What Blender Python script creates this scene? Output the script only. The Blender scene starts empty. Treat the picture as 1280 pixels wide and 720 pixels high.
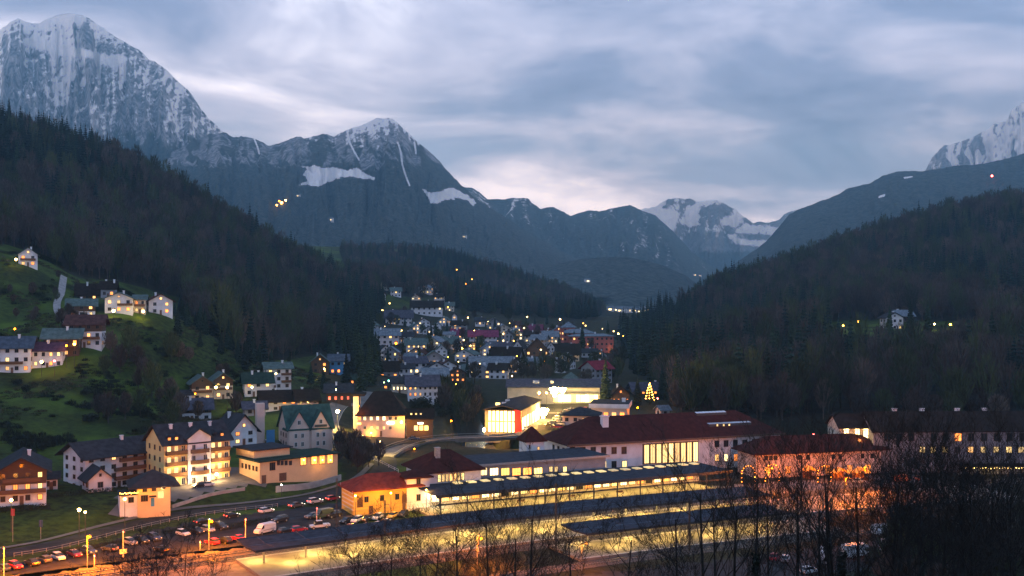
import bpy, bmesh, math, random
import numpy as np
from mathutils import Vector, Matrix
R = math.radians
random.seed(7); rng = np.random.default_rng(11)
sc = bpy.context.scene
COL = sc.collection

# ------------------------------------------------------------------ camera
F = 1280.0; HOR = 380.0; CZ = 56.0           # focal length in photo pixels, horizon row, eye height
cam = bpy.data.cameras.new('camera'); camo = bpy.data.objects.new('camera', cam); COL.objects.link(camo)
camo.location = (0, 0, CZ); camo.rotation_euler = (R(90), 0, 0)
cam.sensor_width = 36; cam.lens = 36; cam.shift_y = (HOR - 360) / 1280
cam.clip_start = 0.5; cam.clip_end = 90000
sc.camera = camo

# ------------------------------------------------------------------ sky, sun, exposure
world = bpy.data.worlds.new('World'); sc.world = world; world.use_nodes = True
SUN_EL, SUN_AZ = 6.0, 215.0
def build_world():
    nt = world.node_tree; N = nt.nodes; L = nt.links; N.clear()
    out = N.new('ShaderNodeOutputWorld'); bg = N.new('ShaderNodeBackground'); L.new(bg.outputs[0], out.inputs[0])
    sky = N.new('ShaderNodeTexSky'); sky.sky_type = 'NISHITA'; sky.sun_disc = False
    sky.sun_elevation = R(SUN_EL); sky.sun_rotation = R(SUN_AZ); sky.altitude = 600; sky.air_density = 1.3; sky.dust_density = 1.5; sky.ozone_density = 3
    skm = N.new('ShaderNodeVectorMath'); skm.operation = 'SCALE'; skm.inputs['Scale'].default_value = 0.07
    L.new(sky.outputs[0], skm.inputs[0])
    tc = N.new('ShaderNodeTexCoord'); sep = N.new('ShaderNodeSeparateXYZ'); L.new(tc.outputs['Generated'], sep.inputs[0])
    # cloud layer: directions projected on a high plane
    zc = N.new('ShaderNodeMath'); zc.operation = 'MAXIMUM'; L.new(sep.outputs[2], zc.inputs[0]); zc.inputs[1].default_value = 0.0
    za = N.new('ShaderNodeMath'); za.operation = 'ADD'; L.new(zc.outputs[0], za.inputs[0]); za.inputs[1].default_value = 0.23
    dx = N.new('ShaderNodeMath'); dx.operation = 'DIVIDE'; L.new(sep.outputs[0], dx.inputs[0]); L.new(za.outputs[0], dx.inputs[1])
    dy = N.new('ShaderNodeMath'); dy.operation = 'DIVIDE'; L.new(sep.outputs[1], dy.inputs[0]); L.new(za.outputs[0], dy.inputs[1])
    cb = N.new('ShaderNodeCombineXYZ'); L.new(dx.outputs[0], cb.inputs[0]); L.new(dy.outputs[0], cb.inputs[1])
    def layer(scale, rot, sx, sy, off, detail, dist, rough=0.55):
        mp = N.new('ShaderNodeMapping'); mp.inputs['Rotation'].default_value = (0, 0, R(rot)); mp.inputs['Scale'].default_value = (sx, sy, 1)
        mp.inputs['Location'].default_value = off; L.new(cb.outputs[0], mp.inputs[0])
        n = N.new('ShaderNodeTexNoise'); n.inputs['Scale'].default_value = scale; n.inputs['Detail'].default_value = detail
        n.inputs['Roughness'].default_value = rough; n.inputs['Distortion'].default_value = dist
        L.new(mp.outputs[0], n.inputs['Vector']); return n.outputs['Fac']
    a = layer(0.75, -14, 0.55, 1.0, CL_OFF_A, 3.5, 0.35, 0.45)
    b = layer(2.3, -20, 0.75, 1.0, CL_OFF_B, 7, 0.5, 0.56)
    mm = N.new('ShaderNodeMath'); mm.operation = 'MULTIPLY_ADD'; L.new(b, mm.inputs[0]); mm.inputs[1].default_value = 0.60
    m2 = N.new('ShaderNodeMath'); m2.operation = 'MULTIPLY'; L.new(a, m2.inputs[0]); m2.inputs[1].default_value = 0.54
    L.new(m2.outputs[0], mm.inputs[2])
    # the overcast is thinner and paler towards the horizon
    hz = N.new('ShaderNodeMapRange'); L.new(zc.outputs[0], hz.inputs[0]); hz.inputs[1].default_value = 0.02; hz.inputs[2].default_value = 0.26
    hz.inputs[3].default_value = 0.165; hz.inputs[4].default_value = 0.0
    m3 = N.new('ShaderNodeMath'); m3.operation = 'ADD'; L.new(mm.outputs[0], m3.inputs[0]); L.new(hz.outputs[0], m3.inputs[1])
    rp = N.new('ShaderNodeValToRGB'); L.new(m3.outputs[0], rp.inputs[0])
    e = rp.color_ramp.elements
    e[0].position = 0.455; e[0].color = (0.105, 0.16, 0.31, 1)
    e[1].position = 0.735; e[1].color = (0.74, 0.90, 1.20, 1)
    k = e.new(0.545); k.color = (0.17, 0.245, 0.44, 1)
    k = e.new(0.64); k.color = (0.37, 0.465, 0.71, 1)
    mix = N.new('ShaderNodeMix'); mix.data_type = 'RGBA'; mix.inputs[0].default_value = 0.93
    L.new(skm.outputs[0], mix.inputs[6]); L.new(rp.outputs[0], mix.inputs[7])
    L.new(mix.outputs[2], bg.inputs[0]); bg.inputs[1].default_value = SKY_STRENGTH
SKY_STRENGTH = 1.15
CL_OFF_A = (4.4, 8.8, 0); CL_OFF_B = (7.1, 3.2, 0)
build_world()
sun = bpy.data.lights.new('sun', 'SUN'); sun.energy = 0.08; sun.angle = R(30); sun.color = (0.86, 0.92, 1.0)
suno = bpy.data.objects.new('sun', sun); COL.objects.link(suno)
suno.rotation_euler = (R(90 - SUN_EL), 0, R(180 - SUN_AZ))
vs = sc.view_settings; vs.view_transform = 'Standard'; vs.look = 'None'; vs.exposure = 0.62; vs.gamma = 1.0; vs.use_curve_mapping = False
sc.render.engine = 'CYCLES'
cy = sc.cycles; cy.use_denoising = True; cy.max_bounces = 5; cy.diffuse_bounces = 2; cy.glossy_bounces = 2; cy.transmission_bounces = 2
cy.volume_bounces = 0; cy.transparent_max_bounces = 4; cy.use_light_tree = True; cy.sample_clamp_indirect = 4.0
cy.use_adaptive_sampling = True; cy.adaptive_threshold = 0.012
cy.caustics_reflective = False; cy.caustics_refractive = False

# ------------------------------------------------------------------ helpers
def W(px, py, Y):                      # photo pixel + distance -> point of the place
    return ((px - 640) / F * Y, Y, CZ - (py - HOR) / F * Y)
def G(px, py, z=0.0):                  # photo pixel on a level z -> point
    Y = (CZ - z) * F / (py - HOR); return ((px - 640) / F * Y, Y)
def prj(x, y, z): return 640 + x / y * F, HOR + (CZ - z) / y * F

MATS = {}
def mat(name, col, rough=0.8, var=0.25, scale=1.0, bump=0.0, bscale=None, metal=0.0, emit=None, estr=0.0, col2=None, spec=0.3, stretch=(1, 1, 1), inst=0.0):
    if name in MATS: return MATS[name]
    m = bpy.data.materials.new(name); m.use_nodes = True; MATS[name] = m
    nt = m.node_tree; N = nt.nodes; L = nt.links; b = N['Principled BSDF']
    b.inputs['Roughness'].default_value = rough; b.inputs['Metallic'].default_value = metal
    b.inputs['Specular IOR Level'].default_value = spec
    tc = N.new('ShaderNodeTexCoord'); mp = N.new('ShaderNodeMapping'); mp.inputs['Scale'].default_value = stretch
    L.new(tc.outputs['Object'], mp.inputs[0])
    n = N.new('ShaderNodeTexNoise'); n.inputs['Scale'].default_value = scale; n.inputs['Detail'].default_value = 5
    L.new(mp.outputs[0], n.inputs['Vector'])
    rp = N.new('ShaderNodeValToRGB'); L.new(n.outputs['Fac'], rp.inputs[0])
    c2 = col2 or tuple(c * (1 + var) for c in col)
    c1 = col if col2 else tuple(c * (1 - var) for c in col)
    rp.color_ramp.elements[0].position = 0.32; rp.color_ramp.elements[0].color = (*c1, 1)
    rp.color_ramp.elements[1].position = 0.68; rp.color_ramp.elements[1].color = (*c2, 1)
    if inst:
        oi = N.new('ShaderNodeObjectInfo'); mr = N.new('ShaderNodeMapRange'); L.new(oi.outputs['Random'], mr.inputs[0]); mr.inputs[3].default_value = 1 - inst; mr.inputs[4].default_value = 1 + inst
        sc_ = N.new('ShaderNodeVectorMath'); sc_.operation = 'SCALE'; L.new(rp.outputs[0], sc_.inputs[0]); L.new(mr.outputs[0], sc_.inputs['Scale']); L.new(sc_.outputs[0], b.inputs['Base Color'])
    else: L.new(rp.outputs[0], b.inputs['Base Color'])
    if bump:
        bn = N.new('ShaderNodeTexNoise'); bn.inputs['Scale'].default_value = bscale or scale * 4; bn.inputs['Detail'].default_value = 4
        L.new(mp.outputs[0], bn.inputs['Vector'])
        bp = N.new('ShaderNodeBump'); bp.inputs['Strength'].default_value = bump; bp.inputs['Distance'].default_value = 0.2
        L.new(bn.outputs['Fac'], bp.inputs['Height']); L.new(bp.outputs[0], b.inputs['Normal'])
    if emit:
        b.inputs['Emission Color'].default_value = (*emit, 1); b.inputs['Emission Strength'].default_value = estr
        oi = N.new('ShaderNodeObjectInfo'); mr = N.new('ShaderNodeMapRange'); L.new(oi.outputs['Random'], mr.inputs[0]); mr.inputs[3].default_value = estr * .45; mr.inputs[4].default_value = estr * 1.5; L.new(mr.outputs[0], b.inputs['Emission Strength'])
        if hasattr(m, 'cycles'): m.cycles.emission_sampling = 'NONE'
    return m

class MB:
    def __init__(s): s.v = []; s.f = []
    def add(s, vs, fs):
        o = len(s.v); s.v += [tuple(v) for v in vs]; s.f += [tuple(i + o for i in f) for f in fs]; return s
    def box(s, x0, x1, y0, y1, z0, z1):
        return s.add([(x0,y0,z0),(x1,y0,z0),(x1,y1,z0),(x0,y1,z0),(x0,y0,z1),(x1,y0,z1),(x1,y1,z1),(x0,y1,z1)],
                     [(0,3,2,1),(4,5,6,7),(0,1,5,4),(1,2,6,5),(2,3,7,6),(3,0,4,7)])
    def prism(s, prof, x0, x1, axis='x'):
        n = len(prof); P = (lambda a, p: (a, p[0], p[1])) if axis == 'x' else (lambda a, p: (p[0], a, p[1]))
        vs = [P(x0, p) for p in prof] + [P(x1, p) for p in prof]
        fs = [tuple(range(n))[::-1], tuple(range(n, 2 * n))] + [(i, (i + 1) % n, n + (i + 1) % n, n + i) for i in range(n)]
        return s.add(vs, fs)
    def tube(s, pts, rad, n=6, cap=True):
        if not isinstance(rad, (list, tuple)): rad = [rad] * len(pts)
        rings = []; vs = []; fs = []
        for i, p in enumerate(pts):
            p = Vector(p); a = Vector(pts[max(i - 1, 0)]); b = Vector(pts[min(i + 1, len(pts) - 1)])
            d = (b - a).normalized(); u = d.cross(Vector((0, 0, 1)) if abs(d.z) < .9 else Vector((1, 0, 0))).normalized(); w = d.cross(u)
            for k in range(n):
                t = 2 * math.pi * k / n; vs.append(p + (u * math.cos(t) + w * math.sin(t)) * rad[i])
        for i in range(len(pts) - 1):
            for k in range(n):
                a = i * n + k; b = i * n + (k + 1) % n; fs.append((a, b, b + n, a + n))
        if cap: fs.append(tuple(range(n))[::-1]); fs.append(tuple(range((len(pts) - 1) * n, len(pts) * n)))
        return s.add(vs, fs)
    def ball(s, c, r, seg=8, rings=6, sz=1.0):
        vs = [(c[0], c[1], c[2] - r * sz)]; fs = []
        for i in range(1, rings):
            ph = -math.pi / 2 + math.pi * i / rings
            for k in range(seg):
                t = 2 * math.pi * k / seg; vs.append((c[0] + r * math.cos(ph) * math.cos(t), c[1] + r * math.cos(ph) * math.sin(t), c[2] + r * math.sin(ph) * sz))
        vs.append((c[0], c[1], c[2] + r * sz)); top = len(vs) - 1
        for k in range(seg):
            fs.append((0, 1 + (k + 1) % seg, 1 + k)); fs.append((top, top - seg + k, top - seg + (k + 1) % seg))
        for i in range(rings - 2):
            for k in range(seg):
                a = 1 + i * seg + k; b = 1 + i * seg + (k + 1) % seg; fs.append((a, b, b + seg, a + seg))
        return s.add(vs, fs)
    def mesh(s, name, m=None, smooth=False):
        me = bpy.data.meshes.new(name); me.from_pydata(s.v, [], s.f); me.update()
        if m: me.materials.append(m)
        if smooth: me.polygons.foreach_set('use_smooth', [True] * len(me.polygons))
        return me
    def build(s, name, m, parent=None, smooth=False):
        return obj(name, s.mesh(name, m, smooth), parent)
def obj(name, me, parent=None, loc=None, rotz=0.0):
    o = bpy.data.objects.new(name, me); COL.objects.link(o)
    if parent: o.parent = parent
    if loc is not None: o.location = loc
    if rotz: o.rotation_euler.z = rotz
    return o
def tag(o, label, cat, group=None):
    o['label'] = label; o['category'] = cat
    if group: o['group'] = group
    return o
def empty(name, loc, rotz=0.0, label=None, cat=None, group=None):
    o = obj(name, None, None, loc, rotz); o.empty_display_size = 0.5
    if label: tag(o, label, cat, group)
    return o
def struct(o): o['kind'] = 'structure'; return o
def stuff(o): o['kind'] = 'stuff'; return o
def fastmesh(name, V, Q, m, smooth=True, attrs=None):
    me = bpy.data.meshes.new(name); nq = len(Q)
    me.vertices.add(len(V)); me.vertices.foreach_set('co', V.astype(np.float32).ravel())
    me.loops.add(nq * 4); me.loops.foreach_set('vertex_index', Q.astype(np.int32).ravel())
    me.polygons.add(nq); me.polygons.foreach_set('loop_start', np.arange(0, nq * 4, 4, dtype=np.int32))
    me.update(calc_edges=True)
    if smooth: me.polygons.foreach_set('use_smooth', np.ones(nq, dtype=bool))
    for k, a in (attrs or {}).items():
        at = me.attributes.new(k, 'FLOAT', 'POINT'); at.data.foreach_set('value', a.astype(np.float32).ravel())
    me.materials.append(m); return me
def gridq(nr, nc):
    i = np.arange(nr * nc).reshape(nr, nc)
    return np.stack([i[:-1, :-1], i[:-1, 1:], i[1:, 1:], i[1:, :-1]], -1).reshape(-1, 4)

# value noise
def _h(ix, iy, seed):
    n = (ix.astype(np.int64) * 374761393 + iy.astype(np.int64) * 668265263 + seed * 144665) & 0xffffffff
    n = ((n ^ (n >> 13)) * 1274126177) & 0xffffffff
    n = ((n ^ (n >> 16)) * 2246822519) & 0xffffffff
    return ((n ^ (n >> 15)) & 0xffff) / 65535.0
def vnoise(x, y, seed=0):
    x = np.asarray(x, float); y = np.asarray(y, float)
    ix = np.floor(x); iy = np.floor(y); fx = x - ix; fy = y - iy
    fx = fx * fx * fx * (fx * (fx * 6 - 15) + 10); fy = fy * fy * fy * (fy * (fy * 6 - 15) + 10)
    a = _h(ix, iy, seed); b = _h(ix + 1, iy, seed); c = _h(ix, iy + 1, seed); d = _h(ix + 1, iy + 1, seed)
    return (a + (b - a) * fx) * (1 - fy) + (c + (d - c) * fx) * fy
def fbm(x, y, o=5, seed=0, gain=0.5):
    r = 0; a = 1.0; t = 0
    for i in range(o):
        r = r + a * vnoise(x * 2 ** i + 17.3 * i, y * 2 ** i - 9.1 * i, seed + i); t += a; a *= gain
    return r / t
def ridged(x, y, o=5, seed=0, gain=0.55):
    r = 0; a = 1.0; t = 0
    for i in range(o):
        r = r + a * (1 - np.abs(2 * vnoise(x * 2 ** i + 7.7 * i, y * 2 ** i + 3.1 * i, seed + i) - 1)); t += a; a *= gain
    return r / t
def inpoly(px, py, poly):
    px = np.asarray(px); py = np.asarray(py); r = np.zeros(px.shape, bool); n = len(poly)
    for i in range(n):
        x0, y0 = poly[i]; x1, y1 = poly[(i + 1) % n]
        if y0 == y1: continue
        c = ((y0 > py) != (y1 > py)) & (px < (x1 - x0) * (py - y0) / (y1 - y0) + x0); r ^= c
    return r
def pdist(x, y, poly, closed=True):
    d = np.full(np.shape(x), 1e9); n = len(poly)
    for i in range(n if closed else n - 1):
        ax, ay = poly[i]; bx, by = poly[(i + 1) % n]; dx, dy = bx - ax, by - ay
        t = np.clip(((x - ax) * dx + (y - ay) * dy) / (dx * dx + dy * dy + 1e-9), 0, 1)
        d = np.minimum(d, np.hypot(x - ax - t * dx, y - ay - t * dy))
    return d
def catmull(pts, step):
    P = [np.array(p, float) for p in pts]; out = []
    for i in range(len(P) - 1):
        p0 = P[max(i - 1, 0)]; p1 = P[i]; p2 = P[i + 1]; p3 = P[min(i + 2, len(P) - 1)]
        n = max(2, int(np.linalg.norm(p2 - p1) / step))
        for k in range(n):
            t = k / n
            out.append(0.5 * ((2 * p1) + (-p0 + p2) * t + (2 * p0 - 5 * p1 + 4 * p2 - p3) * t * t + (-p0 + 3 * p1 - 3 * p2 + p3) * t ** 3))
    out.append(P[-1]); return np.array(out)

# ------------------------------------------------------------------ table of ordinary houses
# label, x0, x1, base, eave, ridge (photo pixels of the facade), distance, yaw, depth, roof, wall, roofing, options
H = []
def h(label, x0, x1, base, eave, ridge, Y, yaw, depth, roof, wall, roofm, name='house', **o):
    H.append(dict(label=label, x0=x0, x1=x1, base=base, eave=eave, ridge=ridge, Y=Y, yaw=yaw, depth=depth, roof=roof, wall=wall, roofm=roofm, name=name, o=o))
# meadow hamlet on the left
h('white house with green-grey roof alone at the top of the meadow', 23, 47, 333, 318, 310, 520, 25, 11, 'g', 'white', 'teal', fl=2, nc=2, lit=.8, balc=[(1, .1, .9)])
h('dark wooden barn house with low white base behind the hamlet', 96, 122, 376, 367, 355, 515, 20, 10, 'p', 'wood', 'brown', fl=1, nc=3, lit=.2)
h('small dark house with white chimney behind the hamlet', 126, 144, 372, 360, 352, 510, 15, 8, 'p', 'greywall', 'brown', fl=1, nc=2, lit=.6, chim=2)
h('wooden house with pale green roof and white base beside the path', 85, 119, 396, 381, 374, 470, 22, 9, 'p', 'white', 'teal', fl=2, nc=3, lit=.5, wood=.55)
h('white hamlet house with green roof and dark balcony', 131, 166, 391, 373, 366, 475, 15, 10, 'g', 'white', 'teal', fl=2, nc=3, lit=.6, balc=[(1, .45, 1)])
h('narrow white house with pale roof between two hamlet houses', 167, 182, 392, 374, 369, 482, 15, 9, 'p', 'cream', 'teal', fl=2, nc=2, lit=.7, balc=[(1, .05, .95)])
h('white house with brown roof at the right end of the hamlet', 186, 216, 393, 376, 368, 490, 28, 10, 'g', 'white', 'redbrown', fl=2, nc=2, lit=.4)
h('three-storey white house with reddish roof above the lit guest house', 84, 127, 434, 404, 394, 420, 12, 10, 'p', 'white', 'redbrown', fl=3, nc=4, lit=.3, wood=.35, balc=[(1, .05, .95)])
h('dark wooden guest house with grey-green roof and bright lamp', 55, 99, 447, 421, 411, 412, 14, 9, 'p', 'wood', 'teal', fl=2, nc=4, lit=.5, balc=[(1, .3, .95)])
h('white house with blue-grey roof at the left edge of the hamlet', -8, 38, 466, 433, 421, 400, 15, 10, 'p', 'white', 'bluegrey', fl=3, nc=4, lit=.35, balc=[(1, .05, .8)])
h('white house with purple roof and lit ground floor', 40, 78, 460, 437, 428, 406, 12, 9, 'p', 'white', 'purple', fl=2, nc=4, lit=.5)
# hotel row
h('big dark wooden chalet with lit balconies at the lower left', -4, 58, 630, 588, 570, 266, 24, 17, 'g', 'white', 'slate', name='chalet', fl=3, nc=4, lit=.4, wood=.42, balc=[(1, 0, 1), (2, .12, .88)], gover=2.2)
h('low white annex beside the big dark chalet', 56, 72, 612, 598, 590, 285, 24, 7, 'p', 'white', 'slate', fl=1, nc=2, lit=0)
h('white hotel with slate roof and wooden balconies on its right half', 108, 190, 610, 566, 548, 300, 50, 13, 'p', 'white', 'slate', name='hotel', fl=4, nc=6, lit=.06, balc=[(1, .42, .98), (2, .42, .98), (3, .5, .95)], hip=0)
h('small dark gabled house in front of the white hotel', 111, 140, 614, 598, 585, 283, 35, 8, 'g', 'white', 'slate', fl=1, nc=1, lit=0)
h('dark-roofed white house behind the yellow balcony hotel', 289, 321, 556, 537, 518, 345, 40, 12, 'g', 'white', 'slate', fl=2, nc=2, lit=.5)
h('white twin-roofed chalet with green roof and two lamps', 240, 266, 502, 479, 470, 440, 25, 12, 'g', 'cream', 'teal', fl=2, nc=2, lit=.5, wood=.3, balc=[(1, .05, .95)])
h('right half of the twin chalet with its own green gable', 267, 291, 499, 475, 466, 446, 25, 12, 'g', 'cream', 'teal', fl=2, nc=2, lit=.5, wood=.3, balc=[(1, .05, .95)])
h('tiny white annex left of the twin chalet', 228, 240, 503, 493, 488, 436, 20, 6, 'p', 'white', 'slate', fl=1, nc=1, lit=.5)
h('white house with violet-grey roof below the twin chalet', 228, 264, 526, 510, 498, 408, 20, 10, 'p', 'white', 'violet', fl=2, nc=3, lit=0, wood=.4)
h('white house with dark green roof left of the tall white block', 306, 340, 495, 477, 466, 452, 20, 10, 'p', 'white', 'green', fl=2, nc=3, lit=.3, chim=2)
h('tall white block with balconies and pale roof on the slope', 333, 364, 487, 460, 453, 472, 22, 10, 'p', 'white', 'teal', fl=3, nc=3, lit=.15, balc=[(1, .6, 1), (2, .6, 1)])
h('brown-roofed house with one bright attic window', 328, 372, 514, 500, 488, 425, 18, 11, 'p', 'white', 'brown', fl=2, nc=4, lit=.3)
h('pale house adjoining the brown-roofed house', 372, 398, 514, 499, 487, 424, 22, 10, 'p', 'pink', 'brown', fl=2, nc=3, lit=0, wood=.3)
h('small grey-roofed shed house above the green-roofed villa', 306, 332, 519, 510, 502, 400, 20, 8, 'p', 'greywall', 'violet', fl=1, nc=2, lit=0)
h('dark house with grey-green roof in front of the trees', 389, 411, 467, 452, 443, 550, 10, 10, 'g', 'wood', 'teal', fl=2, nc=2, lit=.4)
h('house with bright blue side wall and lit windows', 412, 435, 468, 450, 443, 560, 10, 9, 'p', 'blue', 'bluegrey', fl=2, nc=3, lit=.6)
h('low tavern with glowing red front above the road bend', 408, 439, 504, 489, 480, 452, 10, 9, 'p', 'wood', 'slate', fl=1, nc=4, lit=1, name='tavern', litc='red')
h('small dark-green roofed hut between tavern and trees', 429, 444, 482, 474, 469, 520, 10, 7, 'p', 'wood', 'green', fl=1, nc=2, lit=.4)
# town, front rows
h('white apartment house with grey roof above the dark trees', 510, 547, 505, 481, 469, 500, 8, 12, 'p', 'white', 'violet', fl=3, nc=6, lit=.3, name='apartment_house')
h('small shop with glowing awnings beside the white apartment house', 490, 509, 491, 478, 471, 512, 8, 8, 'p', 'cream', 'slate', fl=1, nc=4, lit=1, litc='hot', name='shop')
h('white house with pale metal roof behind the apartment house', 530, 559, 494, 469, 460, 562, 8, 10, 'p', 'white', 'paleblue', fl=3, nc=4, lit=.1)
h('brown chalet glowing orange right of the pale metal roof', 562, 582, 478, 466, 460, 590, 5, 9, 'g', 'wood', 'brown', fl=2, nc=3, lit=.9, litc='orange')
h('low grey-roofed house under the teal lamp', 478, 494, 487, 481, 476, 540, 10, 7, 'p', 'greywall', 'slate', fl=1, nc=2, lit=.3)
h('dark-roofed town house with red sign', 474, 498, 471, 462, 452, 620, 10, 10, 'p', 'greywall', 'brown', fl=2, nc=3, lit=.3, litc='orange')
h('small white town house between two dark roofs', 499, 517, 468, 460, 455, 630, 5, 8, 'p', 'white', 'slate', fl=1, nc=3, lit=.2)
h('dark wooden house with blue-grey roof in the town', 504, 523, 456, 450, 442, 680, -20, 9, 'p', 'wood', 'paleblue', fl=1, nc=3, lit=.2)
h('town house with grey-green cross gables', 529, 556, 457, 448, 439, 690, 8, 10, 'g', 'greywall', 'teal', fl=1, nc=3, lit=.3)
h('white gabled house with dark heart-shaped attic opening', 475, 489, 450, 438, 432, 720, 20, 10, 'g', 'white', 'slate', fl=2, nc=2, lit=0)
h('grey balcony wing right of the white gabled house', 490, 501, 450, 440, 436, 726, 10, 9, 'p', 'greywall', 'slate', fl=2, nc=2, lit=.2, balc=[(1, 0, 1)])
h('white town house with grey-green roof and lit upper windows', 508, 533, 442, 430, 423, 760, 8, 10, 'p', 'white', 'teal', fl=2, nc=4, lit=.7)
h('pale gabled house right of the lit white town house', 545, 559, 446, 438, 431, 742, 10, 10, 'g', 'white', 'teal', fl=2, nc=2, lit=0)
h('low house with broad grey roof behind the pale gable', 543, 572, 433, 428, 421, 800, 5, 10, 'p', 'greywall', 'teal', fl=1, nc=4, lit=.2)
h('white terraced building with pale blue roof on the town slope', 470, 499, 431, 418, 411, 785, 8, 11, 'p', 'white', 'paleblue', fl=2, nc=4, lit=.1)
h('white building with long balcony beside the pale blue roof', 500, 516, 428, 420, 415, 790, 8, 9, 'p', 'white', 'slate', fl=2, nc=3, lit=.1, balc=[(1, 0, 1)])
h('tiny white house with dark windows in the middle of the town', 555, 568, 424, 418, 415, 845, 0, 8, 'p', 'white', 'paleblue', fl=1, nc=3, lit=0)
h('house with small pink roof left of the long magenta roof', 564, 579, 423, 418, 411, 862, 0, 9, 'p', 'cream', 'magenta', fl=1, nc=2, lit=.3)
h('long pale building with magenta roof above the golden lights', 587, 621, 431, 419.5, 413, 885, 3, 11, 'p', 'white', 'magenta', fl=2, nc=6, lit=.05)
h('market building glowing with golden lights in the town', 580, 605, 442, 434, 428, 810, 0, 10, 'g', 'cream', 'brown', fl=2, nc=5, lit=1, litc='gold', name='market_building')
h('lit wing right of the golden market building', 606, 622, 438, 431.5, 427, 820, 0, 9, 'p', 'cream', 'bluegrey', fl=1, nc=6, lit=1, litc='hot')
h('house with broad dark roof and white end gable', 613, 647, 451, 446, 434, 742, -18, 12, 'p', 'greywall', 'brown', fl=1, nc=4, lit=.2)
h('tall pale gabled house behind the broad dark roof', 641, 653, 449, 434, 426, 760, -15, 12, 'g', 'white', 'slate', fl=2, nc=2, lit=0)
h('long white building with grey roof and lit windows in the town centre', 588, 637, 465, 453.5, 446, 690, -3, 11, 'p', 'white', 'paleblue', fl=2, nc=8, lit=.5)
h('low grey-roofed building in front of the long white building', 579, 603, 471, 462, 456, 662, 0, 9, 'p', 'greywall', 'teal', fl=1, nc=5, lit=.2)
h('dark brown chalet with wide gable and white panels', 657, 686, 452, 438, 423, 765, 0, 12, 'g', 'wood', 'brown', fl=2, nc=4, lit=.2, balc=[(1, .05, .95)])
h('house with salmon pink roof and greenish lights', 652, 676, 419, 413, 406, 1000, -10, 11, 'p', 'cream', 'magenta', fl=1, nc=4, lit=.7)
h('grey-roofed lit house left of the red school', 679, 697, 429, 420, 414, 865, 0, 10, 'p', 'cream', 'paleblue', fl=2, nc=4, lit=.7)
h('tall pale house right of the brown chalet', 684, 693, 445, 434, 428, 790, 0, 10, 'g', 'white', 'slate', fl=2, nc=2, lit=.2)
h('long pale block with dark roof and square windows below the school', 693, 724, 452, 441, 430, 800, 0, 12, 'p', 'cream', 'brown', fl=2, nc=7, lit=.2, name='apartment_house')
h('small white house right of the long pale block', 727, 745, 447, 440, 436, 815, 0, 8, 'p', 'white', 'slate', fl=1, nc=3, lit=.1)
h('long red school block with flat pale roof', 715, 767, 440, 420, 417, 880, 8, 14, 'h', 'red', 'paleblue', fl=3, nc=9, lit=.16, name='school_building')
h('upper red school wing with pale roof', 704, 742, 427, 416, 411, 920, 4, 14, 'h', 'red', 'paleblue', fl=2, nc=7, lit=.1, name='school_building')
h('red tower with pale pyramid roof behind the school', 704, 719, 428, 409, 402, 945, 4, 11, 'y', 'red', 'paleblue', fl=3, nc=3, lit=0, name='tower')
h('red gabled wing with lit windows left of the school', 692, 705, 427, 413, 408, 906, 0, 10, 'g', 'red', 'paleblue', fl=2, nc=4, lit=.7, name='school_building')
h('white tower block with crimson roof and open loggias', 745, 765, 479, 460, 451, 600, 42, 12, 'p', 'greywall', 'crimson', fl=3, nc=4, lit=0, lc=3, name='apartment_house', endwall='white')
h('little green-roofed house in front of the crimson roof', 708, 722, 479, 473, 465, 570, 5, 8, 'y', 'greywall', 'teal', fl=1, nc=2, lit=0)
h('domed chalet with row of red-lit windows behind the station', 765, 787, 506, 493, 482, 520, 0, 11, 'g', 'wood', 'brown', fl=1, nc=4, lit=1, litc='orange')
h('long low grey shed at the foot of the dark wood', 793, 838, 494, 487, 478, 560, 8, 12, 'p', 'wood', 'violet', fl=1, nc=6, lit=.3, litc='orange', name='shed')
h('small white hut beside the dark wood', 826, 837, 521, 512, 507, 470, 20, 5, 'p', 'white', 'paleblue', fl=1, nc=1, lit=0, name='hut')
h('dark hip-roofed house with pink wall behind the station roof', 703, 746, 530, 519, 508, 432, -8, 12, 'y', 'pink', 'slate', fl=1, nc=4, lit=.2)
# upper town
h('long house with pale roof, dark gable and glowing right end', 482, 515, 406, 396, 388, 1000, 6, 12, 'p', 'white', 'violet', fl=2, nc=7, lit=.3)
h('wide dark-roofed house with white end block above the town', 514, 553, 394, 383, 376, 1085, 3, 14, 'p', 'white', 'brown', fl=2, nc=6, lit=.12)
h('tiny white house alone under the wide dark roof', 543, 551, 412, 407, 403, 960, 0, 7, 'g', 'white', 'paleblue', fl=1, nc=1, lit=0)
h('tiny white lit house at the edge of the upper wood', 565, 571, 399, 395, 392, 1040, 0, 6, 'g', 'white', 'slate', fl=1, nc=1, lit=1)
h('small white house behind the long magenta roof', 594, 606, 407, 401, 397, 1010, 0, 8, 'p', 'white', 'slate', fl=1, nc=3, lit=.3)
h('leftmost white house of the row high above the town', 476, 486, 352, 348, 345, 1340, 0, 9, 'p', 'white', 'paleblue', fl=1, nc=3, lit=.2)
h('second white house of the row high above the town', 487, 496, 351, 346.5, 343.5, 1350, 0, 9, 'g', 'white', 'paleblue', fl=1, nc=2, lit=.2)
h('third white house of the row high above the town', 498, 511, 353, 349, 346.5, 1345, 0, 9, 'p', 'white', 'paleblue', fl=1, nc=4, lit=.2)
h('rightmost lit house of the row high above the town', 515, 530, 355, 350, 347, 1340, 0, 9, 'p', 'white', 'paleblue', fl=1, nc=4, lit=.7)
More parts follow.
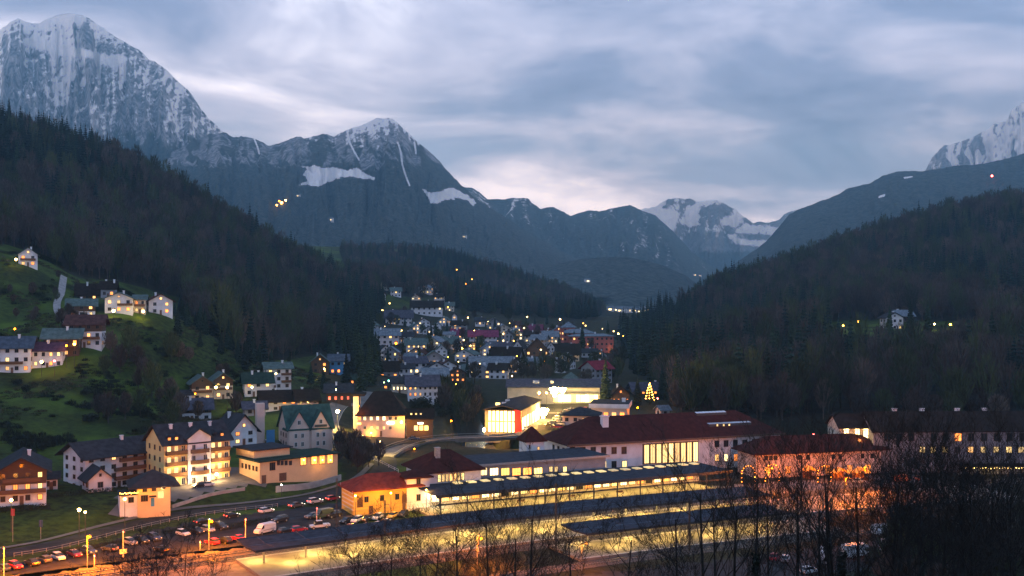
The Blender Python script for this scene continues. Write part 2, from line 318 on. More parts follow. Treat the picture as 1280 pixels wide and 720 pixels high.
# right slope
h('white farmhouse on the small meadow of the right-hand slope', 1108, 1129, 413, 397, 391, 700, 5, 10, 'g', 'white', 'slate', fl=2, nc=3, lit=.3, name='farmhouse')
h('grey barn roof behind the white farmhouse', 1122, 1142, 404, 394, 388, 730, 10, 9, 'p', 'wood', 'paleblue', fl=1, nc=1, lit=0, name='barn')

TRK = R(25.5)                                 # heading of tracks and platforms
cT, sT = math.cos(TRK), math.sin(TRK)
def UV0(u, v, z=0.0): return (u * cT - v * sT, u * sT + v * cT, z)
# the platforms lie on a curve: its middle line, by arc length (u = 42 at the tip of the long canopy)
_pc = catmull([(-240, 90), (-139, 162), (-56.5, 217.0), (-3.9, 248.4), (47.1, 272.4), (98, 292.0), (160, 312), (260, 338), (380, 362)], 1.0)
_pl = np.concatenate([[0], np.cumsum(np.hypot(*np.diff(_pc, axis=0).T))]); _pl = _pl - _pl[np.argmin(np.hypot(_pc[:, 0] + 56.5, _pc[:, 1] - 217.0))] + 42
_ph = np.unwrap(np.arctan2(np.gradient(_pc[:, 1]), np.gradient(_pc[:, 0]))); _ph = np.convolve(np.pad(_ph, 20, 'edge'), np.ones(41) / 41, 'valid')
def HD(u): return float(np.interp(u, _pl, _ph))
def UV(u, v, z=0.0):
    a = HD(u); x = float(np.interp(u, _pl, _pc[:, 0])); y = float(np.interp(u, _pl, _pc[:, 1])); d = v - 228.2
    return (x - d * math.sin(a), y + d * math.cos(a), z)
def pxUV(px, py, z=0.0):
    x, y = G(px, py, z); return (x * cT + y * sT, -x * sT + y * cT)

# ------------------------------------------------------------------ terrain
CP = []
def cp(px, py, Y): CP.append(W(px, py, Y))
def cz(px, py, z): x, y = G(px, py, z); CP.append((x, y, z))
for d in H:
    x, y, z = W((d['x0'] + d['x1']) / 2, d['base'], d['Y']); CP.append((x, y, z))
for p in [(150,634,3),(240,615,3),(290,607,3.3),(350,600,3.4),(420,592,3),(60,632,3),(0,640,3),(100,608,4),(380,562,5),(300,557,7),(480,562,3),(440,560,3.2),(475,546,4.5),(540,556,3),
          (640,541,2.5),(600,548,2.5),(700,516,4),(748,508,4.5),(660,520,3.6),(445,532,5),(425,520,7),(440,508,9)]: cz(*p)
for p in [(60,565,330),(60,505,370),(130,525,368),(200,525,378),(180,462,430),(240,445,470),(280,432,570),(80,345,540),(10,380,470),(130,470,405),
          (370,470,520),(440,455,620),(420,430,800),(300,400,700),(200,350,700),(100,320,700),(660,500,540),(820,522,440),(900,505,450),(1000,522,425),(1100,517,425),(1250,520,420),
          (1050,410,690),(1200,410,700),(1285,420,660),(960,455,600),(860,470,600),(780,470,650),(770,432,1000),(790,402,1500),(780,389,3500),(600,389,3000),(900,389,3000),(660,392,1250),(720,397,1300)]: cp(*p)
def sky_t(px, py, Y, hgt):
    x, y, z = W(px, py, Y); CP.append((x, y, z - hgt))
for p in [(-150,120,850),(0,142,900),(50,160,930),(100,168,980),(150,182,1000),(200,203,1050),(250,238,1100),(290,268,1150),(330,295,1200),(400,330,1300),(440,348,1350),(480,372,1400)]: sky_t(*p, 22)
for p in [(800,404,1000),(850,378,1100),(930,336,1200),(1000,313,1250),(1100,277,1300),(1200,252,1350),(1280,243,1350),(1400,215,1350)]: sky_t(*p, 22)
for p in [(1100,350,950),(1200,335,950),(1000,385,850),(1290,330,950),(900,425,800)]: sky_t(*p, 12)
for p in [(430,298,2050),(500,300,2050),(560,308,2000),(640,330,1900),(700,352,1850),(760,386,1850)]: sky_t(*p, 20)
CP += [(-420,350,75),(-420,200,60),(-260,180,15),(420,350,40),(420,180,25),(-800,900,270),(800,1300,220),(800,700,100),(700,400,80),(0,3800,36),(-1500,3800,330),(1500,3800,220),
       (-1400,2200,330),(-900,2600,220),(1400,2200,260),(-900,1500,240),(-500,1700,150),(900,1800,200),(400,2000,60),(150,2300,40)]
for X in (-260, -120, 0, 120, 260): CP += [(X, -60, 66), (X, 0, 52), (X, 70, 26), (X, 130, 8), (X, 165, 1.5), (X * .9, 190, 0)]
for u in range(-40, 300, 40):
    for v in (190, 215, 245): CP.append(UV(u, v))
CP = np.array(CP)
keep = [0]
for i in range(1, len(CP)):
    if np.min(np.hypot(CP[keep, 0] - CP[i, 0], CP[keep, 1] - CP[i, 1])) > 5: keep.append(i)
CP = CP[keep]
_s = 500.0
def _U(r2): return np.where(r2 > 0, r2 * np.log(r2 + 1e-12), 0)
def tps_fit(P):
    n = len(P); x = P[:, :2] / _s
    K = _U(((x[:, None] - x[None]) ** 2).sum(-1)) + np.eye(n) * 2e-4
    A = np.zeros((n + 3, n + 3)); A[:n, :n] = K; A[:n, n] = 1; A[:n, n + 1:] = x; A[n, :n] = 1; A[n + 1:, :n] = x.T
    return x, np.linalg.solve(A, np.concatenate([P[:, 2], [0, 0, 0]]))
TX, TW = tps_fit(CP)
FLAT = [(-150,200),(-116,231),(-98,262),(-84,277),(-62,297),(-50,318),(-20,345),(30,372),(130,395),(300,425),(330,250),(160,200),(60,192),(-60,196)]
RIVER = [(-40,620),(-26,540),(-19,470),(-14,420),(-8,392),(20,388),(80,400),(160,425),(300,470)]
def ter(x, y):
    x = np.atleast_1d(np.asarray(x, float)); y = np.atleast_1d(np.asarray(y, float)); sh = x.shape
    q = np.stack([x.ravel(), y.ravel()], -1) / _s; out = np.empty(len(q)); n = len(TX)
    for i in range(0, len(q), 20000):
        c = q[i:i + 20000]; r2 = ((c[:, None] - TX[None]) ** 2).sum(-1); out[i:i + 20000] = _U(r2) @ TW[:n] + TW[n] + c @ TW[n + 1:]
    z = out.reshape(sh)
    far = np.clip((y - 500) / 600, 0, 1)
    z = z + far * 9 * (fbm(x / 70, y / 70, 4, 3) - .5) + 1.0 * np.clip((y - 300) / 60, 0, 1) * (fbm(x / 14, y / 14, 3, 5) - .5)
    m = inpoly(x, y, FLAT); d = pdist(x, y, FLAT); k = np.where(m, 1, np.clip(1 - d / 16, 0, 1)); k = k * k * (3 - 2 * k)
    z = z * (1 - k)
    rd = pdist(x, y, RIVER, False); rk = np.clip((13 - rd) / 6, 0, 1); rk = rk * rk * (3 - 2 * rk)
    return z * (1 - rk) + np.minimum(z, -3.2 + .01 * (y - 390)) * rk
def tz(x, y): return float(ter(np.array([x]), np.array([y]))[0])

# pixel outlines of the woods on the near slopes (ground under the trees)
WOOD_L = [(-200,140),(0,160),(100,186),(200,222),(330,305),(480,380),(472,402),(462,440),(448,470),(410,440),(372,448),(330,452),(300,448),(275,428),(240,398),(222,372),(150,352),(100,348),(78,338),(50,318),(10,306),(-200,300)]
WOOD_R = [(790,408),(850,388),(930,348),(1000,326),(1100,292),(1200,268),(1400,240),(1400,535),(1180,525),(1000,530),(900,516),(845,512),(800,470),(780,440),(775,415)]
WOOD_M = [(425,315),(500,316),(560,322),(640,345),(700,365),(760,390),(740,400),(690,398),(640,394),(590,390),(560,384),(548,372),(470,372),(440,375)]
MEADOW_R = [(1030,402),(1110,400),(1220,402),(1240,416),(1230,440),(1180,452),(1090,456),(1050,446),(1030,420)]
GRASS = [(0,300),(120,330),(290,440),(300,500),(230,540),(0,620)]
def wood_mask(x, y, z):
    px, py = prj(x, y, z)
    l = inpoly(px, py, WOOD_L) & (y > 380); r = inpoly(px, py, WOOD_R) & ~inpoly(px, py, MEADOW_R) & (y > 400); m = inpoly(px, py, WOOD_M) & (y > 1150)
    return l, r, m
def build_ground():
    ys = [-80.0]
    while ys[-1] < 4200:
        y = ys[-1]; ys.append(y + (5 if y < 180 else 2.6 if y < 420 else 2.6 + (y - 420) * .0125))
    ys = np.array(ys); nc = 300; s = np.linspace(-1, 1, nc); s = s * (0.72 + 0.28 * s * s)
    Yg = np.repeat(ys[:, None], nc, 1); Xg = s[None] * (190 + .62 * np.maximum(Yg, 0))
    Zg = ter(Xg, Yg)
    l, r, m = wood_mask(Xg, np.maximum(Yg, 1), Zg)
    wd = (l | r | m).astype(float)
    px, py = prj(Xg, np.maximum(Yg, 1), Zg)
    town = inpoly(px, py, [(405,395),(480,385),(800,385),(800,480),(1400,560),(1400,760),(560,760),(600,620),(520,580),(430,600),(400,520)]) | ((Yg < 200))
    wd = np.maximum(wd, town * .85)
    V = np.stack([Xg, Yg, Zg], -1).reshape(-1, 3)
    gm = bpy.data.materials.new('ground'); gm.use_nodes = True; nt = gm.node_tree; N = nt.nodes; L = nt.links; b = N['Principled BSDF']
    b.inputs['Roughness'].default_value = 0.95; b.inputs['Specular IOR Level'].default_value = 0.1
    tc = N.new('ShaderNodeTexCoord')
    def noise(sc_, det):
        n = N.new('ShaderNodeTexNoise'); n.inputs['Scale'].default_value = sc_; n.inputs['Detail'].default_value = det; L.new(tc.outputs['Object'], n.inputs['Vector']); return n.outputs['Fac']
    def ramp(f, p0, c0, p1, c1):
        r_ = N.new('ShaderNodeValToRGB'); L.new(f, r_.inputs[0]); e = r_.color_ramp.elements; e[0].position = p0; e[0].color = (*c0, 1); e[1].position = p1; e[1].color = (*c1, 1); return r_.outputs[0]
    def mixc(f, a, bb):
        x_ = N.new('ShaderNodeMix'); x_.data_type = 'RGBA'
        L.new(f, x_.inputs[0]); L.new(a, x_.inputs[6]); L.new(bb, x_.inputs[7]); return x_.outputs[2]
    g1 = ramp(noise(.05, 7), .38, (.012, .020, .006), .60, (.068, .112, .014))
    g2 = ramp(noise(.5, 6), .35, (.012, .016, .006), .62, (.045, .066, .013))
    gf = ramp(noise(.013, 4), .42, (0, 0, 0), .6, (1, 1, 1))
    g = mixc(gf, g1, g2)
    w = ramp(noise(.25, 6), .3, (.010, .010, .008), .7, (.028, .025, .018))
    at = N.new('ShaderNodeAttribute'); at.attribute_name = 'wood'
    L.new(mixc(at.outputs['Fac'], g, w), b.inputs['Base Color'])
    bp = N.new('ShaderNodeBump'); bp.inputs['Strength'].default_value = .6; bp.inputs['Distance'].default_value = .5; L.new(noise(.8, 5), bp.inputs['Height']); L.new(bp.outputs[0], b.inputs['Normal'])
    struct(obj('ground', fastmesh('ground', V, gridq(len(ys), nc), gm, True, {'wood': wd})))
build_ground()

# ------------------------------------------------------------------ mountains
def mtn_mat(name, rock1, rock2, tree1, tree2, snow, tscale=.05):
    m = bpy.data.materials.new(name); m.use_nodes = True; nt = m.node_tree; N = nt.nodes; L = nt.links; b = N['Principled BSDF']
    b.inputs['Roughness'].default_value = .9; b.inputs['Specular IOR Level'].default_value = .1
    tc = N.new('ShaderNodeTexCoord')
    def noise(sc_, det, st=(1, 1, 1)):
        mp = N.new('ShaderNodeMapping'); mp.inputs['Scale'].default_value = st; L.new(tc.outputs['Object'], mp.inputs[0])
        n = N.new('ShaderNodeTexNoise'); n.inputs['Scale'].default_value = sc_; n.inputs['Detail'].default_value = det; n.inputs['Roughness'].default_value = .6; L.new(mp.outputs[0], n.inputs['Vector']); return n.outputs['Fac']
    def ramp(f, p0, c0, p1, c1):
        r_ = N.new('ShaderNodeValToRGB'); L.new(f, r_.inputs[0]); e = r_.color_ramp.elements; e[0].position = p0; e[0].color = (*c0, 1); e[1].position = p1; e[1].color = (*c1, 1); return r_.outputs[0]
    def mixc(f, a, bb):
        x_ = N.new('ShaderNodeMix'); x_.data_type = 'RGBA'; L.new(f, x_.inputs[0]); L.new(a, x_.inputs[6]); L.new(bb, x_.inputs[7]); return x_.outputs[2]
    def attr(n): a = N.new('ShaderNodeAttribute'); a.attribute_name = n; return a.outputs['Fac']
    def sharpen(f, nz, amt, lo, hi):
        a = N.new('ShaderNodeMath'); a.operation = 'MULTIPLY_ADD'; L.new(nz, a.inputs[0]); a.inputs[1].default_value = amt; L.new(f, a.inputs[2])
        s_ = N.new('ShaderNodeMapRange'); s_.interpolation_type = 'SMOOTHSTEP'; L.new(a.outputs[0], s_.inputs[0]); s_.inputs[1].default_value = lo + amt / 2; s_.inputs[2].default_value = hi + amt / 2; return s_.outputs[0]
    rock = ramp(noise(.03, 9, (1, 1, .4)), .41, rock1, .59, rock2)  # wide tonal contrast paints in rock shading that the flat light lacks
    tree = ramp(noise(tscale, 7), .40, tree1, .62, tree2)
    fm = sharpen(attr('forest'), noise(.02, 8), .8, .42, .58)
    c = mixc(fm, rock, tree)
    sm = sharpen(attr('snow'), noise(.032, 9, (1, 1, .32)), 1.0, .40, .60)
    sn = N.new('ShaderNodeRGB'); sn.outputs[0].default_value = (*snow, 1)
    L.new(mixc(sm, c, sn.outputs[0]), b.inputs['Base Color'])
    bp = N.new('ShaderNodeBump'); bp.inputs['Strength'].default_value = 1.0; bp.inputs['Distance'].default_value = 28; L.new(noise(.03, 9), bp.inputs['Height']); L.new(bp.outputs[0], b.inputs['Normal'])
    return m
SNOW = (.90, .92, .95)
M_ROCK = mtn_mat('rock_snow_slope', (.075, .09, .115), (.36, .385, .42), (.012, .024, .024), (.072, .088, .082), SNOW)  # this and next: tones paler and bluer, some haze painted in
M_WOODED = mtn_mat('wooded_slope', (.07, .08, .085), (.15, .16, .17), (.012, .026, .027), (.070, .090, .086), SNOW)
M_FAR = mtn_mat('far_snow_slope', (.12, .13, .15), (.22, .23, .26), (.03, .04, .04), (.06, .06, .06), (.86, .88, .92))

def mountain(name, ridge, D, foot_py, Df, m, ncol, nrow, spur=(60, .5), amp=.10, jag=1.0, prof=1.25, snow=None, forest=None, seed=0, spurs=True):
    rp = np.array(ridge, float); px = np.linspace(rp[0, 0], rp[-1, 0], ncol); py = np.interp(px, rp[:, 0], rp[:, 1])
    py = py - jag * (ridged(px / 9, px * 0, 4, seed + 50) - .55) * 3.0
    fp = np.interp(px, [p[0] for p in foot_py], [p[1] for p in foot_py]) if isinstance(foot_py, list) else np.full(ncol, float(foot_py))
    nb = 8; t = np.concatenate([np.linspace(0, 1, nrow), 1 + np.linspace(.06, .6, nb)])
    T = t[:, None]; PX = np.repeat(px[None], len(t), 0)
    Tc = np.minimum(T, 1)
    zr = CZ - (py - HOR) / F * D; zf = CZ - (fp - HOR) / F * Df
    Dd = Df + (D - Df) * Tc ** .92 + np.maximum(T - 1, 0) * D * .35
    Z = zf[None] + (zr - zf)[None] * Tc ** prof - np.maximum(T - 1, 0) * (zr - zf)[None] * 1.5
    # spurs and gullies
    hgt = np.maximum((zr - zf)[None], 50)
    w = px[None] / spur[0]; warp = (fbm(w * 1.3, T * 2.2, 3, seed + 9) - .5) * 1.2
    n1 = ridged(w + warp, T * spur[1] * 2, 5, seed) - .55
    env = np.sin(np.pi * np.clip(Tc, 0, 1) ** 1.15) ** .6 * (T <= 1)
    n2 = fbm(PX / (spur[0] * .16), T * 9, 4, seed + 21) - .5
    Z = Z + hgt * amp * (n1 * 1.3 + n2 * .6) * env
    Dd = Dd - D * .03 * n1 * env
    X = (PX - 640) / F * Dd
    V = np.stack([X, Dd, Z], -1)
    # slope
    gz = np.gradient(Z, axis=0); gy = np.gradient(Dd, axis=0) + 1e-6; steep = np.abs(gz) / (np.abs(gz) + np.abs(gy))
    PP, QQ = prj(X, Dd, Z)
    a_s = snow(PP, QQ, T + 0 * PP, n1, steep, Z) if snow else np.zeros_like(Z)
    a_f = forest(PP, QQ, T + 0 * PP, n1, steep, Z) if forest else np.zeros_like(Z)
    nr = len(t)
    return struct(obj(name, fastmesh(name, V.reshape(-1, 3), gridq(nr, ncol), m, True, {'snow': np.clip(a_s, 0, 1), 'forest': np.clip(a_f, 0, 1)})))
def soft(px, py, poly, r): # soft polygon mask
    ins = inpoly(px, py, poly); d = pdist(px, py, poly); return np.where(ins, .5 + np.clip(d / r, 0, 1) * .5, .5 - np.clip(d / r, 0, 1) * .5)
def streaks(px, t, seed, f=7.0):
    return fbm(px / f + 1.8 * (fbm(px / 40, t * 5, 3, seed + 5) - .5) * 4, t * 4.5, 4, seed)

# snow patches, as the photo shows them on the flanks
BENCH = [(22,52),(45,40),(62,48),(80,55),(100,58),(130,66),(160,70),(178,70),(150,80),(140,88),(128,80),(112,74),(95,72),(92,86),(84,70),(66,72),(52,62),(36,60)]
def snow_left(px, py, t, n, st, z):
    s = .6 * streaks(px, t, 40, 3.2) + .4 * streaks(px, t, 47, 10); hi = np.clip((170 - py) / 150, 0, 1)
    a = .31 + .32 * hi - .75 * n + 1.25 * (s - .5) + .5 * (fbm(px / 18, py / 3.0 + px * .12, 4, 141) - .5) + .5 * (fbm(px / 5, py / 5, 3, 149) - .5) + .30 * np.clip((60 - py) / 40, 0, 1)
    a = np.maximum(a, soft(px, py, BENCH, 10) * 1.15 - .1 + .5 * (s - .5))
    a -= .30 * soft(px, py, [(60,25),(85,22),(135,55),(160,66),(130,62),(95,52),(60,42)], 8)
    return a - .5 * np.clip((py - 165) / 40, 0, 1)
mountain('rocky_mountain', [(-260,120),(-160,84),(-90,60),(-40,46),(-10,42),(0,37),(7,33),(13,27),(22,23.5),(31,27),(40,30),(49,30),(56,25),(64,21),(72,19),(82,17),(98,17.5),(110,22),(125,32),(145,46),(165,58),(180,67),(186,74),(200,81),(210,88),(222,102),(235,112),(250,135),(265,152),(283,168),(300,180),(330,215),(380,262),(430,300)],
         6500, 330, 3300, M_ROCK, 620, 230, spur=(34, .55), amp=.13, jag=1.0, prof=1.5, snow=snow_left,
         forest=lambda px, py, t, n, st, z: np.clip((py - 160 + 14 * n) / 46, 0, 1) + .42 * np.clip((py - 95) / 90, 0, 1) * (streaks(px, t, 77, 9) > .5), seed=3)
SKI1 = [(368,232),(384,226),(378,218),(383,212),(376,208),(392,206),(402,209),(420,209),(436,213),(446,208),(455,215),(470,222),(468,225),(448,224),(436,221),(424,223),(414,227),(398,234),(386,232)]
SKI2 = [(527,236),(540,240),(556,237),(563,233),(574,237),(584,243),(597,254),(590,257),(583,250),(570,249),(556,251),(546,254),(537,254),(534,246)]
def snow_jen(px, py, t, n, st, z):
    s = .6 * streaks(px, t, 60, 2.8) + .4 * streaks(px, t, 67, 9); k = np.clip((232 - py) / 70, 0, 1) * np.clip((px - 320) / 60, 0, 1)
    a = .10 + k * .47 + (1.4 * (s - .5) - .8 * n + .4 * (fbm(px / 18, py / 3.0 + px * .1, 4, 143) - .5) + .6 * (fbm(px / 4, py / 4, 3, 147) - .5)) * k - .3 * (1 - k)
    a = a + .25 * np.clip((172 - py) / 20, 0, 1) * (px > 440)
    for q in (SKI1, SKI2): a = np.maximum(a, np.clip(soft(px, py, q, 5) * 2.0 - .62 + .9 * (fbm(px / 3.5, py / 2.6, 4, 145) - .5), -1, 1.4))
    for gully in ([(434,163),(437,178),(443,190),(449,200)], [(497,178),(501,190),(503,206),(508,222),(512,232)], [(318,174),(322,184),(324,192)], [(518,178),(520,192)]):
        a = np.maximum(a, 1.15 - pdist(px, py, gully, False) / 1.6)
    return a
mountain('wooded_peak', [(180,210),(230,182),(262,168),(280,165),(292,171),(306.5,170),(320,174),(337,182.6),(357,176.5),(371,170),(381,174),(402,166.7),(418,170),(434,162),(450,158),(466,150),(471,147.5),(479,149),(487,147.5),(500,156.5),(519,175),(545.6,197.7),(561.5,216),(575,229.6),(583,236),(593,247),(620,264),(660,290),(700,312),(760,345)],
         5400, [(180,330),(400,350),(600,362),(760,372)], 2450, M_ROCK, 620, 210, spur=(42, .5), amp=.085, jag=.9, prof=1.18, snow=snow_jen,
         forest=lambda px, py, t, n, st, z: .45 + .9 * np.clip((py - 200) / 35, 0, 1) + .9 * (streaks(px, t, 91, 7) - .45) - .5 * np.clip((px - 380) / 60, 0, 1) * np.clip((185 - py) / 25, 0, 1), seed=12)
mountain('long_ridge', [(540,256),(562,240),(580,234),(590,234),(600,241),(609.5,249),(629,249),(645,247.5),(659,248),(675,261),(691.5,258.7),(714.5,270),(734,263),(750.6,264),(773.6,259),(786.7,256),(803,264),(819.5,269),(842.5,290.5),(865.5,315),(888,333),(905,343),(945,370)],
         7000, 378, 4200, M_WOODED, 420, 130, spur=(46, .5), amp=.12, jag=.8, prof=1.15,
         snow=lambda px, py, t, n, st, z: .22 + .9 * (streaks(px, t, 33, 6) - .55) + .16 * np.clip((285 - py) / 40, 0, 1),
         forest=lambda px, py, t, n, st, z: .75 + .8 * (streaks(px, t, 35, 9) - .5), seed=25)
def snow_far(px, py, t, n, st, z):
    s = streaks(px, t, 71, 8); f = fbm(px / 16, py / 12, 4, 88)
    a = .60 + 1.7 * (f - .5) + .7 * (s - .5) - 1.0 * np.clip((py - 288) / 25, 0, 1)
    a = np.maximum(a, soft(px, py, [(818,272),(835,262),(850,266),(845,280),(842,290),(830,285)], 6) * 1.4 - .1)
    return np.maximum(a, soft(px, py, [(900,286),(915,295),(935,300),(960,300),(975,282),(985,276),(975,300),(950,308),(920,305)], 6) * 1.3 - .15)
mountain('snowy_massif', [(690,285),(740,270),(780,266),(803,261),(813,260),(823,257),(829,252),(836,248),(846,248),(855.6,250),(862,248),(869,251.5),(880,252),(895,249.5),(903,253),(911,258),(920,262),(928,269),(941,279),(946,277),(951,276.5),(960.6,279),(974,275),(980,268),(987,264),(998,262),(1040,255),(1100,260),(1180,275)],
         8800, 372, 7400, M_FAR, 440, 120, spur=(26, .6), amp=.16, jag=.9, prof=1.1, snow=snow_far,
         forest=lambda px, py, t, n, st, z: np.clip((py - 300) / 30, 0, 1), seed=37)
mountain('right_snow_peak', [(1125,250),(1145,228),(1157,213),(1165,197),(1180,182),(1190,180),(1200,177),(1210,173),(1218,171),(1226,166),(1235,162),(1240,157),(1247,154),(1258,152),(1262,143),(1266,136),(1273,132),(1280,129),(1300,112),(1340,98),(1400,92),(1470,100),(1560,130)],
         8600, 262, 5400, M_ROCK, 360, 130, spur=(22, .55), amp=.14, jag=1.0, prof=1.3,
         snow=lambda px, py, t, n, st, z: .44 + 1.5 * (streaks(px, t, 19, 4) - .5) + 1.0 * (fbm(px / 8, py / 8, 4, 19) - .5) + .25 * np.clip((px - 1200) / 60, 0, 1) - .25 * (px < 1185), seed=44)
mountain('wooded_ridge', [(830,392),(860,373),(890,350),(915,332),(937,317),(956.6,303),(976,281),(987.5,267),(1004,259.5),(1024,252),(1046.5,244),(1060.6,235),(1086,229.7),(1103,220),(1122.5,214),(1153,214),(1173,211),(1193,207),(1224,205.5),(1252,200),(1280,192),(1340,170),(1450,135),(1560,120)],
         4700, 392, 2250, M_WOODED, 460, 150, spur=(60, .5), amp=.07, jag=.55, prof=1.1,
         snow=lambda px, py, t, n, st, z: np.maximum(-.2 + .5 * (streaks(px, t, 15, 6) - .5), np.maximum(soft(px, py, [(1128,221),(1140,219.5),(1143,221.5),(1130,224)], 1.5), soft(px, py, [(1097,245),(1107,242),(1106,246),(1098,248)], 1.5)) * 1.6 - .5),
         forest=lambda px, py, t, n, st, z: .9 + .3 * (streaks(px, t, 16, 9) - .5), seed=58)
mountain('rounded_hill', [(600,372),(640,350),(690,331),(730,323),(760,321),(790,322),(830,332),(860,346),(885,366),(905,386)],
         3500, 394, 2500, M_WOODED, 260, 70, spur=(50, .5), amp=.06, jag=.45, prof=.9, forest=lambda px, py, t, n, st, z: np.ones_like(px), seed=63)

# ------------------------------------------------------------------ trees
def bark(): return mat('bark', (.045, .038, .03), .95, .4, 3, .5)
NEEDLE = [mat('needles_a', (.010, .024, .016), .9, .5, .8, inst=.5), mat('needles_b', (.020, .036, .015), .9, .5, .8, inst=.5)]
TWIG = [mat('twigs_a', (.064, .048, .040), .95, .4, .7, inst=.5), mat('twigs_b', (.082, .060, .046), .95, .4, .7, inst=.5), mat('twigs_c', (.042, .052, .020), .95, .4, .7, inst=.5)]
LEAF = mat('evergreen_leaves', (.012, .018, .009), .85, .5, 1.2)
def conifer_crown(hh, rad, seed, whorls=15, per=9):
    r = random.Random(seed); mb = MB(); vs = []; fs = []
    for i in range(whorls):
        f = i / (whorls - 1); z = hh * (.08 + .90 * f); rr = rad * (1 - f) ** .82 * (1 if f > .06 else .75) + .18
        for k in range(per if f < .8 else max(5, per - 3)):
            a = 2 * math.pi * (k + .5 * (i % 2)) / per + r.uniform(-.3, .3); L_ = rr * r.uniform(.7, 1.12); dr = L_ * r.uniform(.22, .42)
            ca, sa = math.cos(a), math.sin(a); wd = L_ * r.uniform(.26, .4) + .15; o = len(vs); zz = z + r.uniform(-.4, .4)
            vs += [(0, 0, zz + .3), (ca * L_ * .55 - sa * wd, sa * L_ * .55 + ca * wd, zz - dr * .45), (ca * L_, sa * L_, zz - dr), (ca * L_ * .55 + sa * wd, sa * L_ * .55 - ca * wd, zz - dr * .45), (ca * L_ * .5, sa * L_ * .5, zz - dr * .9 - .8)]
            fs += [(o, o + 1, o + 2), (o, o + 2, o + 3), (o + 1, o + 4, o + 2), (o + 2, o + 4, o + 3)]
    o = len(vs); vs += [(.2, 0, hh * .9), (-.1, .17, hh * .9), (-.1, -.17, hh * .9), (0, 0, hh * 1.03)]; fs += [(o, o + 1, o + 3), (o + 1, o + 2, o + 3), (o + 2, o, o + 3)]
    mb.add(vs, fs); return mb
def bare_tree(hh, seed, depth=4, trunk=None, spread=.55, twig=.012, mb=None, straight=.0, nseg=3, first=.3, kids=(3, 4)):
    r = random.Random(seed); tr = MB(); br = MB()
    def grow(p, d, L_, rad, lev):
        pts = [p]; rr = [rad]; q = p.copy(); dd = d.copy()
        n = nseg if lev < 2 else 2
        for i in range(n):
            dd = (dd + Vector((r.uniform(-1, 1), r.uniform(-1, 1), r.uniform(-.3, .9))) * (.16 if lev else .05)).normalized(); q = q + dd * L_ / n
            pts.append(q.copy()); rr.append(rad * (1 - .72 * (i + 1) / n) if lev < depth else rad * .5)
        (tr if lev == 0 else br).tube(pts, rr, 6 if lev == 0 else 4 if lev == 1 else 3, cap=False)
        if lev >= depth: return
        nk = r.randint(*kids) + (3 if lev == 0 else 0)
        for k in range(nk):
            f = (first + (1 - first) * (k + r.random() * .7) / nk) if lev == 0 else r.uniform(.3, 1)
            idx = min(int(f * n), n - 1); base = pts[idx].lerp(pts[idx + 1], f * n - idx)
            ax = Vector((r.uniform(-1, 1), r.uniform(-1, 1), r.uniform(-.2, .4))).normalized(); side = (ax - dd * ax.dot(dd)).normalized()
            nd = (dd * (1 - spread) + side * spread * r.uniform(.7, 1.3) + Vector((0, 0, .25))).normalized()
            grow(base, nd, L_ * r.uniform(.42, .62) * (1.0 if lev else (1.05 - .5 * f)), max(rad * (.42 if lev == 0 else .55) * (1 - .5 * f), twig), lev + 1)
    grow(Vector((0, 0, -.5)), Vector((0, 0, 1)), hh * .86, trunk or hh * .014, 0)
    return tr, br
def fuzzy_crown(hh, rad, seed, n=170):
    # far broadleaf in winter: limbs and many thin upswept twigs through the crown
    r = random.Random(seed); mb = MB(); vs = []; fs = []
    for k in range(n):
        a = r.uniform(0, 6.283); q = r.random() ** .5; zc = r.uniform(.3, 1.0); env = math.sin(min(1, max(.05, (zc - .22) / .82)) * math.pi) ** .6
        x, y, z = math.cos(a) * q * rad * env, math.sin(a) * q * rad * env, hh * zc
        L_ = hh * r.uniform(.06, .15); dx, dy = math.cos(a + r.uniform(-.7, .7)) * q * .8, math.sin(a + r.uniform(-.7, .7)) * q * .8
        w = r.uniform(.10, .26); o = len(vs); b = r.uniform(0, 6.28); wx, wy = math.cos(b) * w, math.sin(b) * w
        vs += [(x * .72, y * .72, z - L_), (x + wx, y + wy, z), (x - wx, y - wy, z + .3), (x + dx * L_ * .6, y + dy * L_ * .6, z + L_)]
        fs += [(o, o + 1, o + 2), (o + 1, o + 3, o + 2)]
    mb.add(vs, fs)
    for k in range(6):
        a = k * 1.05 + r.uniform(-.3, .3); mb.tube([(0, 0, hh * .22), (math.cos(a) * rad * .5, math.sin(a) * rad * .5, hh * .55), (math.cos(a) * rad * .8, math.sin(a) * rad * .8, hh * .85)], [.22, .14, .05], 3, cap=False)
    mb.tube([(0, 0, -1), (0, 0, hh * .35), (.2, .1, hh * .8)], [.32, .24, .08], 4, cap=False)
    return mb
def leafy_crown(hh, rad, seed, n=900, leaf=.34):
    r = random.Random(seed); vs = []; fs = []
    lobes = [(r.uniform(-.5, .5) * rad, r.uniform(-.5, .5) * rad, hh * r.uniform(.35, .85), rad * r.uniform(.4, .7)) for _ in range(9)]
    for k in range(n):
        lx, ly, lz, lr = lobes[k % 9]; d = Vector((r.gauss(0, 1), r.gauss(0, 1), r.gauss(0, 1))).normalized() * lr * r.random() ** .4
        c = Vector((lx, ly, lz)) + d; u = Vector((r.gauss(0, 1), r.gauss(0, 1), r.gauss(0, 1))).normalized(); w = u.orthogonal().normalized(); L_ = leaf * r.uniform(.6, 1.4)
        o = len(vs); vs += [c - u * L_, c + w * L_ * .45, c + u * L_, c - w * L_ * .45]; fs.append((o, o + 1, o + 2, o + 3))
    return MB().add(vs, fs)

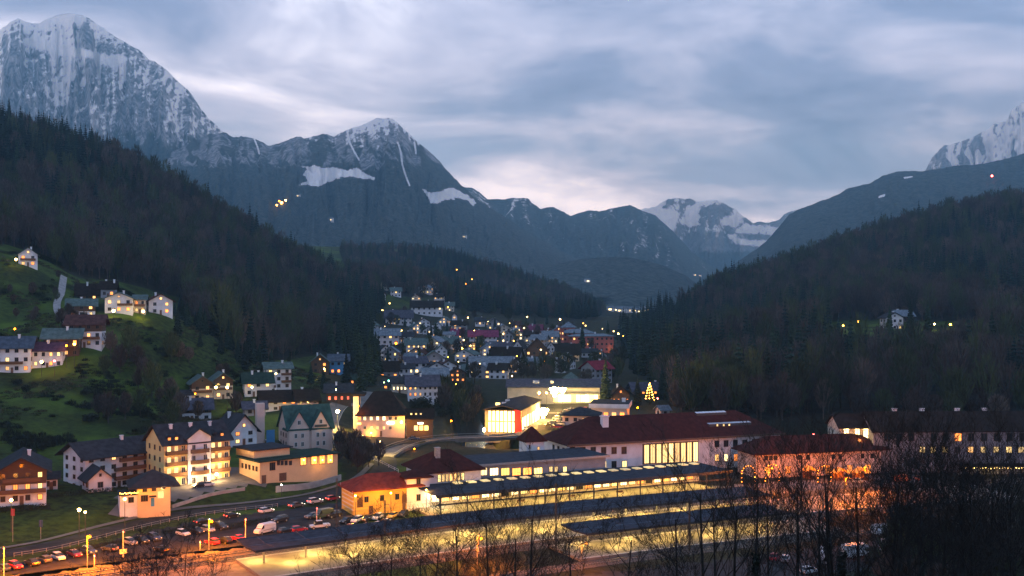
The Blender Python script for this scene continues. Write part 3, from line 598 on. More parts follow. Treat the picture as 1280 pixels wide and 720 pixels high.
protos = bpy.data.collections.new('forest_kinds'); KIND = []
def proto(name, mb, m, extra=None):
    me = mb.mesh(name, m); o = bpy.data.objects.new(name, me); protos.objects.link(o); KIND.append(o)
for i, (hh, rad) in enumerate([(27, 4.3), (24, 4.0), (30, 4.6), (21, 3.9)]):
    mb = conifer_crown(hh, rad, 100 + i, 15, 9); mb.tube([(0, 0, -2), (0, 0, hh * .3)], [.35, .25], 5, cap=False); proto('k%02d' % i, mb, NEEDLE[i % 2])
for i, (hh, rad) in enumerate([(21, 5.2), (18, 5.0), (23, 5.6), (19, 4.6)]):
    proto('k%02d' % (4 + i), fuzzy_crown(hh, rad, 200 + i), TWIG[i % 3])
SCRUB = [mat('rough_grass', (.030, .044, .012), .95, .5, 1.0, inst=.6), mat('dry_scrub', (.050, .044, .024), .95, .5, 1.0, inst=.6), mat('dark_scrub', (.012, .018, .008), .95, .5, 1.0, inst=.5)]
def tuft(rad, hgt, n, seed, s):
    r = random.Random(seed); vs = []; fs = []
    for k in range(n):
        a = r.uniform(0, 6.283); q = rad * r.random() ** .6; c = Vector((math.cos(a) * q, math.sin(a) * q, -.1)); w = Vector((r.uniform(-1, 1), r.uniform(-1, 1), 0)).normalized() * s * r.uniform(.5, 1.2); u = Vector((r.uniform(-.5, .5), r.uniform(-.5, .5), 1)) * hgt * r.uniform(.4, 1.1) * (1.15 - q / rad * .6); o = len(vs)
        vs += [c - w, c + w, c + u]; fs.append((o, o + 1, o + 2))
    return MB().add(vs, fs)
for i in range(3): proto('k%02d' % (8 + i), tuft([1.6, 1.4, 1.5][i], [.55, 1.0, 1.5][i], [70, 60, 90][i], 800 + i, [.16, .10, .16][i]), SCRUB[i])
gn = bpy.data.node_groups.new('forest', 'GeometryNodeTree')
gn.interface.new_socket('Geometry', in_out='INPUT', socket_type='NodeSocketGeometry'); gn.interface.new_socket('Geometry', in_out='OUTPUT', socket_type='NodeSocketGeometry')
_N = gn.nodes; gi = _N.new('NodeGroupInput'); go = _N.new('NodeGroupOutput'); ip = _N.new('GeometryNodeInstanceOnPoints'); ci = _N.new('GeometryNodeCollectionInfo')
ci.inputs['Collection'].default_value = protos; ci.inputs['Separate Children'].default_value = True; ci.inputs['Reset Children'].default_value = True
def named(n, t):
    a = _N.new('GeometryNodeInputNamedAttribute'); a.data_type = t; a.inputs['Name'].default_value = n; return a.outputs[0]
ip.inputs['Pick Instance'].default_value = True
gn.links.new(gi.outputs[0], ip.inputs['Points']); gn.links.new(ci.outputs[0], ip.inputs['Instance'])
gn.links.new(named('kind_index', 'INT'), ip.inputs['Instance Index'])
_rz = _N.new('ShaderNodeCombineXYZ'); gn.links.new(named('turn', 'FLOAT'), _rz.inputs[2]); gn.links.new(_rz.outputs[0], ip.inputs['Rotation'])
gn.links.new(named('size', 'FLOAT'), ip.inputs['Scale']); gn.links.new(ip.outputs[0], go.inputs[0])
def forest(name, label, cat, x, y, z, kind, size):
    me = bpy.data.meshes.new(name); me.from_pydata(np.stack([x, y, z], -1).tolist(), [], [])
    a = me.attributes.new('kind_index', 'INT', 'POINT'); a.data.foreach_set('value', kind.astype(np.int32))
    a = me.attributes.new('turn', 'FLOAT', 'POINT'); a.data.foreach_set('value', rng.uniform(0, 6.28, len(x)).astype(np.float32))
    a = me.attributes.new('size', 'FLOAT', 'POINT'); a.data.foreach_set('value', size.astype(np.float32))
    o = obj(name, me); o['label'] = label; o['category'] = cat; stuff(o)
    md = o.modifiers.new('forest', 'NODES'); md.node_group = gn; return o
def scatter(x0, x1, y0, y1, sp):
    gx, gy = np.meshgrid(np.arange(x0, x1, sp), np.arange(y0, y1, sp)); gx = (gx + rng.uniform(-.45, .45, gx.shape) * sp).ravel(); gy = (gy + rng.uniform(-.45, .45, gy.shape) * sp).ravel()
    k = np.abs(gx) < .62 * gy + 40; return gx[k], gy[k]
def plant_forests():
    x, y = scatter(-760, 20, 400, 1450, 7.6); z = ter(x, y); l, r_, m = wood_mask(x, y, z); px, py = prj(x, y, z)
    k = l; x, y, z, px, py = x[k], y[k], z[k], px[k], py[k]
    con = fbm(x / 90, y / 90, 3, 8) + .45 * np.clip((230 - py) / 80, -0.3, 1) + .35 * np.clip((px - 380) / 60, 0, 1) + rng.uniform(-.22, .22, len(x)) - .25 * np.exp(-((px - 200) / 120) ** 2 - ((py - 300) / 60) ** 2)
    kind = np.where(con > .5, rng.integers(0, 4, len(x)), rng.integers(4, 8, len(x))); forest('left_wood', 'dark mixed wood covering the left-hand hillside', 'forest', x, y, z, kind, rng.uniform(.55, 1.25, len(x)))
    x, y = scatter(60, 860, 400, 1450, 7.6); z = ter(x, y); l, r_, m = wood_mask(x, y, z); k = r_; x, y, z = x[k], y[k], z[k]; px, py = prj(x, y, z)
    con = fbm(x / 80, y / 80, 3, 18) + .25 * np.clip((900 - px) / 80, -.2, 1) + rng.uniform(-.22, .22, len(x)) - .10
    kind = np.where(con > .5, rng.integers(0, 4, len(x)), rng.integers(4, 8, len(x))); forest('right_wood', 'dark mixed wood covering the right-hand hillside', 'forest', x, y, z, kind, rng.uniform(.5, 1.25, len(x)))
    x, y = scatter(-420, 260, 1150, 2150, 10); z = ter(x, y); l, r_, m = wood_mask(x, y, z); k = m & ~l; x, y, z = x[k], y[k], z[k]
    kind = np.where(fbm(x / 110, y / 110, 3, 28) + rng.uniform(-.2, .2, len(x)) > .5, rng.integers(0, 4, len(x)), rng.integers(4, 8, len(x))); forest('middle_wood', 'wooded hill behind the town', 'forest', x, y, z, kind, rng.uniform(.7, 1.1, len(x)))
plant_forests()
def plant_scrub():
    x, y = scatter(-330, -60, 285, 600, 2.1); z = ter(x, y); px, py = prj(x, y, z)
    k = inpoly(px, py, [(-60,310),(60,318),(90,345),(230,385),(300,440),(440,480),(430,500),(300,520),(230,535),(60,560),(-60,600)]) & (fbm(x / 16, y / 16, 4, 61) > .47)
    for d in H:
        hx, hy, _ = W((d['x0'] + d['x1']) / 2, d['base'], d['Y']); k &= np.hypot(x - hx, (y - hy - 4)) > 11
    k &= pdist(x, y, [W(80, 345, 540)[:2], W(71, 378, 480)[:2], W(86, 399, 450)[:2]], False) > 4
    x, y, z = x[k], y[k], z[k]; f = fbm(x / 30, y / 30, 3, 71) + rng.uniform(-.15, .15, len(x))
    kind = np.where(f > .60, 10, np.where(f > .46, 8, 9)); o = forest('meadow_scrub', 'rough tufts and low scrub on the left-hand meadow slope', 'grass', x, y, z, kind, rng.uniform(.5, 1.5, len(x)))
plant_scrub()

# ------------------------------------------------------------------ building kit
WALL = dict(white=mat('white_plaster', (.60, .61, .65), .95, .14, .3), cream=mat('cream_plaster', (.54, .48, .40), .95, .14, .35), pink=mat('pinkish_plaster', (.60, .45, .39), .9, .08, .35),
            ochre=mat('ochre_plaster', (.62, .45, .26), .9, .08, .35), gold=mat('golden_plaster', (.66, .40, .08), .95, .12, .3), yellow=mat('yellow_plaster', (.70, .52, .22), .9, .07, .35), wood=mat('dark_timber', (.085, .052, .034), .85, .35, 2.5, stretch=(.3, .3, 6)),
            red=mat('red_plaster', (.42, .12, .10), .9, .12, .35), greywall=mat('grey_plaster', (.25, .26, .29), .95, .15, .35), dim=mat('dark_grey_plaster', (.16, .165, .19), .95, .2, .3), blue=mat('blue_cladding', (.06, .22, .42), .7, .1, .5))  # dim: grey plaster in a darker tone
def roofmat(n, c, rough=.95): return mat(n, c, rough, .30, .7, .35, 6, stretch=(1, 1, .4), spec=.04)
ROOF = dict(slate=roofmat('slate_roofing', (0.035, 0.037, 0.043)), teal=roofmat('weathered_green_roofing', (0.082, 0.116, 0.111)), brown=roofmat('dark_brown_roofing', (0.023, 0.017, 0.014)), redbrown=roofmat('red_brown_roofing', (0.070, 0.035, 0.031)),
            bluegrey=roofmat('blue_grey_roofing', (0.062, 0.078, 0.103)), purple=roofmat('purple_roofing', (0.078, 0.041, 0.065)), violet=roofmat('violet_grey_roofing', (0.065, 0.065, 0.086)), green=roofmat('dark_green_roofing', (0.023, 0.041, 0.033)),
            paleblue=roofmat('pale_metal_roofing', (0.140, 0.173, 0.206)), magenta=roofmat('magenta_roofing', (0.164, 0.037, 0.082)), crimson=roofmat('crimson_roofing', (0.173, 0.020, 0.037)), copper=roofmat('copper_green_roofing', (0.035, 0.078, 0.070)),
            station=roofmat('station_red_roofing', (0.049, 0.016, 0.014)), redtile=roofmat('lit_red_tile_roofing', (.17, .036, .026)), canopy=roofmat('grey_sheet_roofing', (.040, .047, .060)))  # redtile: lamplight on the roof put into a brighter red
DARKG = mat('dark_window_glass', (.018, .022, .028), .15, .2, .4, spec=.6)
FRAME = mat('brown_window_frame', (.10, .065, .045), .6, .2, 3); WFRAME = mat('white_window_frame', (.6, .6, .6), .6, .1, 3)
LIT = dict(warm=mat('lit_window_warm', (.6, .4, .2), .6, .3, .9, emit=(1, .50, .15), estr=1.5), hot=mat('lit_window_bright', (.7, .6, .4), .6, .3, .9, emit=(1, .72, .32), estr=2.6),
           gold=mat('lit_window_gold', (.7, .5, .2), .6, .3, .9, emit=(1, .58, .12), estr=2.4), orange=mat('lit_window_orange', (.6, .3, .1), .6, .3, .9, emit=(1, .27, .05), estr=1.8),
           red=mat('lit_window_red', (.6, .15, .1), .6, .3, .9, emit=(1, .14, .06), estr=2.2), pale=mat('lit_window_pale', (.6, .5, .3), .6, .3, .9, emit=(1, .66, .22), estr=1.25))
METAL = mat('dark_painted_metal', (.05, .052, .055), .5, .2, 2, metal=.3); GALV = mat('galvanised_metal', (.30, .31, .32), .5, .15, 2, metal=.5)
CONC = mat('concrete', (.34, .33, .31), .9, .18, .5, .3); TIMBER = mat('balcony_timber', (.13, .065, .035), .8, .3, 2, stretch=(.4, .4, 4)); ASPH = mat('asphalt', (.032, .033, .036), .95, .3, .25, .2, 3, spec=.08)
WHITEP = mat('white_paint', (.75, .75, .75), .6, .06, 1); DOORM = mat('brown_door', (.12, .065, .04), .6, .2, 2)
_mc = {}
def cmesh(key, fn):
    if key not in _mc: _mc[key] = fn()
    return _mc[key]
def win_meshes(w, h_, m, fr=FRAME, div=1):
    w, h_ = round(w, 1), round(h_, 1)
    def f():
        b = MB(); t = .12
        b.box(-w/2, -w/2 + t, -.1, .05, 0, h_); b.box(w/2 - t, w/2, -.1, .05, 0, h_); b.box(-w/2 + t, w/2 - t, -.1, .05, h_ - t, h_); b.box(-w/2 + t, w/2 - t, -.14, .05, 0, t)
        for i in range(div): x = -w/2 + w * (i + 1) / (div + 1); b.box(x - .04, x + .04, -.08, .05, t, h_ - t)
        return b.mesh('window', fr)
    def g(): return MB().box(-w/2 + .1, w/2 - .1, -.035, .04, .1, h_ - .1).mesh('pane', m)
    return cmesh(('wf', w, h_, fr.name, div), f), cmesh(('wp', w, h_, m.name), g)
def window(par, x, z, w, h_, m, y=0.0, face='front', depth=0, fr=FRAME, div=1, simple=False, hw=0):
    a, b = win_meshes(w, h_, m, fr, div)
    if face == 'front': loc, rz = (x, y, z), 0
    elif face == 'left': loc, rz = (-hw, x, z), -math.pi / 2
    else: loc, rz = (hw, x, z), math.pi / 2
    if simple:
        o = obj('window', b, par, loc, rz); return o
    o = obj('window', a, par, loc, rz); obj('pane', b, o); return o
def roof_mesh(kind, w, d, z0, rise, ov, m, t=.28, gov=None, ridge_in=None):
    b = MB(); gov = ov if gov is None else gov
    if kind in ('p', 'g'):
        half = (d if kind == 'p' else w) / 2; s = rise / half; lo = z0 - ov * s
        prof = [(-half - ov, lo), (0, z0 + rise), (half + ov, lo), (half + ov, lo + t), (0, z0 + rise + t * 1.15), (-half - ov, lo + t)]
        if kind == 'p': b.prism([(p[0] + d/2, p[1]) for p in prof], -w/2 - gov, w/2 + gov, 'x')
        else: b.prism(prof, -gov, d + gov, 'y')
    else:
        x0, x1, y0, y1 = -w/2 - ov, w/2 + ov, -ov, d + ov
        ri = min(w, d) / 2 + ov if kind == 'h' else (w / 2 + ov if kind == 'y' else 0)
        if ridge_in is not None: ri = ridge_in
        zr = z0 + rise
        if w >= d or kind == 'y': r0, r1 = (x0 + ri, d/2, zr), (x1 - ri, d/2, zr)
        else: r0, r1 = (0, y0 + ri, zr), (0, y1 - ri, zr)
        if kind == 'y': r0 = (-.15, d/2, zr); r1 = (.15, d/2, zr)
        vs = [(x0,y0,z0-t),(x1,y0,z0-t),(x1,y1,z0-t),(x0,y1,z0-t),(x0,y0,z0),(x1,y0,z0),(x1,y1,z0),(x0,y1,z0), r0, r1]
        fs = [(3,2,1,0),(0,1,5,4),(1,2,6,5),(2,3,7,6),(3,0,4,7)]
        if w >= d or kind == 'y': fs += [(4,5,9,8),(5,6,9),(6,7,8,9),(7,4,8)]
        else: fs += [(4,5,8),(5,6,9,8),(6,7,9),(7,4,8,9)]
        b.add(vs, fs)
    return b.mesh('roof', m)
def wall_mesh(kind, w, d, z0, z1, rise, m, zbase=-4.0):
    b = MB(); lo = z0 if z0 > 0 else zbase
    if kind == 'p' and rise: b.prism([(0, lo), (0, z1), (d/2, z1 + rise - .02), (d, z1), (d, lo)], -w/2, w/2, 'x')
    elif kind == 'g' and rise: b.prism([(-w/2, lo), (-w/2, z1), (0, z1 + rise - .02), (w/2, z1), (w/2, lo)], 0, d, 'y')
    else: b.box(-w/2, w/2, 0, d, lo, z1)
    return b.mesh('wall', m)
def balcony(par, x0, x1, z, dep=1.3, m=TIMBER, hgt=1.0, y=0.0):
    o = MB().box(x0, x1, y - dep, y - .01, z - .18, z).build('balcony', m, par)
    b = MB(); b.box(x0, x1, y - dep, y - dep + .1, z + .02, z + hgt); b.box(x0, x0 + .1, y - dep + .1, y - .02, z + .02, z + hgt); b.box(x1 - .1, x1, y - dep + .1, y - .02, z + .02, z + hgt)
    b.build('railing', m, o); return o
def chimney(par, x, y, z, hh=1.6, s=.8):
    b = MB(); b.box(x - s/2, x + s/2, y - s/2, y + s/2, z - 2.2, z + hh); b.box(x - s/2 - .12, x + s/2 + .12, y - s/2 - .12, y + s/2 + .12, z + hh + .003, z + hh + .2); return b.build('chimney', WALL['white'], par)
def house(d):
    o = d['o']; Y = d['Y']; yaw = R(d['yaw']); k = Y / F; rnd = random.Random(d['label'])
    pc_ = ((d['x0'] + d['x1']) / 2 - 640) / F; w = (d['x1'] - d['x0']) * k / max(math.cos(yaw) - pc_ * math.sin(yaw), .3); dep = d['depth']
    cx, cyy, cz_ = W((d['x0'] + d['x1']) / 2, d['base'], Y)
    hh = (d['base'] - d['eave']) * k; rise = max((d['eave'] - d['ridge']) * k - dep * .5 * (d['eave'] - HOR) / F * (1 if d['roof'] != 'g' else .3), 1.0)
    rt = d['roof']; far = Y > 600
    root = empty(d['name'], (cx, cyy, cz_), yaw, d['label'], {'house': 'house'}.get(d['name'], d['name'].replace('_', ' ')))
    wood = o.get('wood', 0); wm = WALL[d['wall']]; rm = ROOF[d['roofm']]
    wall_rise = rise if rt in 'pg' else 0
    if wood:
        zs = hh * (1 - wood)
        obj('wall', wall_mesh('b', w, dep, 0, zs, 0, wm), root); obj('upper_wall', wall_mesh(rt, w + .12, dep + .12, zs + .003, hh, wall_rise, WALL['wood']), root).location.y = -.06
    else: obj('wall', wall_mesh(rt, w, dep, 0, hh, wall_rise, wm), root)
    ov = min(1.8, .7 + .06 * w); ro = obj('roof', roof_mesh(rt, w, dep, hh, rise, ov, rm, .3 if not far else .4, o.get('gover', ov)), root)
    nch = o.get('chim', 1 if w > 7 and rt in 'pgh' else 0)
    for i in range(nch):
        if rt == 'p': chimney(ro, w * rnd.uniform(-.32, .32) + (i - .5) * .2 * w * (nch > 1), dep * .5 + rnd.choice([-1, 1]) * .9, hh + rise - .5, 1.4, .8 if not far else 1.0)
        else: chimney(ro, rnd.choice([-1, 1]) * (.7 + .08 * w), dep * rnd.uniform(.3, .7), hh + rise * .75, 1.6, .8 if not far else 1.0)
    fl, nc = o.get('fl', 2), o.get('nc', 3); fh = hh / fl; lm = LIT[o.get('litc', 'warm')]; litp = o.get('lit', .2)
    bw = max(w / nc * .42, .9); bw = min(bw, 1.5 if not far else 1.9); bh = min(fh * .5, 1.6 if not far else 1.9)
    order = [rnd.random() for _ in range(fl * nc)]; thr = sorted(order)[:int(round(litp * fl * nc))]
    yo = {True: -.06, False: 0.0}
    for f in range(fl):
        inw = wood and (f + .5) * fh > hh * (1 - wood)
        for c in range(nc):
            lit = order[f * nc + c] in thr
            x = -w/2 + w * (c + .5) / nc
            m = lm if lit else DARKG
            if o.get('litc') is None and lit: m = rnd.choice([LIT['warm'], LIT['warm'], LIT['pale'], LIT['hot']]) if far else rnd.choice([LIT['warm'], LIT['pale'], LIT['orange']])
            window(root, x, f * fh + fh * .28, bw, bh, m, y=yo[bool(inw)], div=1, simple=False)
    if rt == 'g' and rise > 2.2: window(root, 0, hh + rise * .18, min(1.2, w * .12), min(1.2, rise * .35), DARKG if rnd.random() > litp else lm, y=-.06 if wood else 0, div=0)
    # visible end wall
    vx = cx; side = None
    rel = yaw + math.atan(pc_)
    if rel > 0.06: side = 'left'
    elif rel < -0.06: side = 'right'
    if side:
        ns = o.get('lc', max(1, int(dep / 4)))
        for f in range(fl):
            for c in range(ns):
                window(root, dep * (c + .5) / ns, f * fh + fh * .28, min(bw, dep / ns * .5), bh, DARKG if rnd.random() > litp * .5 else lm, face=side, hw=w/2 + (.06 if wood and (f + .5) * fh > hh * (1 - wood) else 0), div=1)
    if not far:
        dx = -w/2 + w * (.5 + (nc // 2)) / nc - w / nc * .5
        if nc > 1: MB().box(dx - .5, dx + .5, -.08, .06, -.3, min(2.1, hh * .8)).build('door', DOORM, root)
    for (f, a, b_) in o.get('balc', []):
        balcony(root, -w/2 + w * a, -w/2 + w * b_, f * fh + .1, 1.2, y=-.06 if wood else 0, hgt=.95)
    d.update(root=root, w=w, h=hh, rise=rise, dep=dep)
    return root
# smaller houses that fill the town between the larger ones
_fill = [(530,1000),(555,1010),(575,980),(618,1000),(630,980),(645,1010),(690,990),(522,920),(537,900),(634,900),(646,930),(664,900),(575,800),(540,780),(628,790),(612,770),(660,800),(488,690),(521,640),(546,640),(600,640),(622,630),(650,690),(668,700),(690,690),(560,650),(704,720),(580,720),(480,800),(462,860),(750,780),(672,840),(478,1180),(495,1150),(530,1210),(548,1180),(505,1255),(540,1280),(470,1100),(562,1130),(520,1150),(486,1260),(520,700),(536,610),(740,990),(712,1000)]
for i, (px, Y) in enumerate(_fill):
    r_ = random.Random(i + 50); x = (px - 640) / F * Y; z = tz(x, Y); wpx = r_.uniform(9, 14) / Y * F; hpx = r_.uniform(5, 7.5) / Y * F; b_ = prj(x, Y, z)[1] + .6
    HBs = [((d['x0'] + d['x1']) / 2, (d['base'] + d['ridge']) / 2, d['label'], d['Y']) for d in H]; q = min(HBs[:], key=lambda q: math.hypot(q[0] - px, (q[1] - b_) * 1.3)); wl = r_.choice(['white', 'white', 'cream', 'greywall']); rm_ = r_.choice(['slate', 'teal', 'brown', 'paleblue', 'violet', 'redbrown'])
    _fill[i] = dict(label='', x0=px - wpx / 2, x1=px + wpx / 2, base=b_, eave=b_ - hpx, ridge=b_ - hpx - 3.4 / Y * F, Y=Y, yaw=r_.choice([-25, -10, 0, 12, 25]), depth=9, roof=r_.choice('pg'), wall=wl, roofm=rm_, name='house', o=dict(fl=2, nc=3, lit=r_.uniform(.1, .5)))
for d in H: house(d)
# phrases that tell look-alikes apart by the building they stand next to
_SW = {'with', 'and', 'at', 'of', 'the', 'in', 'on', 'to', 'a', 'by', 'above', 'below', 'behind', 'beside', 'between', 'alone', 'left', 'right', 'its', 'under', 'two', 'one', 'dark', 'white', 'lit', 'open', 'broad', 'own'}
HB = [((d['x0'] + d['x1']) / 2, (d['base'] + d['ridge']) / 2, d['label'], d['Y']) for d in H]
FILLED = _fill
def beside(kind, x, y, z=None):
    px, py = prj(x, y, tz(x, y) + 4 if z is None else z); b = min(HB, key=lambda q: math.hypot(q[0] - px, (q[1] - py) * 1.3) + abs(q[3] - y) * .05)
    w = b[2].split()[:8]
    while w[-1] in _SW: w.pop()
    dx, dy = px - b[0], py - b[1]; rel = ('left of' if dx < 0 else 'right of') if abs(dx) > abs(dy) * 1.1 else ('behind' if y > b[3] else 'before')
    return ' '.join((kind + ' ' + rel + ' the ' + ' '.join(w)).split()[:16])

# ------------------------------------------------------------------ lamps
LAMPC = dict(warm=(1, .60, .23), sodium=(1, .22, .0), orange=(1, .42, .045), yellow=(1, .64, .17), white=(1, .88, .66), red=(1, .06, .05), teal=(.2, 1, .75), green=(.65, 1, .35))
def bulb_mat(c, s):
    m = mat('bulb_%s_%g' % (c, s), (.8, .7, .5), .5, .05, 1, emit=LAMPC[c], estr=s); return m
def point(par, loc, c, power, r=.15, spot=None):
    l = bpy.data.lights.new('lamp_light', 'SPOT' if spot else 'POINT'); l.energy = power; l.color = LAMPC[c]; l.shadow_soft_size = r
    if spot: l.spot_size = R(spot); l.spot_blend = .6
    o = bpy.data.objects.new('lamp_light', l); COL.objects.link(o); o.parent = par; o.location = loc; return o
def street_lamp(x, y, label, hgt=6.0, c='warm', es=40, r=.3, power=0, z=None, group=None, arm=None, name='street_lamp'):
    z0 = tz(x, y) if z is None else z
    root = empty(name, (x, y, z0), 0, label, 'street lamp', group)
    if arm is None:
        obj('pole', cmesh(('pole', round(hgt, 1)), lambda: MB().tube([(0,0,-.5),(0,0,hgt - .05)], [.10, .06], 6).mesh('pole', METAL)), root)
        obj('globe', cmesh(('globe', r, c, es), lambda: MB().ball((0, 0, 0), r, 10, 8).mesh('globe', bulb_mat(c, es), True)), root, (0, 0, hgt + r * .9))
        obj('cap', cmesh(('cap', r), lambda: MB().tube([(0,0,0),(0,0,r*.25)], [r*.7, r*.2], 8).mesh('cap', METAL)), root, (0, 0, hgt + r * 1.85))
        if power: point(root, (0, -r - .35, hgt + r * .6), c, power, .2)
    else:
        ax, ay = arm
        obj('pole', MB().tube([(0,0,-.5),(0,0,hgt - .6),(ax*.2,ay*.2,hgt),(ax,ay,hgt+.15)], [.11, .07, .055, .045], 6).mesh('pole', GALV), root)
        obj('lamp_head', MB().box(ax-.3, ax+.3, ay-.3, ay+.3, hgt+.1, hgt+.25).mesh('lamp_head', METAL), root)
        obj('bulb', cmesh(('globe', r, c, es), lambda: MB().ball((0, 0, 0), r, 10, 8).mesh('globe', bulb_mat(c, es), True)), root, (ax, ay, hgt))
        if power: point(root, (ax, ay - .1, hgt - r - .15), c, power, .2)
    return root

_used = set()
for d in FILLED:
    x, y, z = W((d['x0'] + d['x1']) / 2, (d['base'] + d['eave']) / 2, d['Y']); l = beside('small %s-roofed house' % {'slate': 'slate', 'teal': 'green', 'brown': 'brown', 'paleblue': 'pale', 'violet': 'violet', 'redbrown': 'red'}[d['roofm']], x, y, z)
    if l in _used: l = l.replace('small', 'another small')
    _used.add(l); d['label'] = ' '.join(l.split()[:16]); house(d)

# ------------------------------------------------------------------ roads, river, bridge
def ribbon(name, pts, width, m, step=4.0, off=.10, zfix=None, na=5):
    P = catmull(pts, step); n = len(P); T = np.gradient(P, axis=0); T /= np.linalg.norm(T, axis=1)[:, None]; Nn = np.stack([-T[:, 1], T[:, 0]], -1)
    s = np.linspace(-.5, .5, na); XY = P[:, None] + Nn[:, None] * (s[None, :, None] * width)
    Z = (ter(XY[..., 0], XY[..., 1]) + off) if zfix is None else np.repeat(np.interp(np.linspace(0, 1, n), np.linspace(0, 1, len(zfix)), zfix)[:, None], na, 1)
    V = np.concatenate([XY, Z[..., None]], -1).reshape(-1, 3)
    return struct(obj(name, fastmesh(name, V, gridq(n, na), m)))
def patch(name, poly, m, off=.06, z=None):
    xs = [p[0] for p in poly]; ys = [p[1] for p in poly]; st = 2.5
    gx, gy = np.meshgrid(np.arange(min(xs), max(xs) + st, st), np.arange(min(ys), max(ys) + st, st)); nr, nc = gx.shape
    Q = gridq(nr, nc); fx, fy = gx.ravel(), gy.ravel(); cxx = fx[Q].mean(1); cyy = fy[Q].mean(1); Q = Q[inpoly(cxx, cyy, poly)]
    Zz = (ter(fx, fy) + off) if z is None else np.full(len(fx), z); u, inv = np.unique(Q, return_inverse=True)
    return struct(obj(name, fastmesh(name, np.stack([fx, fy, Zz], -1)[u], inv.reshape(-1, 4), m)))
PAVE = mat('pale_paving', (.12, .115, .11), .85, .2, .3, .2, 3); GRAVEL = mat('track_ballast', (.075, .066, .058), .95, .4, 1.5, .6, 8); PLAT = mat('platform_paving', (.19, .175, .145), .95, .15, .4, .1)
PATHM = mat('gravel_path', (.26, .25, .25), .95, .2, .5)
road_pts = [G(-60, 702), G(0, 693), G(60, 683), G(160, 658), G(240, 642), G(330, 631.5), G(400, 621), (-45, 322), (-42, 338), G(480, 571, 3)]
LIT_ROAD = mat('lit_road_asphalt', (.15, .145, .14), .9, .25, .2, .2, 3, spec=.1)  # asphalt lightened so that the road looks brightly lit
road = ribbon('road', road_pts, 7.5, ASPH, off=.12)
ribbon('footpath', [(x - 4.6, y + 3.2) for x, y in road_pts[:-1]], 1.6, PAVE, off=.22)
J = G(480, 571, 3)
bend = [J, G(450, 566, 3), G(425, 556, 3.6), G(413, 540, 5), G(416, 524, 7), G(432, 511, 8.6), G(450, 503, 10), G(462, 494, 11)]
ribbon('road_bend', bend, 6.5, LIT_ROAD, off=.16)
ribbon('kerb', [(x + 3.6, y - 1.2) for x, y in bend], .3, CONC, off=.28, na=2)
br = [J, G(500, 560, 3.2), G(530, 552, 3.4), G(570, 548, 3.5), G(610, 546.5, 3.5), G(650, 544, 3.4), G(672, 528, 3.6), G(688, 516, 4)]
ribbon('bridge_road', br, 7, LIT_ROAD, zfix=[3.15, 3.2, 3.4, 3.5, 3.5, 3.45, 3.7, 4.2])
DCONC = mat('dark_weathered_concrete', (.11, .108, .10), .95, .25, .5, .3)
def bridge():
    P = catmull(br[:6], 3); T = np.gradient(P, axis=0); T /= np.linalg.norm(T, axis=1)[:, None]; Nn = np.stack([-T[:, 1], T[:, 0]], -1)
    zz = np.interp(np.linspace(0, 1, len(P)), np.linspace(0, 1, 6), [3.15, 3.2, 3.4, 3.5, 3.5, 3.45])
    root = empty('road_bridge', (P[len(P)//2][0], P[len(P)//2][1], 0), 0, 'curved concrete road bridge over the river behind the station', 'bridge'); off = Vector(root.location)
    def strip(name, a, b, z0, z1, m):
        vs = []; fs = []
        for i in range(len(P)):
            A = P[i] + Nn[i] * a; B = P[i] + Nn[i] * b
            vs += [(A[0], A[1], zz[i] + z0), (B[0], B[1], zz[i] + z0), (B[0], B[1], zz[i] + z1), (A[0], A[1], zz[i] + z1)]
        for i in range(len(P) - 1):
            for q in range(4): fs.append((4*i + q, 4*i + (q+1) % 4, 4*i + 4 + (q+1) % 4, 4*i + 4 + q))
        b_ = MB().add([tuple(Vector(v) - off) for v in vs], fs); return b_.build(name, m, root)
    strip('deck', -3.9, 3.9, -1.1, -.05, DCONC); strip('parapet', -3.9, -3.6, 0, .45, DCONC); strip('parapet', 3.6, 3.9, 0, .45, DCONC)
    strip('handrail', -3.8, -3.66, 1.15, 1.25, GALV); strip('handrail', 3.66, 3.8, 1.15, 1.25, GALV)
    for i in range(len(P) // 6, len(P) - 2, max(4, len(P) // 4)):
        MB().box(P[i][0] - off.x - .6, P[i][0] - off.x + .6, P[i][1] - off.y - 2.5, P[i][1] - off.y + 2.5, -6, zz[i] - 1.12).build('pier', DCONC, root)
bridge()
WATER = mat('dark_river_water', (.015, .02, .024), .12, .3, .3, .35, 1.2, spec=.5)
ribbon('river', RIVER, 13, WATER, step=6, zfix=[-.2, -1.2, -1.6, -2.0, -2.4, -2.4, -2.4, -2.2, -2.0])
ribbon('meadow_path', [W(80, 345, 540)[:2], W(76, 362, 505)[:2], W(71, 378, 480)[:2], W(77, 392, 462)[:2], W(86, 399, 450)[:2]], 3.2, PATHM, off=.35)
# car parks and yards
patch('car_park', [G(-30, 716), G(60, 697), G(160, 671), G(240, 652), G(330, 641), G(400, 632), G(428, 628), G(445, 655), G(440, 672), G(310, 684), G(150, 704), G(40, 722)], ASPH)
patch('hotel_forecourt', [G(140, 638, 3), G(215, 622, 3), G(300, 606, 3.3), G(330, 604, 3.4), G(300, 588, 4), G(215, 604, 3.5), G(150, 622, 3)], PAVE, off=.18)
patch('inn_forecourt', [G(442, 549, 4), G(450, 560, 3), G(520, 556, 3), G(545, 545, 4), G(500, 541, 4.8), G(455, 543, 4.6)], ASPH, off=.2)
patch('market_car_park', [G(640, 545, 2.6), G(690, 540, 2.8), G(740, 522, 3.8), G(750, 508, 4.5), G(690, 506, 4.6), G(668, 505, 4.6), G(655, 528, 3.2)], ASPH, off=.12)
patch('lower_yard', [UV(95, 168)[:2], UV(220, 168)[:2], UV(220, 187)[:2], UV(95, 187)[:2]], ASPH, off=.05)
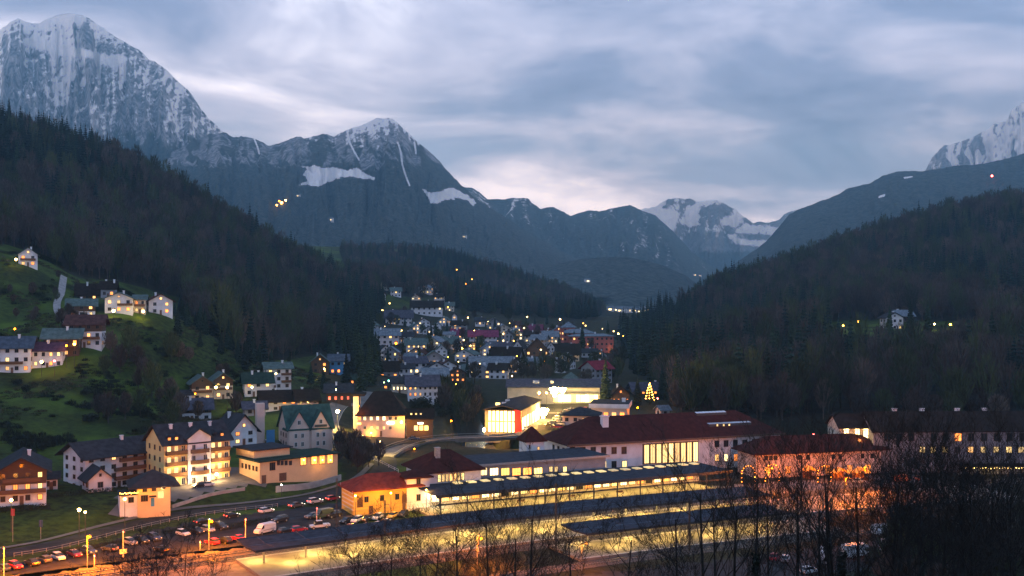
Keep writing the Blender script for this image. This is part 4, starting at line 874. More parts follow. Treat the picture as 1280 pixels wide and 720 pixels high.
patch('station_yard', [UV(175, 214)[:2], UV(260, 214)[:2], UV(260, 262)[:2], UV(175, 262)[:2]], PAVE, off=.05)
def fence_rail(name, label, pts, hgt=1.0, m=GALV, sp=2.5):
    P = catmull(pts, sp); Z = ter(P[:, 0], P[:, 1]); root = empty(name, (P[0][0], P[0][1], Z[0]), 0, label, 'railing'); o = Vector(root.location)
    L = [Vector((P[i][0], P[i][1], Z[i])) - o for i in range(len(P))]
    pm = cmesh(('rpost', hgt, m.name), lambda: MB().box(-.05, .05, -.05, .05, -.4, hgt).mesh('post', m))
    for p in L: obj('post', pm, root, p)
    for q in (.5, 1): MB().tube([p + Vector((0, 0, hgt * q - .08)) for p in L], .045, 4).build('rail', m, root)
fence_rail('guard_rail', 'low metal guard rail along the lower side of the hotel road', [(x + 4.4, y - 2.6) for x, y in road_pts[1:6]])
fence_rail('guard_rail', 'white railing at the road junction below the inn', [G(452, 574, 2.5), G(478, 580, 2.5), G(498, 584, 2.3)], 1.1, WHITEP)
def wall_line(name, label, pts, hgt, th, m, cat='wall'):
    P = np.array(pts, float); root = None; vs = []; fs = []
    Z = ter(P[:, 0], P[:, 1]); T = np.gradient(P, axis=0); T /= np.linalg.norm(T, axis=1)[:, None]; Nn = np.stack([-T[:, 1], T[:, 0]], -1) * th / 2
    for i in range(len(P)):
        A = P[i] - Nn[i]; B = P[i] + Nn[i]; vs += [(A[0], A[1], Z[i] - 1.5), (B[0], B[1], Z[i] - 1.5), (B[0], B[1], Z[i] + hgt), (A[0], A[1], Z[i] + hgt)]
    for i in range(len(P) - 1):
        for q in range(4): fs.append((4*i + q, 4*i + (q+1) % 4, 4*i + 4 + (q+1) % 4, 4*i + 4 + q))
    fs += [(3, 2, 1, 0), (4*len(P) - 4, 4*len(P) - 3, 4*len(P) - 2, 4*len(P) - 1)]
    b = MB().add(vs, fs).build(name, m); tag(b, label, cat); return b
wall_line('retaining_wall', 'low concrete wall below the flat ochre restaurant', catmull([G(345, 606, 3.2), G(385, 600, 3.2), G(426, 591, 3)], 3), 1.8, .4, CONC)
wall_line('terrace_wall', 'low wall glowing yellow at the edge of the hotel forecourt', catmull([G(215, 627, 2.6), G(262, 616, 2.8), G(306, 609, 3)], 3), .9, .35, CONC)

# ------------------------------------------------------------------ railway, laid out along the curve
def sbox(b, o, u0, u1, v0, v1, z0, z1, prof=None, st=6.0):
    """a bar of section v0..v1 x z0..z1 (or any outline of (v,z) points) that follows the curve"""
    pf = prof or [(v0, z0), (v1, z0), (v1, z1), (v0, z1)]; n = max(2, int((u1 - u0) / st) + 1); m_ = len(pf); vs = []; fs = []
    for u in np.linspace(u0, u1, n):
        for (v, z) in pf: q = UV(u, v, z); vs.append((q[0] - o[0], q[1] - o[1], z - o[2]))
    for i in range(n - 1):
        for k in range(m_): fs.append((m_*i + k, m_*i + (k+1) % m_, m_*(i+1) + (k+1) % m_, m_*(i+1) + k))
    fs += [tuple(range(m_))[::-1], tuple(range(m_*(n-1), m_*n))]; return b.add(vs, fs)
def slab(name, u0, u1, v0, v1, z0, z1, m):
    o = UV(u0, v0, 0); q = sbox(MB(), o, u0, u1, v0, v1, z0, z1).build(name, m); q.location = o; return struct(q)
TRACKS = [237.6, 242.3, 213.2, 193.6]
slab('track_bed', -60, 330, 235.2, 244.8, -.2, .08, GRAVEL); slab('track_bed', -60, 330, 210.6, 215.8, -.2, .08, GRAVEL); slab('track_bed', -60, 330, 191, 196.3, -.2, .08, GRAVEL)
slab('dirt_strip', -60, 46, 216.0, 235.0, -.2, .05, mat('packed_dirt', (.20, .13, .085), .95, .3, .4)); slab('track_bed', -60, 60, 245.0, 248.5, -.2, .06, GRAVEL)
RAIL = mat('worn_steel_rail', (.16, .145, .135), .5, .2, 2, metal=.6); SLEEP = mat('concrete_sleeper', (.15, .14, .125), .9, .2, 1)
for k, v in enumerate(TRACKS):
    o = UV(-60, v, 0); t = empty('railway_track', o, 0, ['railway track beside the station platform under the canopy', 'railway track between the two long platforms, nearer the building', 'railway track between the middle and the front platform', 'front railway track nearest to the road'][k], 'track', 'tracks of the station')
    for s in (-.75, .75): sbox(MB(), o, -60, 330, v + s - .05, v + s + .05, .16, .32).build('rail', RAIL, t)
    b = MB()
    for i in range(-600, 3300, 7):
        u = i / 10; c0 = Vector(UV(u, v)); a = HD(u); e = Vector((math.cos(a), math.sin(a), 0)) * .13; n_ = Vector((-math.sin(a), math.cos(a), 0)) * 1.3; c0 -= Vector(o)
        q = [c0 - e - n_, c0 + e - n_, c0 + e + n_, c0 - e + n_]; b.add([(w_.x, w_.y, z) for z in (.02, .17) for w_ in q], [(4, 5, 6, 7), (0, 1, 5, 4), (1, 2, 6, 5), (2, 3, 7, 6), (3, 0, 4, 7)])
    stuff(b.build('sleepers', SLEEP, t))
def platform(u0, u1, v0, v1, label):
    o = UV(u0, v0, 0); t = empty('platform', o, 0, label, 'platform')
    sbox(MB(), o, u0, u1, v0, v1, -.3, .55).build('slab', PLAT, t)
    for v in (v0, v1 - .35): sbox(MB(), o, u0, u1, v, v + .35, .553, .60).build('edge_coping', CONC, t)
    for v in (v0 + .7, v1 - .8): sbox(MB(), o, u0, u1, v, v + .12, .553, .565).build('safety_line', WHITEP, t)
platform(42, 262, 216.0, 234.9, 'long lit middle platform under the long grey canopy')
platform(108, 185, 196.4, 210.4, 'short front platform under the short canopy')
t = empty('platform', UV0(96, 245.2, 0), TRK, 'house platform along the station building', 'platform')
MB().box(0, 92, 0, 19, -.3, .5).build('slab', PLAT, t); MB().box(0, 92, 0, .35, .503, .55).build('edge_coping', CONC, t); MB().box(0, 92, .8, .92, .503, .515).build('safety_line', WHITEP, t)
TUBE = mat('platform_light_tube', (.9, .85, .6), .5, .05, 1, emit=(1, .80, .38), estr=9)
def strip_light(par, loc, c, power, rz=0.0):
    o = obj('light_fitting', cmesh('fit', lambda: MB().box(-.9, .9, -.12, .12, -.06, .06).mesh('light_fitting', TUBE)), par, loc, rz)
    l = bpy.data.lights.new('lamp_light', 'AREA'); l.shape = 'RECTANGLE'; l.size = 2.0; l.size_y = .5; l.energy = power; l.color = LAMPC[c]
    q = bpy.data.objects.new('lamp_light', l); COL.objects.link(q); q.parent = par; q.location = (loc[0], loc[1], loc[2] - .12); q.rotation_euler.z = rz
def canopy(u0, u1, v0, v1, zt, label, posts, lights, power, seam=9.0):
    o = UV(u0, v0, 0); t = empty('platform_canopy', o, 0, label, 'canopy'); mid = (v0 + v1) / 2; rel = lambda u, v, z: Vector(UV(u, v, z)) - Vector(o)
    sbox(MB(), o, u0, u1, 0, 0, 0, 0, [(v0, zt + .25), (mid, zt - .10), (v1, zt + .25), (v1, zt + .55), (mid, zt + .2), (v0, zt + .55)]).build('roof', ROOF['canopy'], t)
    for a in (v0 - .06, v1 + .003): sbox(MB(), o, u0, u1, a, a + .057, zt + .1, zt + .62).build('fascia', METAL, t)
    sbox(MB(), o, u0, u1, mid - .3, mid + .3, zt + .205, zt + .26).build('gutter', ROOF['bluegrey'], t)
    x = u0 + seam / 2
    while x < u1:
        for a, b_ in ((v0 + .02, mid - .4), (mid + .4, v1 - .02)):
            f = lambda v: zt + .555 - .35 * (1 - abs(v - mid) / (v1 - mid)); sbox(MB(), o, x - .06, x + .06, 0, 0, 0, 0, [(a, f(a)), (b_, f(b_)), (b_, f(b_) + .08), (a, f(a) + .08)]).build('seam', ROOF['bluegrey'], t)
        x += seam
    pm = MB().box(-.16, .16, -.16, .16, .5, zt - .15).box(-.12, .12, -2.6, 2.6, zt - .42, zt - .12).mesh('post', GALV)
    for i in range(posts): u = u0 + 4 + (u1 - u0 - 8) * i / (posts - 1); obj('post', pm, t, rel(u, mid, 0), HD(u))
    for i in range(lights): u = u0 + (u1 - u0) * (i + .5) / lights; strip_light(t, rel(u, mid - 3.2 if i % 2 else mid + 2.0, zt - .25), 'yellow', power, HD(u))
    return t
canopy(42, 182, 222, 234.4, 4.4, 'long grey platform canopy running across the middle of the station', 15, 22, 1000)
canopy(112, 172, 200.2, 211.6, 4.4, 'shorter grey platform canopy in front, nearest to the bare trees', 7, 9, 600)

# ------------------------------------------------------------------ large buildings
class Hero:
    """a building set up from its front-left corner; px/py read positions on its facade plane"""
    def __init__(s, name, label, cat, pxl, pyl, zref, yaw, pxr=None, w=None, z0=None, loc=None):
        s.yaw = R(yaw); s.c, s.s = math.cos(s.yaw), math.sin(s.yaw)
        s.x0, s.y0 = loc if loc else G(pxl, pyl, zref); s.z0 = zref if z0 is None else z0
        s.w = w if w else s.X(pxr)
        s.root = empty(name, (s.x0, s.y0, s.z0), s.yaw, label, cat)
    def X(s, px):
        p = (px - 640) / F; return (p * s.y0 - s.x0) / (s.c - p * s.s)
    def Z(s, px, py): return CZ - (py - HOR) / F * (s.y0 + s.X(px) * s.s) - s.z0
    def body(s, d, h_, wall, rt=None, rise=0, roofm=None, ov=.9, ridge_in=None, zb=-4, name='wall', x=0, w=None, y=0, z=0, t=.35):
        w = w or s.w
        o = obj(name, wall_mesh(rt or 'b', w, d, z, h_, rise if rt in ('p', 'g') else 0, WALL.get(wall, wall) if isinstance(wall, str) else wall, zb), s.root, (x + w/2, y, 0))
        r_ = None
        if rt: r_ = obj('roof', roof_mesh(rt, w, d, h_, rise, ov, ROOF[roofm], t, None, ridge_in), s.root, (x + w/2, y, 0))
        return o, r_
    def win(s, px, py0, py1, wpx, m, fr=FRAME, div=1, y=0.0):
        x = s.X(px); z1, z0 = s.Z(px, py0), s.Z(px, py1); w = s.X(px + wpx / 2) - s.X(px - wpx / 2)
        return window(s.root, x, z0, w, z1 - z0, m, y=y, fr=fr, div=div)
    def lwin(s, d, z, w, h_, m, fr=FRAME, div=1): return window(s.root, d, z, w, h_, m, face='left', hw=0, fr=fr, div=div)
    def part(s, name, m, *boxes):
        b = MB()
        for q in boxes: b.box(*q)
        return b.build(name, m, s.root)
Lw, Lp, Lh, Lg, Lo, Lr = LIT['warm'], LIT['pale'], LIT['hot'], LIT['gold'], LIT['orange'], LIT['red']

# station main hall
S = Hero('station_building', 'long white railway station with red-brown hip roof and tall lit hall windows', 'station', 0, 0, 0, 21.6, loc=(18.2, 328), pxr=975)
_, sr = S.body(20, 11.0, 'white', 'h', 7.4, 'station', 1.3, 13)
S.part('cornice', FRAME, (-1.28, S.w + 1.28, -1.42, -1.305, 10.45, 11.05))
for px in (715.5, 728.5, 741.5, 754.5, 767.5, 780): S.win(px, 558.5, 567.5, 6.5, DARKG)
for px, m in ((716, Lh), (729, Lh), (742, Lh), (755, Lh), (767.5, DARKG), (780.5, Lp)): S.win(px, 576, 585, 6, m)
for i in range(9): S.win(808.2 + i * 7.65, 555.5 - i * .42, 579.5 - i * .30, 6.2, Lp, div=1)
S.part('window_surround', FRAME, (S.X(803), S.X(873), -.028, -.005, S.Z(803, 581), S.Z(803, 555)))
for k, px in enumerate((896, 907.5, 919, 931, 943, 955)): S.win(px, 550.5 - k * .4, 559 - k * .4, 6, DARKG)
for k, (px, m) in enumerate(((896, Lw), (907.5, Lh), (919.5, Lo), (931.5, DARKG))): S.win(px, 567.5, 576.5, 5, m)
for d_ in (4, 8, 12): S.lwin(d_, 7.2, 1.5, 2.3, DARKG)
b = MB().box(-1.1, 1.1, -.9, .9, -3.5, 4.0).box(-1.3, 1.3, -1.1, 1.1, 4.003, 4.4); o = b.build('chimney', WALL['white'], sr); o.location = (S.X(766) - S.w/2, 6.0, 14.6)
SKY = mat('roof_glazing', (.45, .52, .60), .25, .15, .5, spec=.6)
def dormer_strip(pxa, pxb, y0, y1, z0, z1, lit=False):
    o = MB().prism([(y0, z0), (y0, z1), (y1, z1 + .35), (y1, z0)], S.X(pxa), S.X(pxb), 'x').build('skylight', METAL, S.root)
    n = 9; xa, xb = S.X(pxa), S.X(pxb)
    for i in range(n):
        q = MB().prism([(y0 + .1, z1 + .04), (y0 + .1, z1 + .10), (y1, z1 + .46), (y1, z1 + .40)], xa + (xb - xa) * i / n + .08, xa + (xb - xa) * (i + 1) / n - .08, 'x').build('pane', SKY, o)
dormer_strip(893, 946, 3.2, 5.6, 12.2, 14.7); dormer_strip(887, 925, 8.2, 9.6, 16.6, 18.0)
for px in (903, 911, 918): S.win(px, 531, 534.5, 2.6, Lp, y=3.16)
T_ = Hero('station_turret', 'white corner turret with dark pyramid roof beside the station hall', 'turret', 0, 0, 0, 21.6, loc=(4.6, 325.5), w=6.2)
T_.body(6.2, 12.4, 'white', 'y', 4.3, 'station', .8); T_.win(673, 558, 562.5, 3, Lw); T_.win(662, 556, 561, 2, DARKG)

# connecting wing with six large lit windows
Wg = Hero('station_wing', 'flat-roofed station wing with six large lit windows', 'station wing', 0, 0, 0, 25.5, loc=UV0(116, 270)[:2], w=44.5)
Wg.body(17, 9.4, 'greywall'); Wg.part('roof', ROOF['canopy'], (-.9, Wg.w + .9, -1.0, 17.8, 9.403, 9.9)); Wg.part('roof_edge', GALV, (-.95, Wg.w + .95, -1.08, -1.003, 9.35, 9.98))
for px, m in ((603.5, Lh), (617.5, Lh), (631.5, Lg), (645.5, Lo), (659, Lo), (672.5, Lg)): Wg.win(px, 584.5, 594.5, 11, m, div=2)
for px in (688.5, 695, 706): Wg.win(px, 583, 590, 5, Lp)

# hip-roofed block and stair tower
Bk = Hero('station_annex', 'white station annex with dark red hip roof and wide band window', 'annex', 0, 0, 0, 25.5, loc=UV0(100.5, 266)[:2], w=16.6)
_, bkr = Bk.body(16, 9.4, 'white', 'h', 4.9, 'station', 1.2, 7.5)
for i in range(7): Bk.win(549 + i * 4.9, 592.8 - i * .35, 602.8 - i * .4, 4.0, Lp if i not in (3, 4) else Lw, div=1)
o = MB().box(-.7, .7, -.6, .6, -2, 1.6).box(-.8, .8, -.7, .7, 1.62, 1.8).build('chimney', GALV, bkr); o.location = (-3, 5, 13.6)
St = Hero('stair_tower', 'slim white stair tower between yellow house and annex', 'tower', 0, 0, 0, 25.5, loc=UV0(93.6, 262.3)[:2], w=6.6)
St.body(7, 9.0, 'white', 'y', 1.6, 'station', .9); St.win(523, 597.5, 606.5, 5, DARKG); St.win(523, 617.5, 626, 5, DARKG)
point(St.root, (8.4, -1.6, 4.2), 'white', 900, .2)
o = MB().ball((0, 0, 0), .42, 10, 8).build('wall_lamp', bulb_mat('white', 30), St.root); o.location = (7.6, -.7, 3.5)

# yellow house
Yh = Hero('yellow_house', 'yellow floodlit house with red hip roof and lattice panels', 'house', 443, 645, 0, 27, pxr=526)
Yh.body(11, 6.7, 'gold', 'h', 3.3, 'redtile', 1.0, 6.2)
for px in (458, 477.5, 496.5, 515): Yh.win(px, 620.5 - (px - 458) * .09, 628 - (px - 458) * .09, 5.2, DARKG if px < 510 else Lo)
Yh.part('door', DOORM, (Yh.X(461), Yh.X(466), -.1, .05, 0, 2.3)); Yh.part('door', DOORM, (Yh.X(503), Yh.X(507), -.1, .05, 0, 2.3))
LATT = mat('white_lattice', (.72, .62, .45), .7, .08, 2)
for px in (450, 506):
    x0 = Yh.X(px - 3.6); x1 = Yh.X(px + 3.6); lb = MB(); z0, z1 = 2.2, 6.0
    n = 5
    for i in range(-n, n + 1):
        a0, a1 = x0 + (x1 - x0) * i / n, x0 + (x1 - x0) * i / n + (z1 - z0)
        for fl_ in (0, 1):
            pts = []
            for t in (0, 1):
                xx = a0 + (a1 - a0) * t
            xs = max(a0, x0); xe = min(a1, x1)
            if xe - xs < .1: continue
            za, zb_ = z0 + (xs - a0), z0 + (xe - a0)
            if fl_: xs, xe = x0 + x1 - xs, x0 + x1 - xe
            lb.tube([(xs, -.06 - .03 * fl_, za), (xe, -.06 - .03 * fl_, zb_)], .07, 4, cap=False)
    lb.build('lattice_panel', TIMBER, Yh.root)
for zz_ in (1.2, 2.3, 3.4, 4.5, 5.6): MB().box(-.12, -.02, .8, 10.2, zz_, zz_ + .3).build('shutter_slat', LATT, Yh.root)
for (a, bq, hq, pw) in ((-1.2, -4.5, 6.0, 1800), (8, -6.0, 6.2, 2600), (18, -6.0, 6.2, 2600)):
    x, y = Yh.x0 + a * Yh.c - bq * Yh.s, Yh.y0 + a * Yh.s + bq * Yh.c
    street_lamp(x, y, ['sodium lamp at the left corner of the yellow house', 'sodium lamp in front of the yellow house', 'sodium lamp near the right end of the yellow house'][[-1.2, 8, 18].index(a)], hq, 'orange', 30, .22, pw, z=0)

# house-platform canopy with skylights and lit wall behind
C1 = Hero('station_canopy', 'broad dark canopy with skylights along the station building', 'canopy', 0, 0, 0, 25.5, loc=UV0(97, 249)[:2], w=95)
C1.part('roof', ROOF['canopy'], (0, 95, 0, 19.5, 5.75, 6.1)); C1.part('fascia', METAL, (-.05, 95.05, -.08, -.005, 5.35, 6.2)); C1.part('transom_beam', METAL, (0, 95, .25, .6, 3.35, 3.7))
sm = MB().box(-1.1, 1.1, -1.3, 1.3, 0, .28).mesh('skylight', cmesh('skm', lambda: mat('lit_skylight', (.5, .45, .3), .3, .3, .8, emit=(1, .72, .25), estr=.55)) if False else mat('lit_skylight', (.5, .45, .3), .3, .3, .8, emit=(1, .72, .25), estr=.5))
for i in range(20): obj('skylight', sm, C1.root, (12 + i * 4.2, 14.8, 6.103))
pm = MB().box(-.15, .15, -.15, .15, .5, 5.74).mesh('post', METAL)
for i in range(13): obj('post', pm, C1.root, (1.2 + i * 7.7, .42, 0))
C1.part('back_wall', WALL['cream'], (.2, 94.8, 16.5, 16.9, -1, 5.74))
for i in range(30): window(C1.root, 3.0 + i * 3.05, 1.0, 2.4, 2.2, [Lh, Lh, Lg, Lh, Lp, Lo][(i * 7) % 6] if i % 8 else DARKG, y=16.5, div=2)
for i in range(10): strip_light(C1.root, (5 + i * 9.3, 8, 5.6), 'yellow', 1000)
BOARD = mat('timetable_board', (.5, .5, .45), .6, .2, 3); BENCH_ = mat('bench_wood', (.16, .09, .05), .7, .2, 2)
for i, px in enumerate((700, 760, 812)):
    u = 0
    t = empty('platform_bench', UV0(125 + i * 16, 256, .55), TRK, ['left', 'middle', 'right'][i] + ' bench on the lit house platform', 'bench', None)
    MB().box(-1.2, 1.2, -.25, .25, .4, .5).build('seat', BENCH_, t); MB().box(-1.2, 1.2, .22, .3, .55, 1.0).build('backrest', BENCH_, t)
    for x in (-1, 1): MB().box(x - .05, x + .05, -.2, .2, 0, .395).build('leg', METAL, t)

# right-hand pavilion of the station
Pv = Hero('station_pavilion', 'long low pavilion with dark red hip roof right of the station', 'pavilion', 945, 598, 0, 14, pxr=1106)
Pv.body(13, Pv.Z(945, 567), 'pink', 'h', 4.6, 'station', 1.6, 8)
for px in (957.5, 963.5, 969.5, 1000, 1010, 1042, 1050, 1078, 1090): Pv.win(px, 569.5 - (px - 957) * .02, 575.5 - (px - 957) * .02, 4.5, DARKG)
for px in (960, 985, 1012, 1035, 1062, 1085): Pv.win(px, 583 - (px - 957) * .02, 592, 7, Lo, div=2)

# far right long building
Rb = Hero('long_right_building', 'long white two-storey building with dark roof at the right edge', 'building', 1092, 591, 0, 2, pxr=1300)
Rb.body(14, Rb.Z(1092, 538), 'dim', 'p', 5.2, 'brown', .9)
for k, px in enumerate((1109, 1124, 1139, 1167, 1182, 1197.5, 1214, 1230, 1246, 1262, 1278)): Rb.win(px, 541.5, 551.5, 8 if px != 1197.5 else 9, LIT['orange'] if px == 1197.5 else DARKG, div=1)
for k, px in enumerate((1153, 1166, 1181, 1197, 1213, 1229, 1245, 1261, 1276)): Rb.win(px, 558, 566, 7.5, [Lp, Lp, Lp, DARKG, Lw, Lp, Lp, Lp, Lp][k], div=1)
for px in (1130, 1165, 1210, 1245): 
    o = MB().box(-.7, .7, -.5, .5, -1.4, 1.3).box(-.8, .8, -.6, .6, 1.303, 1.5).build('chimney', WALL['white'], Rb.root); o.location = (Rb.X(px), 7.8, Rb.Z(1092, 538) + 5)
Ar = Hero('arched_gable_wing', 'lit white wing with arched loggia openings left of the long building', 'wing', 1050, 566, 6, 2, pxr=1091, z0=0)
Ar.body(12, Ar.Z(1050, 534), 'cream', 'p', 3.6, 'brown', .8, zb=-1)
for px in (1058, 1072, 1082):
    o = Ar.win(px, 537.5, 548, 7, Lh, div=1); x = Ar.X(px); z = Ar.Z(px, 537.5); rad = (Ar.X(px + 3.5) - Ar.X(px - 3.5)) / 2
    MB().add([(x + rad * math.cos(a * math.pi / 8), -.05, z + rad * .8 * math.sin(a * math.pi / 8)) for a in range(9)] + [(x + rad * math.cos(a * math.pi / 8), .05, z + rad * .8 * math.sin(a * math.pi / 8)) for a in range(9)],
             [tuple(range(9)), tuple(range(17, 8, -1))]).build('arch_light', Lh, Ar.root)
point(Ar.root, (Ar.w / 2, -3, Ar.Z(1065, 548)), 'yellow', 500)
Pc = Hero('lit_porch', 'low porch with strings of white lights under the long right building', 'porch', 1206, 596, 0, 2, pxr=1300)
Pc.part('roof', ROOF['brown'], (0, Pc.w, 0, 5, 3.2, 3.5)); Pc.part('back_wall', WALL['greywall'], (0, Pc.w, 4.8, 5, -1, 3.19))
for i in range(6): Pc.part('post', FRAME, (i * Pc.w / 5.2, i * Pc.w / 5.2 + .18, .1, .28, -1, 3.19))
for i in range(26):
    o = obj('bulb', cmesh('pbulb', lambda: MB().ball((0,0,0), .16, 6, 5).mesh('bulb', bulb_mat('yellow', 8))), Pc.root, (.4 + i * (Pc.w - 1) / 26, -.1, 2.9 - .25 * math.sin(i * .9) ** 2))
point(Pc.root, (Pc.w * .4, 1.5, 2.2), 'yellow', 350)

# christmas market in front of the pavilion
GLOWR = bulb_mat('sodium', 10)
def light_arch(px, py, wpx, label):
    x, y = G(px, py, 0); k = y / F; r_ = wpx * k / 2
    t = empty('light_arch', (x, y, 0), R(14), label, 'light arch')
    pts = [(-r_, 0, 0), (-r_, 0, r_ * 1.2)] + [(r_ * math.cos(math.pi - a * math.pi / 8), 0, r_ * 1.2 + r_ * math.sin(a * math.pi / 8)) for a in range(1, 8)] + [(r_, 0, r_ * 1.2), (r_, 0, 0)]
    MB().tube(pts, .12, 5).build('frame', METAL, t)
    gm = cmesh('archbulb', lambda: MB().ball((0, 0, 0), .17, 6, 5).mesh('bulb', GLOWR))
    P = catmull(pts, .55)
    for p in P[::2]: obj('bulb', gm, t, (p[0], -.2, p[2]))
    point(t, (0, -1.5, r_ * 1.3), 'sodium', 500)
light_arch(935, 602, 18, 'left glowing light arch before the station pavilion'); light_arch(965, 601, 19, 'second glowing light arch from the left, before the pavilion'); light_arch(1030, 602, 18, 'right glowing light arch before the pavilion')
def stall(px, py, w, label, c, power):
    x, y = G(px, py, 0); t = empty('market_stall', (x, y, 0), R(14), label, 'stall')
    gl = mat('glowing_tent_' + c, (.7, .4, .15), .7, .2, 1, emit=LAMPC[c], estr=1.6)
    MB().prism([(-w/2, 2.4), (0, 3.9), (w/2, 2.4), (w/2, 2.55), (0, 4.05), (-w/2, 2.55)], -1.8, 1.8, 'y').build('roof', gl, t)
    MB().box(-w/2 + .2, w/2 - .2, -1.2, -1.0, 0, 1.0).build('counter', TIMBER, t); MB().box(-w/2 + .2, w/2 - .2, 1.5, 1.6, 0, 2.39).build('back_panel', TIMBER, t)
    for sx in (-1, 1):
        for sy in (-1.5, 1.4): MB().box(sx * (w/2 - .2) - .06, sx * (w/2 - .2) + .06, sy - .06, sy + .06, 0, 2.395).build('post', TIMBER, t)
    point(t, (0, -.2, 2.1), c, power)
stall(988, 594, 5.5, 'big tent stall glowing yellow-orange before the pavilion', 'orange', 900)
stall(1012, 598, 3.6, 'small stall between the two glowing arches', 'sodium', 400)
stall(1050, 600, 4.4, 'stall glowing red right of the tent', 'sodium', 700); stall(1076, 600, 4.4, 'rightmost glowing market stall before the pavilion', 'sodium', 700)
def yard_light(u, v, hgt, label, power, c='sodium'):
    x, y, _ = UV(u, v); return street_lamp(x, y, label, hgt, c, 5, .28, power, z=0, arm=(.9, -.9), name='yard_lamp')
yard_light(196, 244, 8, 'tall sodium lamp at the right end of the long canopy', 17000); yard_light(222, 236, 8, 'tall sodium lamp on the yard by the light arches', 20000); yard_light(206, 222, 8, 'tall sodium lamp on the right part of the middle platform', 16000)
yard_light(14, 246.5, 7, 'sodium lamp beside the tracks below the car park', 34000); yard_light(40, 248, 7, 'sodium lamp behind the left end of the long canopy', 30000); yard_light(-6, 246.5, 7, 'sodium lamp by the tracks at the far left', 30000)
yard_light(86, 205, 6, 'sodium lamp behind the bare trees at the bottom', 18000); yard_light(104, 190, 6, 'sodium lamp by the lower road', 3500)

# ------------------------------------------------------------------ hotel row
Hy = Hero('balcony_hotel', 'yellow floodlit hotel with three rows of timber balconies and white centre gable', 'hotel', 205, 610, 3, 40, pxr=287)
hh = Hy.Z(205, 555); _, hr = Hy.body(14, hh, 'yellow', 'p', 4.6, 'slate', 1.0); fh = hh / 4
x0, x1 = Hy.X(233.5), Hy.X(262)
o = obj('centre_gable', wall_mesh('g', x1 - x0, 4.4, 0, hh + 1.2, 2.3, WALL['white']), Hy.root, ((x0 + x1) / 2, -.9, 0)); obj('gable_roof', roof_mesh('g', x1 - x0, 8, hh + 1.2, 2.5, .7, ROOF['slate'], .3), Hy.root, ((x0 + x1) / 2, -.9, 0))
for f in range(1, 4):
    balcony(Hy.root, .4, x0 - .15, f * fh, 1.2); balcony(Hy.root, x1 + .15, Hy.w - .2, f * fh, 1.2); balcony(Hy.root, x0 + .8, x1 - .8, f * fh, 1.0, y=-.9)
for f in range(4):
    for (a, b_, n, yy) in ((.4, x0, 3, 0), (x0, x1, 2, -.9), (x1, Hy.w, 3, 0)):
        for i in range(n):
            x = a + (b_ - a) * (i + .5) / n; window(Hy.root, x, f * fh + .35, 1.2, 2.0, [DARKG, Lw, DARKG, Lp, DARKG][(f * 5 + i * 3 + n) % 5], y=yy, fr=WFRAME)
for f in range(4):
    for d_ in (3, 7, 11): Hy.lwin(d_, f * fh + .8, 1.1, 1.5, DARKG)
for i in range(3): chimney(hr, (i - 1) * 6.0, 5.2, hh + 3.3, 1.5)
for px in (213, 222, 270, 279):
    o = MB().box(-.6, .6, -.2, 1.8, 0, 1.1).prism([(-.75, 1.1), (0, 1.7), (.75, 1.1)], -.35, 1.9, 'y').build('dormer', ROOF['slate'], Hy.root); o.location = (Hy.X(px), 1.0, hh + .6); MB().box(-.4, .4, -.26, -.2, .2, .95).build('pane', Lo if px != 270 else DARKG, o)
for k, px in enumerate((233, 266)):
    x = Hy.X(px); o = MB().ball((0, 0, 0), .36, 10, 8).build('floodlight', bulb_mat('white', 34), Hy.root); o.location = (x, -2.6, 2.7)
    MB().tube([(0, 0, -3.2), (0, 0, -.3)], .06, 6).build('lamp_pole', METAL, o); point(Hy.root, (x, -3.4, 2.8), 'warm', 1700, .3)
point(Hy.root, (3, -3.2, 6.0), 'warm', 420, .3); point(Hy.root, (Hy.w - 3, -3.2, 6.0), 'warm', 420, .3)

Pa = Hero('garden_pavilion', 'small restaurant pavilion with dark tent roof and fairy lights', 'pavilion', 150, 636, 3, 24, pxr=213)
Pa.body(8.5, Pa.Z(190, 607), 'ochre', 'y', 3.6, 'slate', 2.3, x=Pa.X(172), w=Pa.w - Pa.X(172))
Pa.body(7.5, 3.2, 'white', x=0, w=Pa.X(176), y=.6, name='bay_wall'); Pa.part('bay_roof', ROOF['slate'], (-.3, Pa.X(176) - .02, .2, 8.4, 3.203, 3.5))
Pa.win(181, 609, 615, 6, DARKG); Pa.win(192.5, 608, 614, 6, DARKG); Pa.win(204, 605.5, 611.5, 6, DARKG); Pa.win(201, 614, 623, 8, LIT['pale'], fr=WFRAME, div=2); Pa.win(180.5, 619, 627, 9, DARKG, div=2); Pa.win(164, 622, 629, 7, DARKG, y=.6)
Pa.part('blue_door', WALL['blue'], (Pa.X(188.5), Pa.X(193), -.1, .05, 0, 2.2)); Pa.part('porch_roof', ROOF['slate'], (Pa.X(186), Pa.X(195), -1.3, -.01, 2.6, 2.8))
for i in range(34):
    a = i / 33; x = Pa.X(150) + (Pa.w + .6) * a; y_ = -1.2 if a > .36 else -.2
    obj('fairy_light', cmesh('fairy', lambda: MB().ball((0, 0, 0), .13, 6, 5).mesh('fairy_light', bulb_mat('orange', 14))), Pa.root, (x, y_, (Pa.Z(190, 606) if a > .36 else 4.0) - .22 * math.sin(i * 1.1) ** 2))
point(Pa.root, (Pa.X(178), -2.4, 4.0), 'orange', 260); point(Pa.root, (Pa.X(203), -3.2, 4.0), 'warm', 330); point(Pa.root, (Pa.X(155), -2.0, 4.2), 'orange', 160)
street_lamp(*G(156, 660, 0.3), 'starry lamp on a pole before the garden pavilion', 7.2, 'orange', 40, .34, 700)

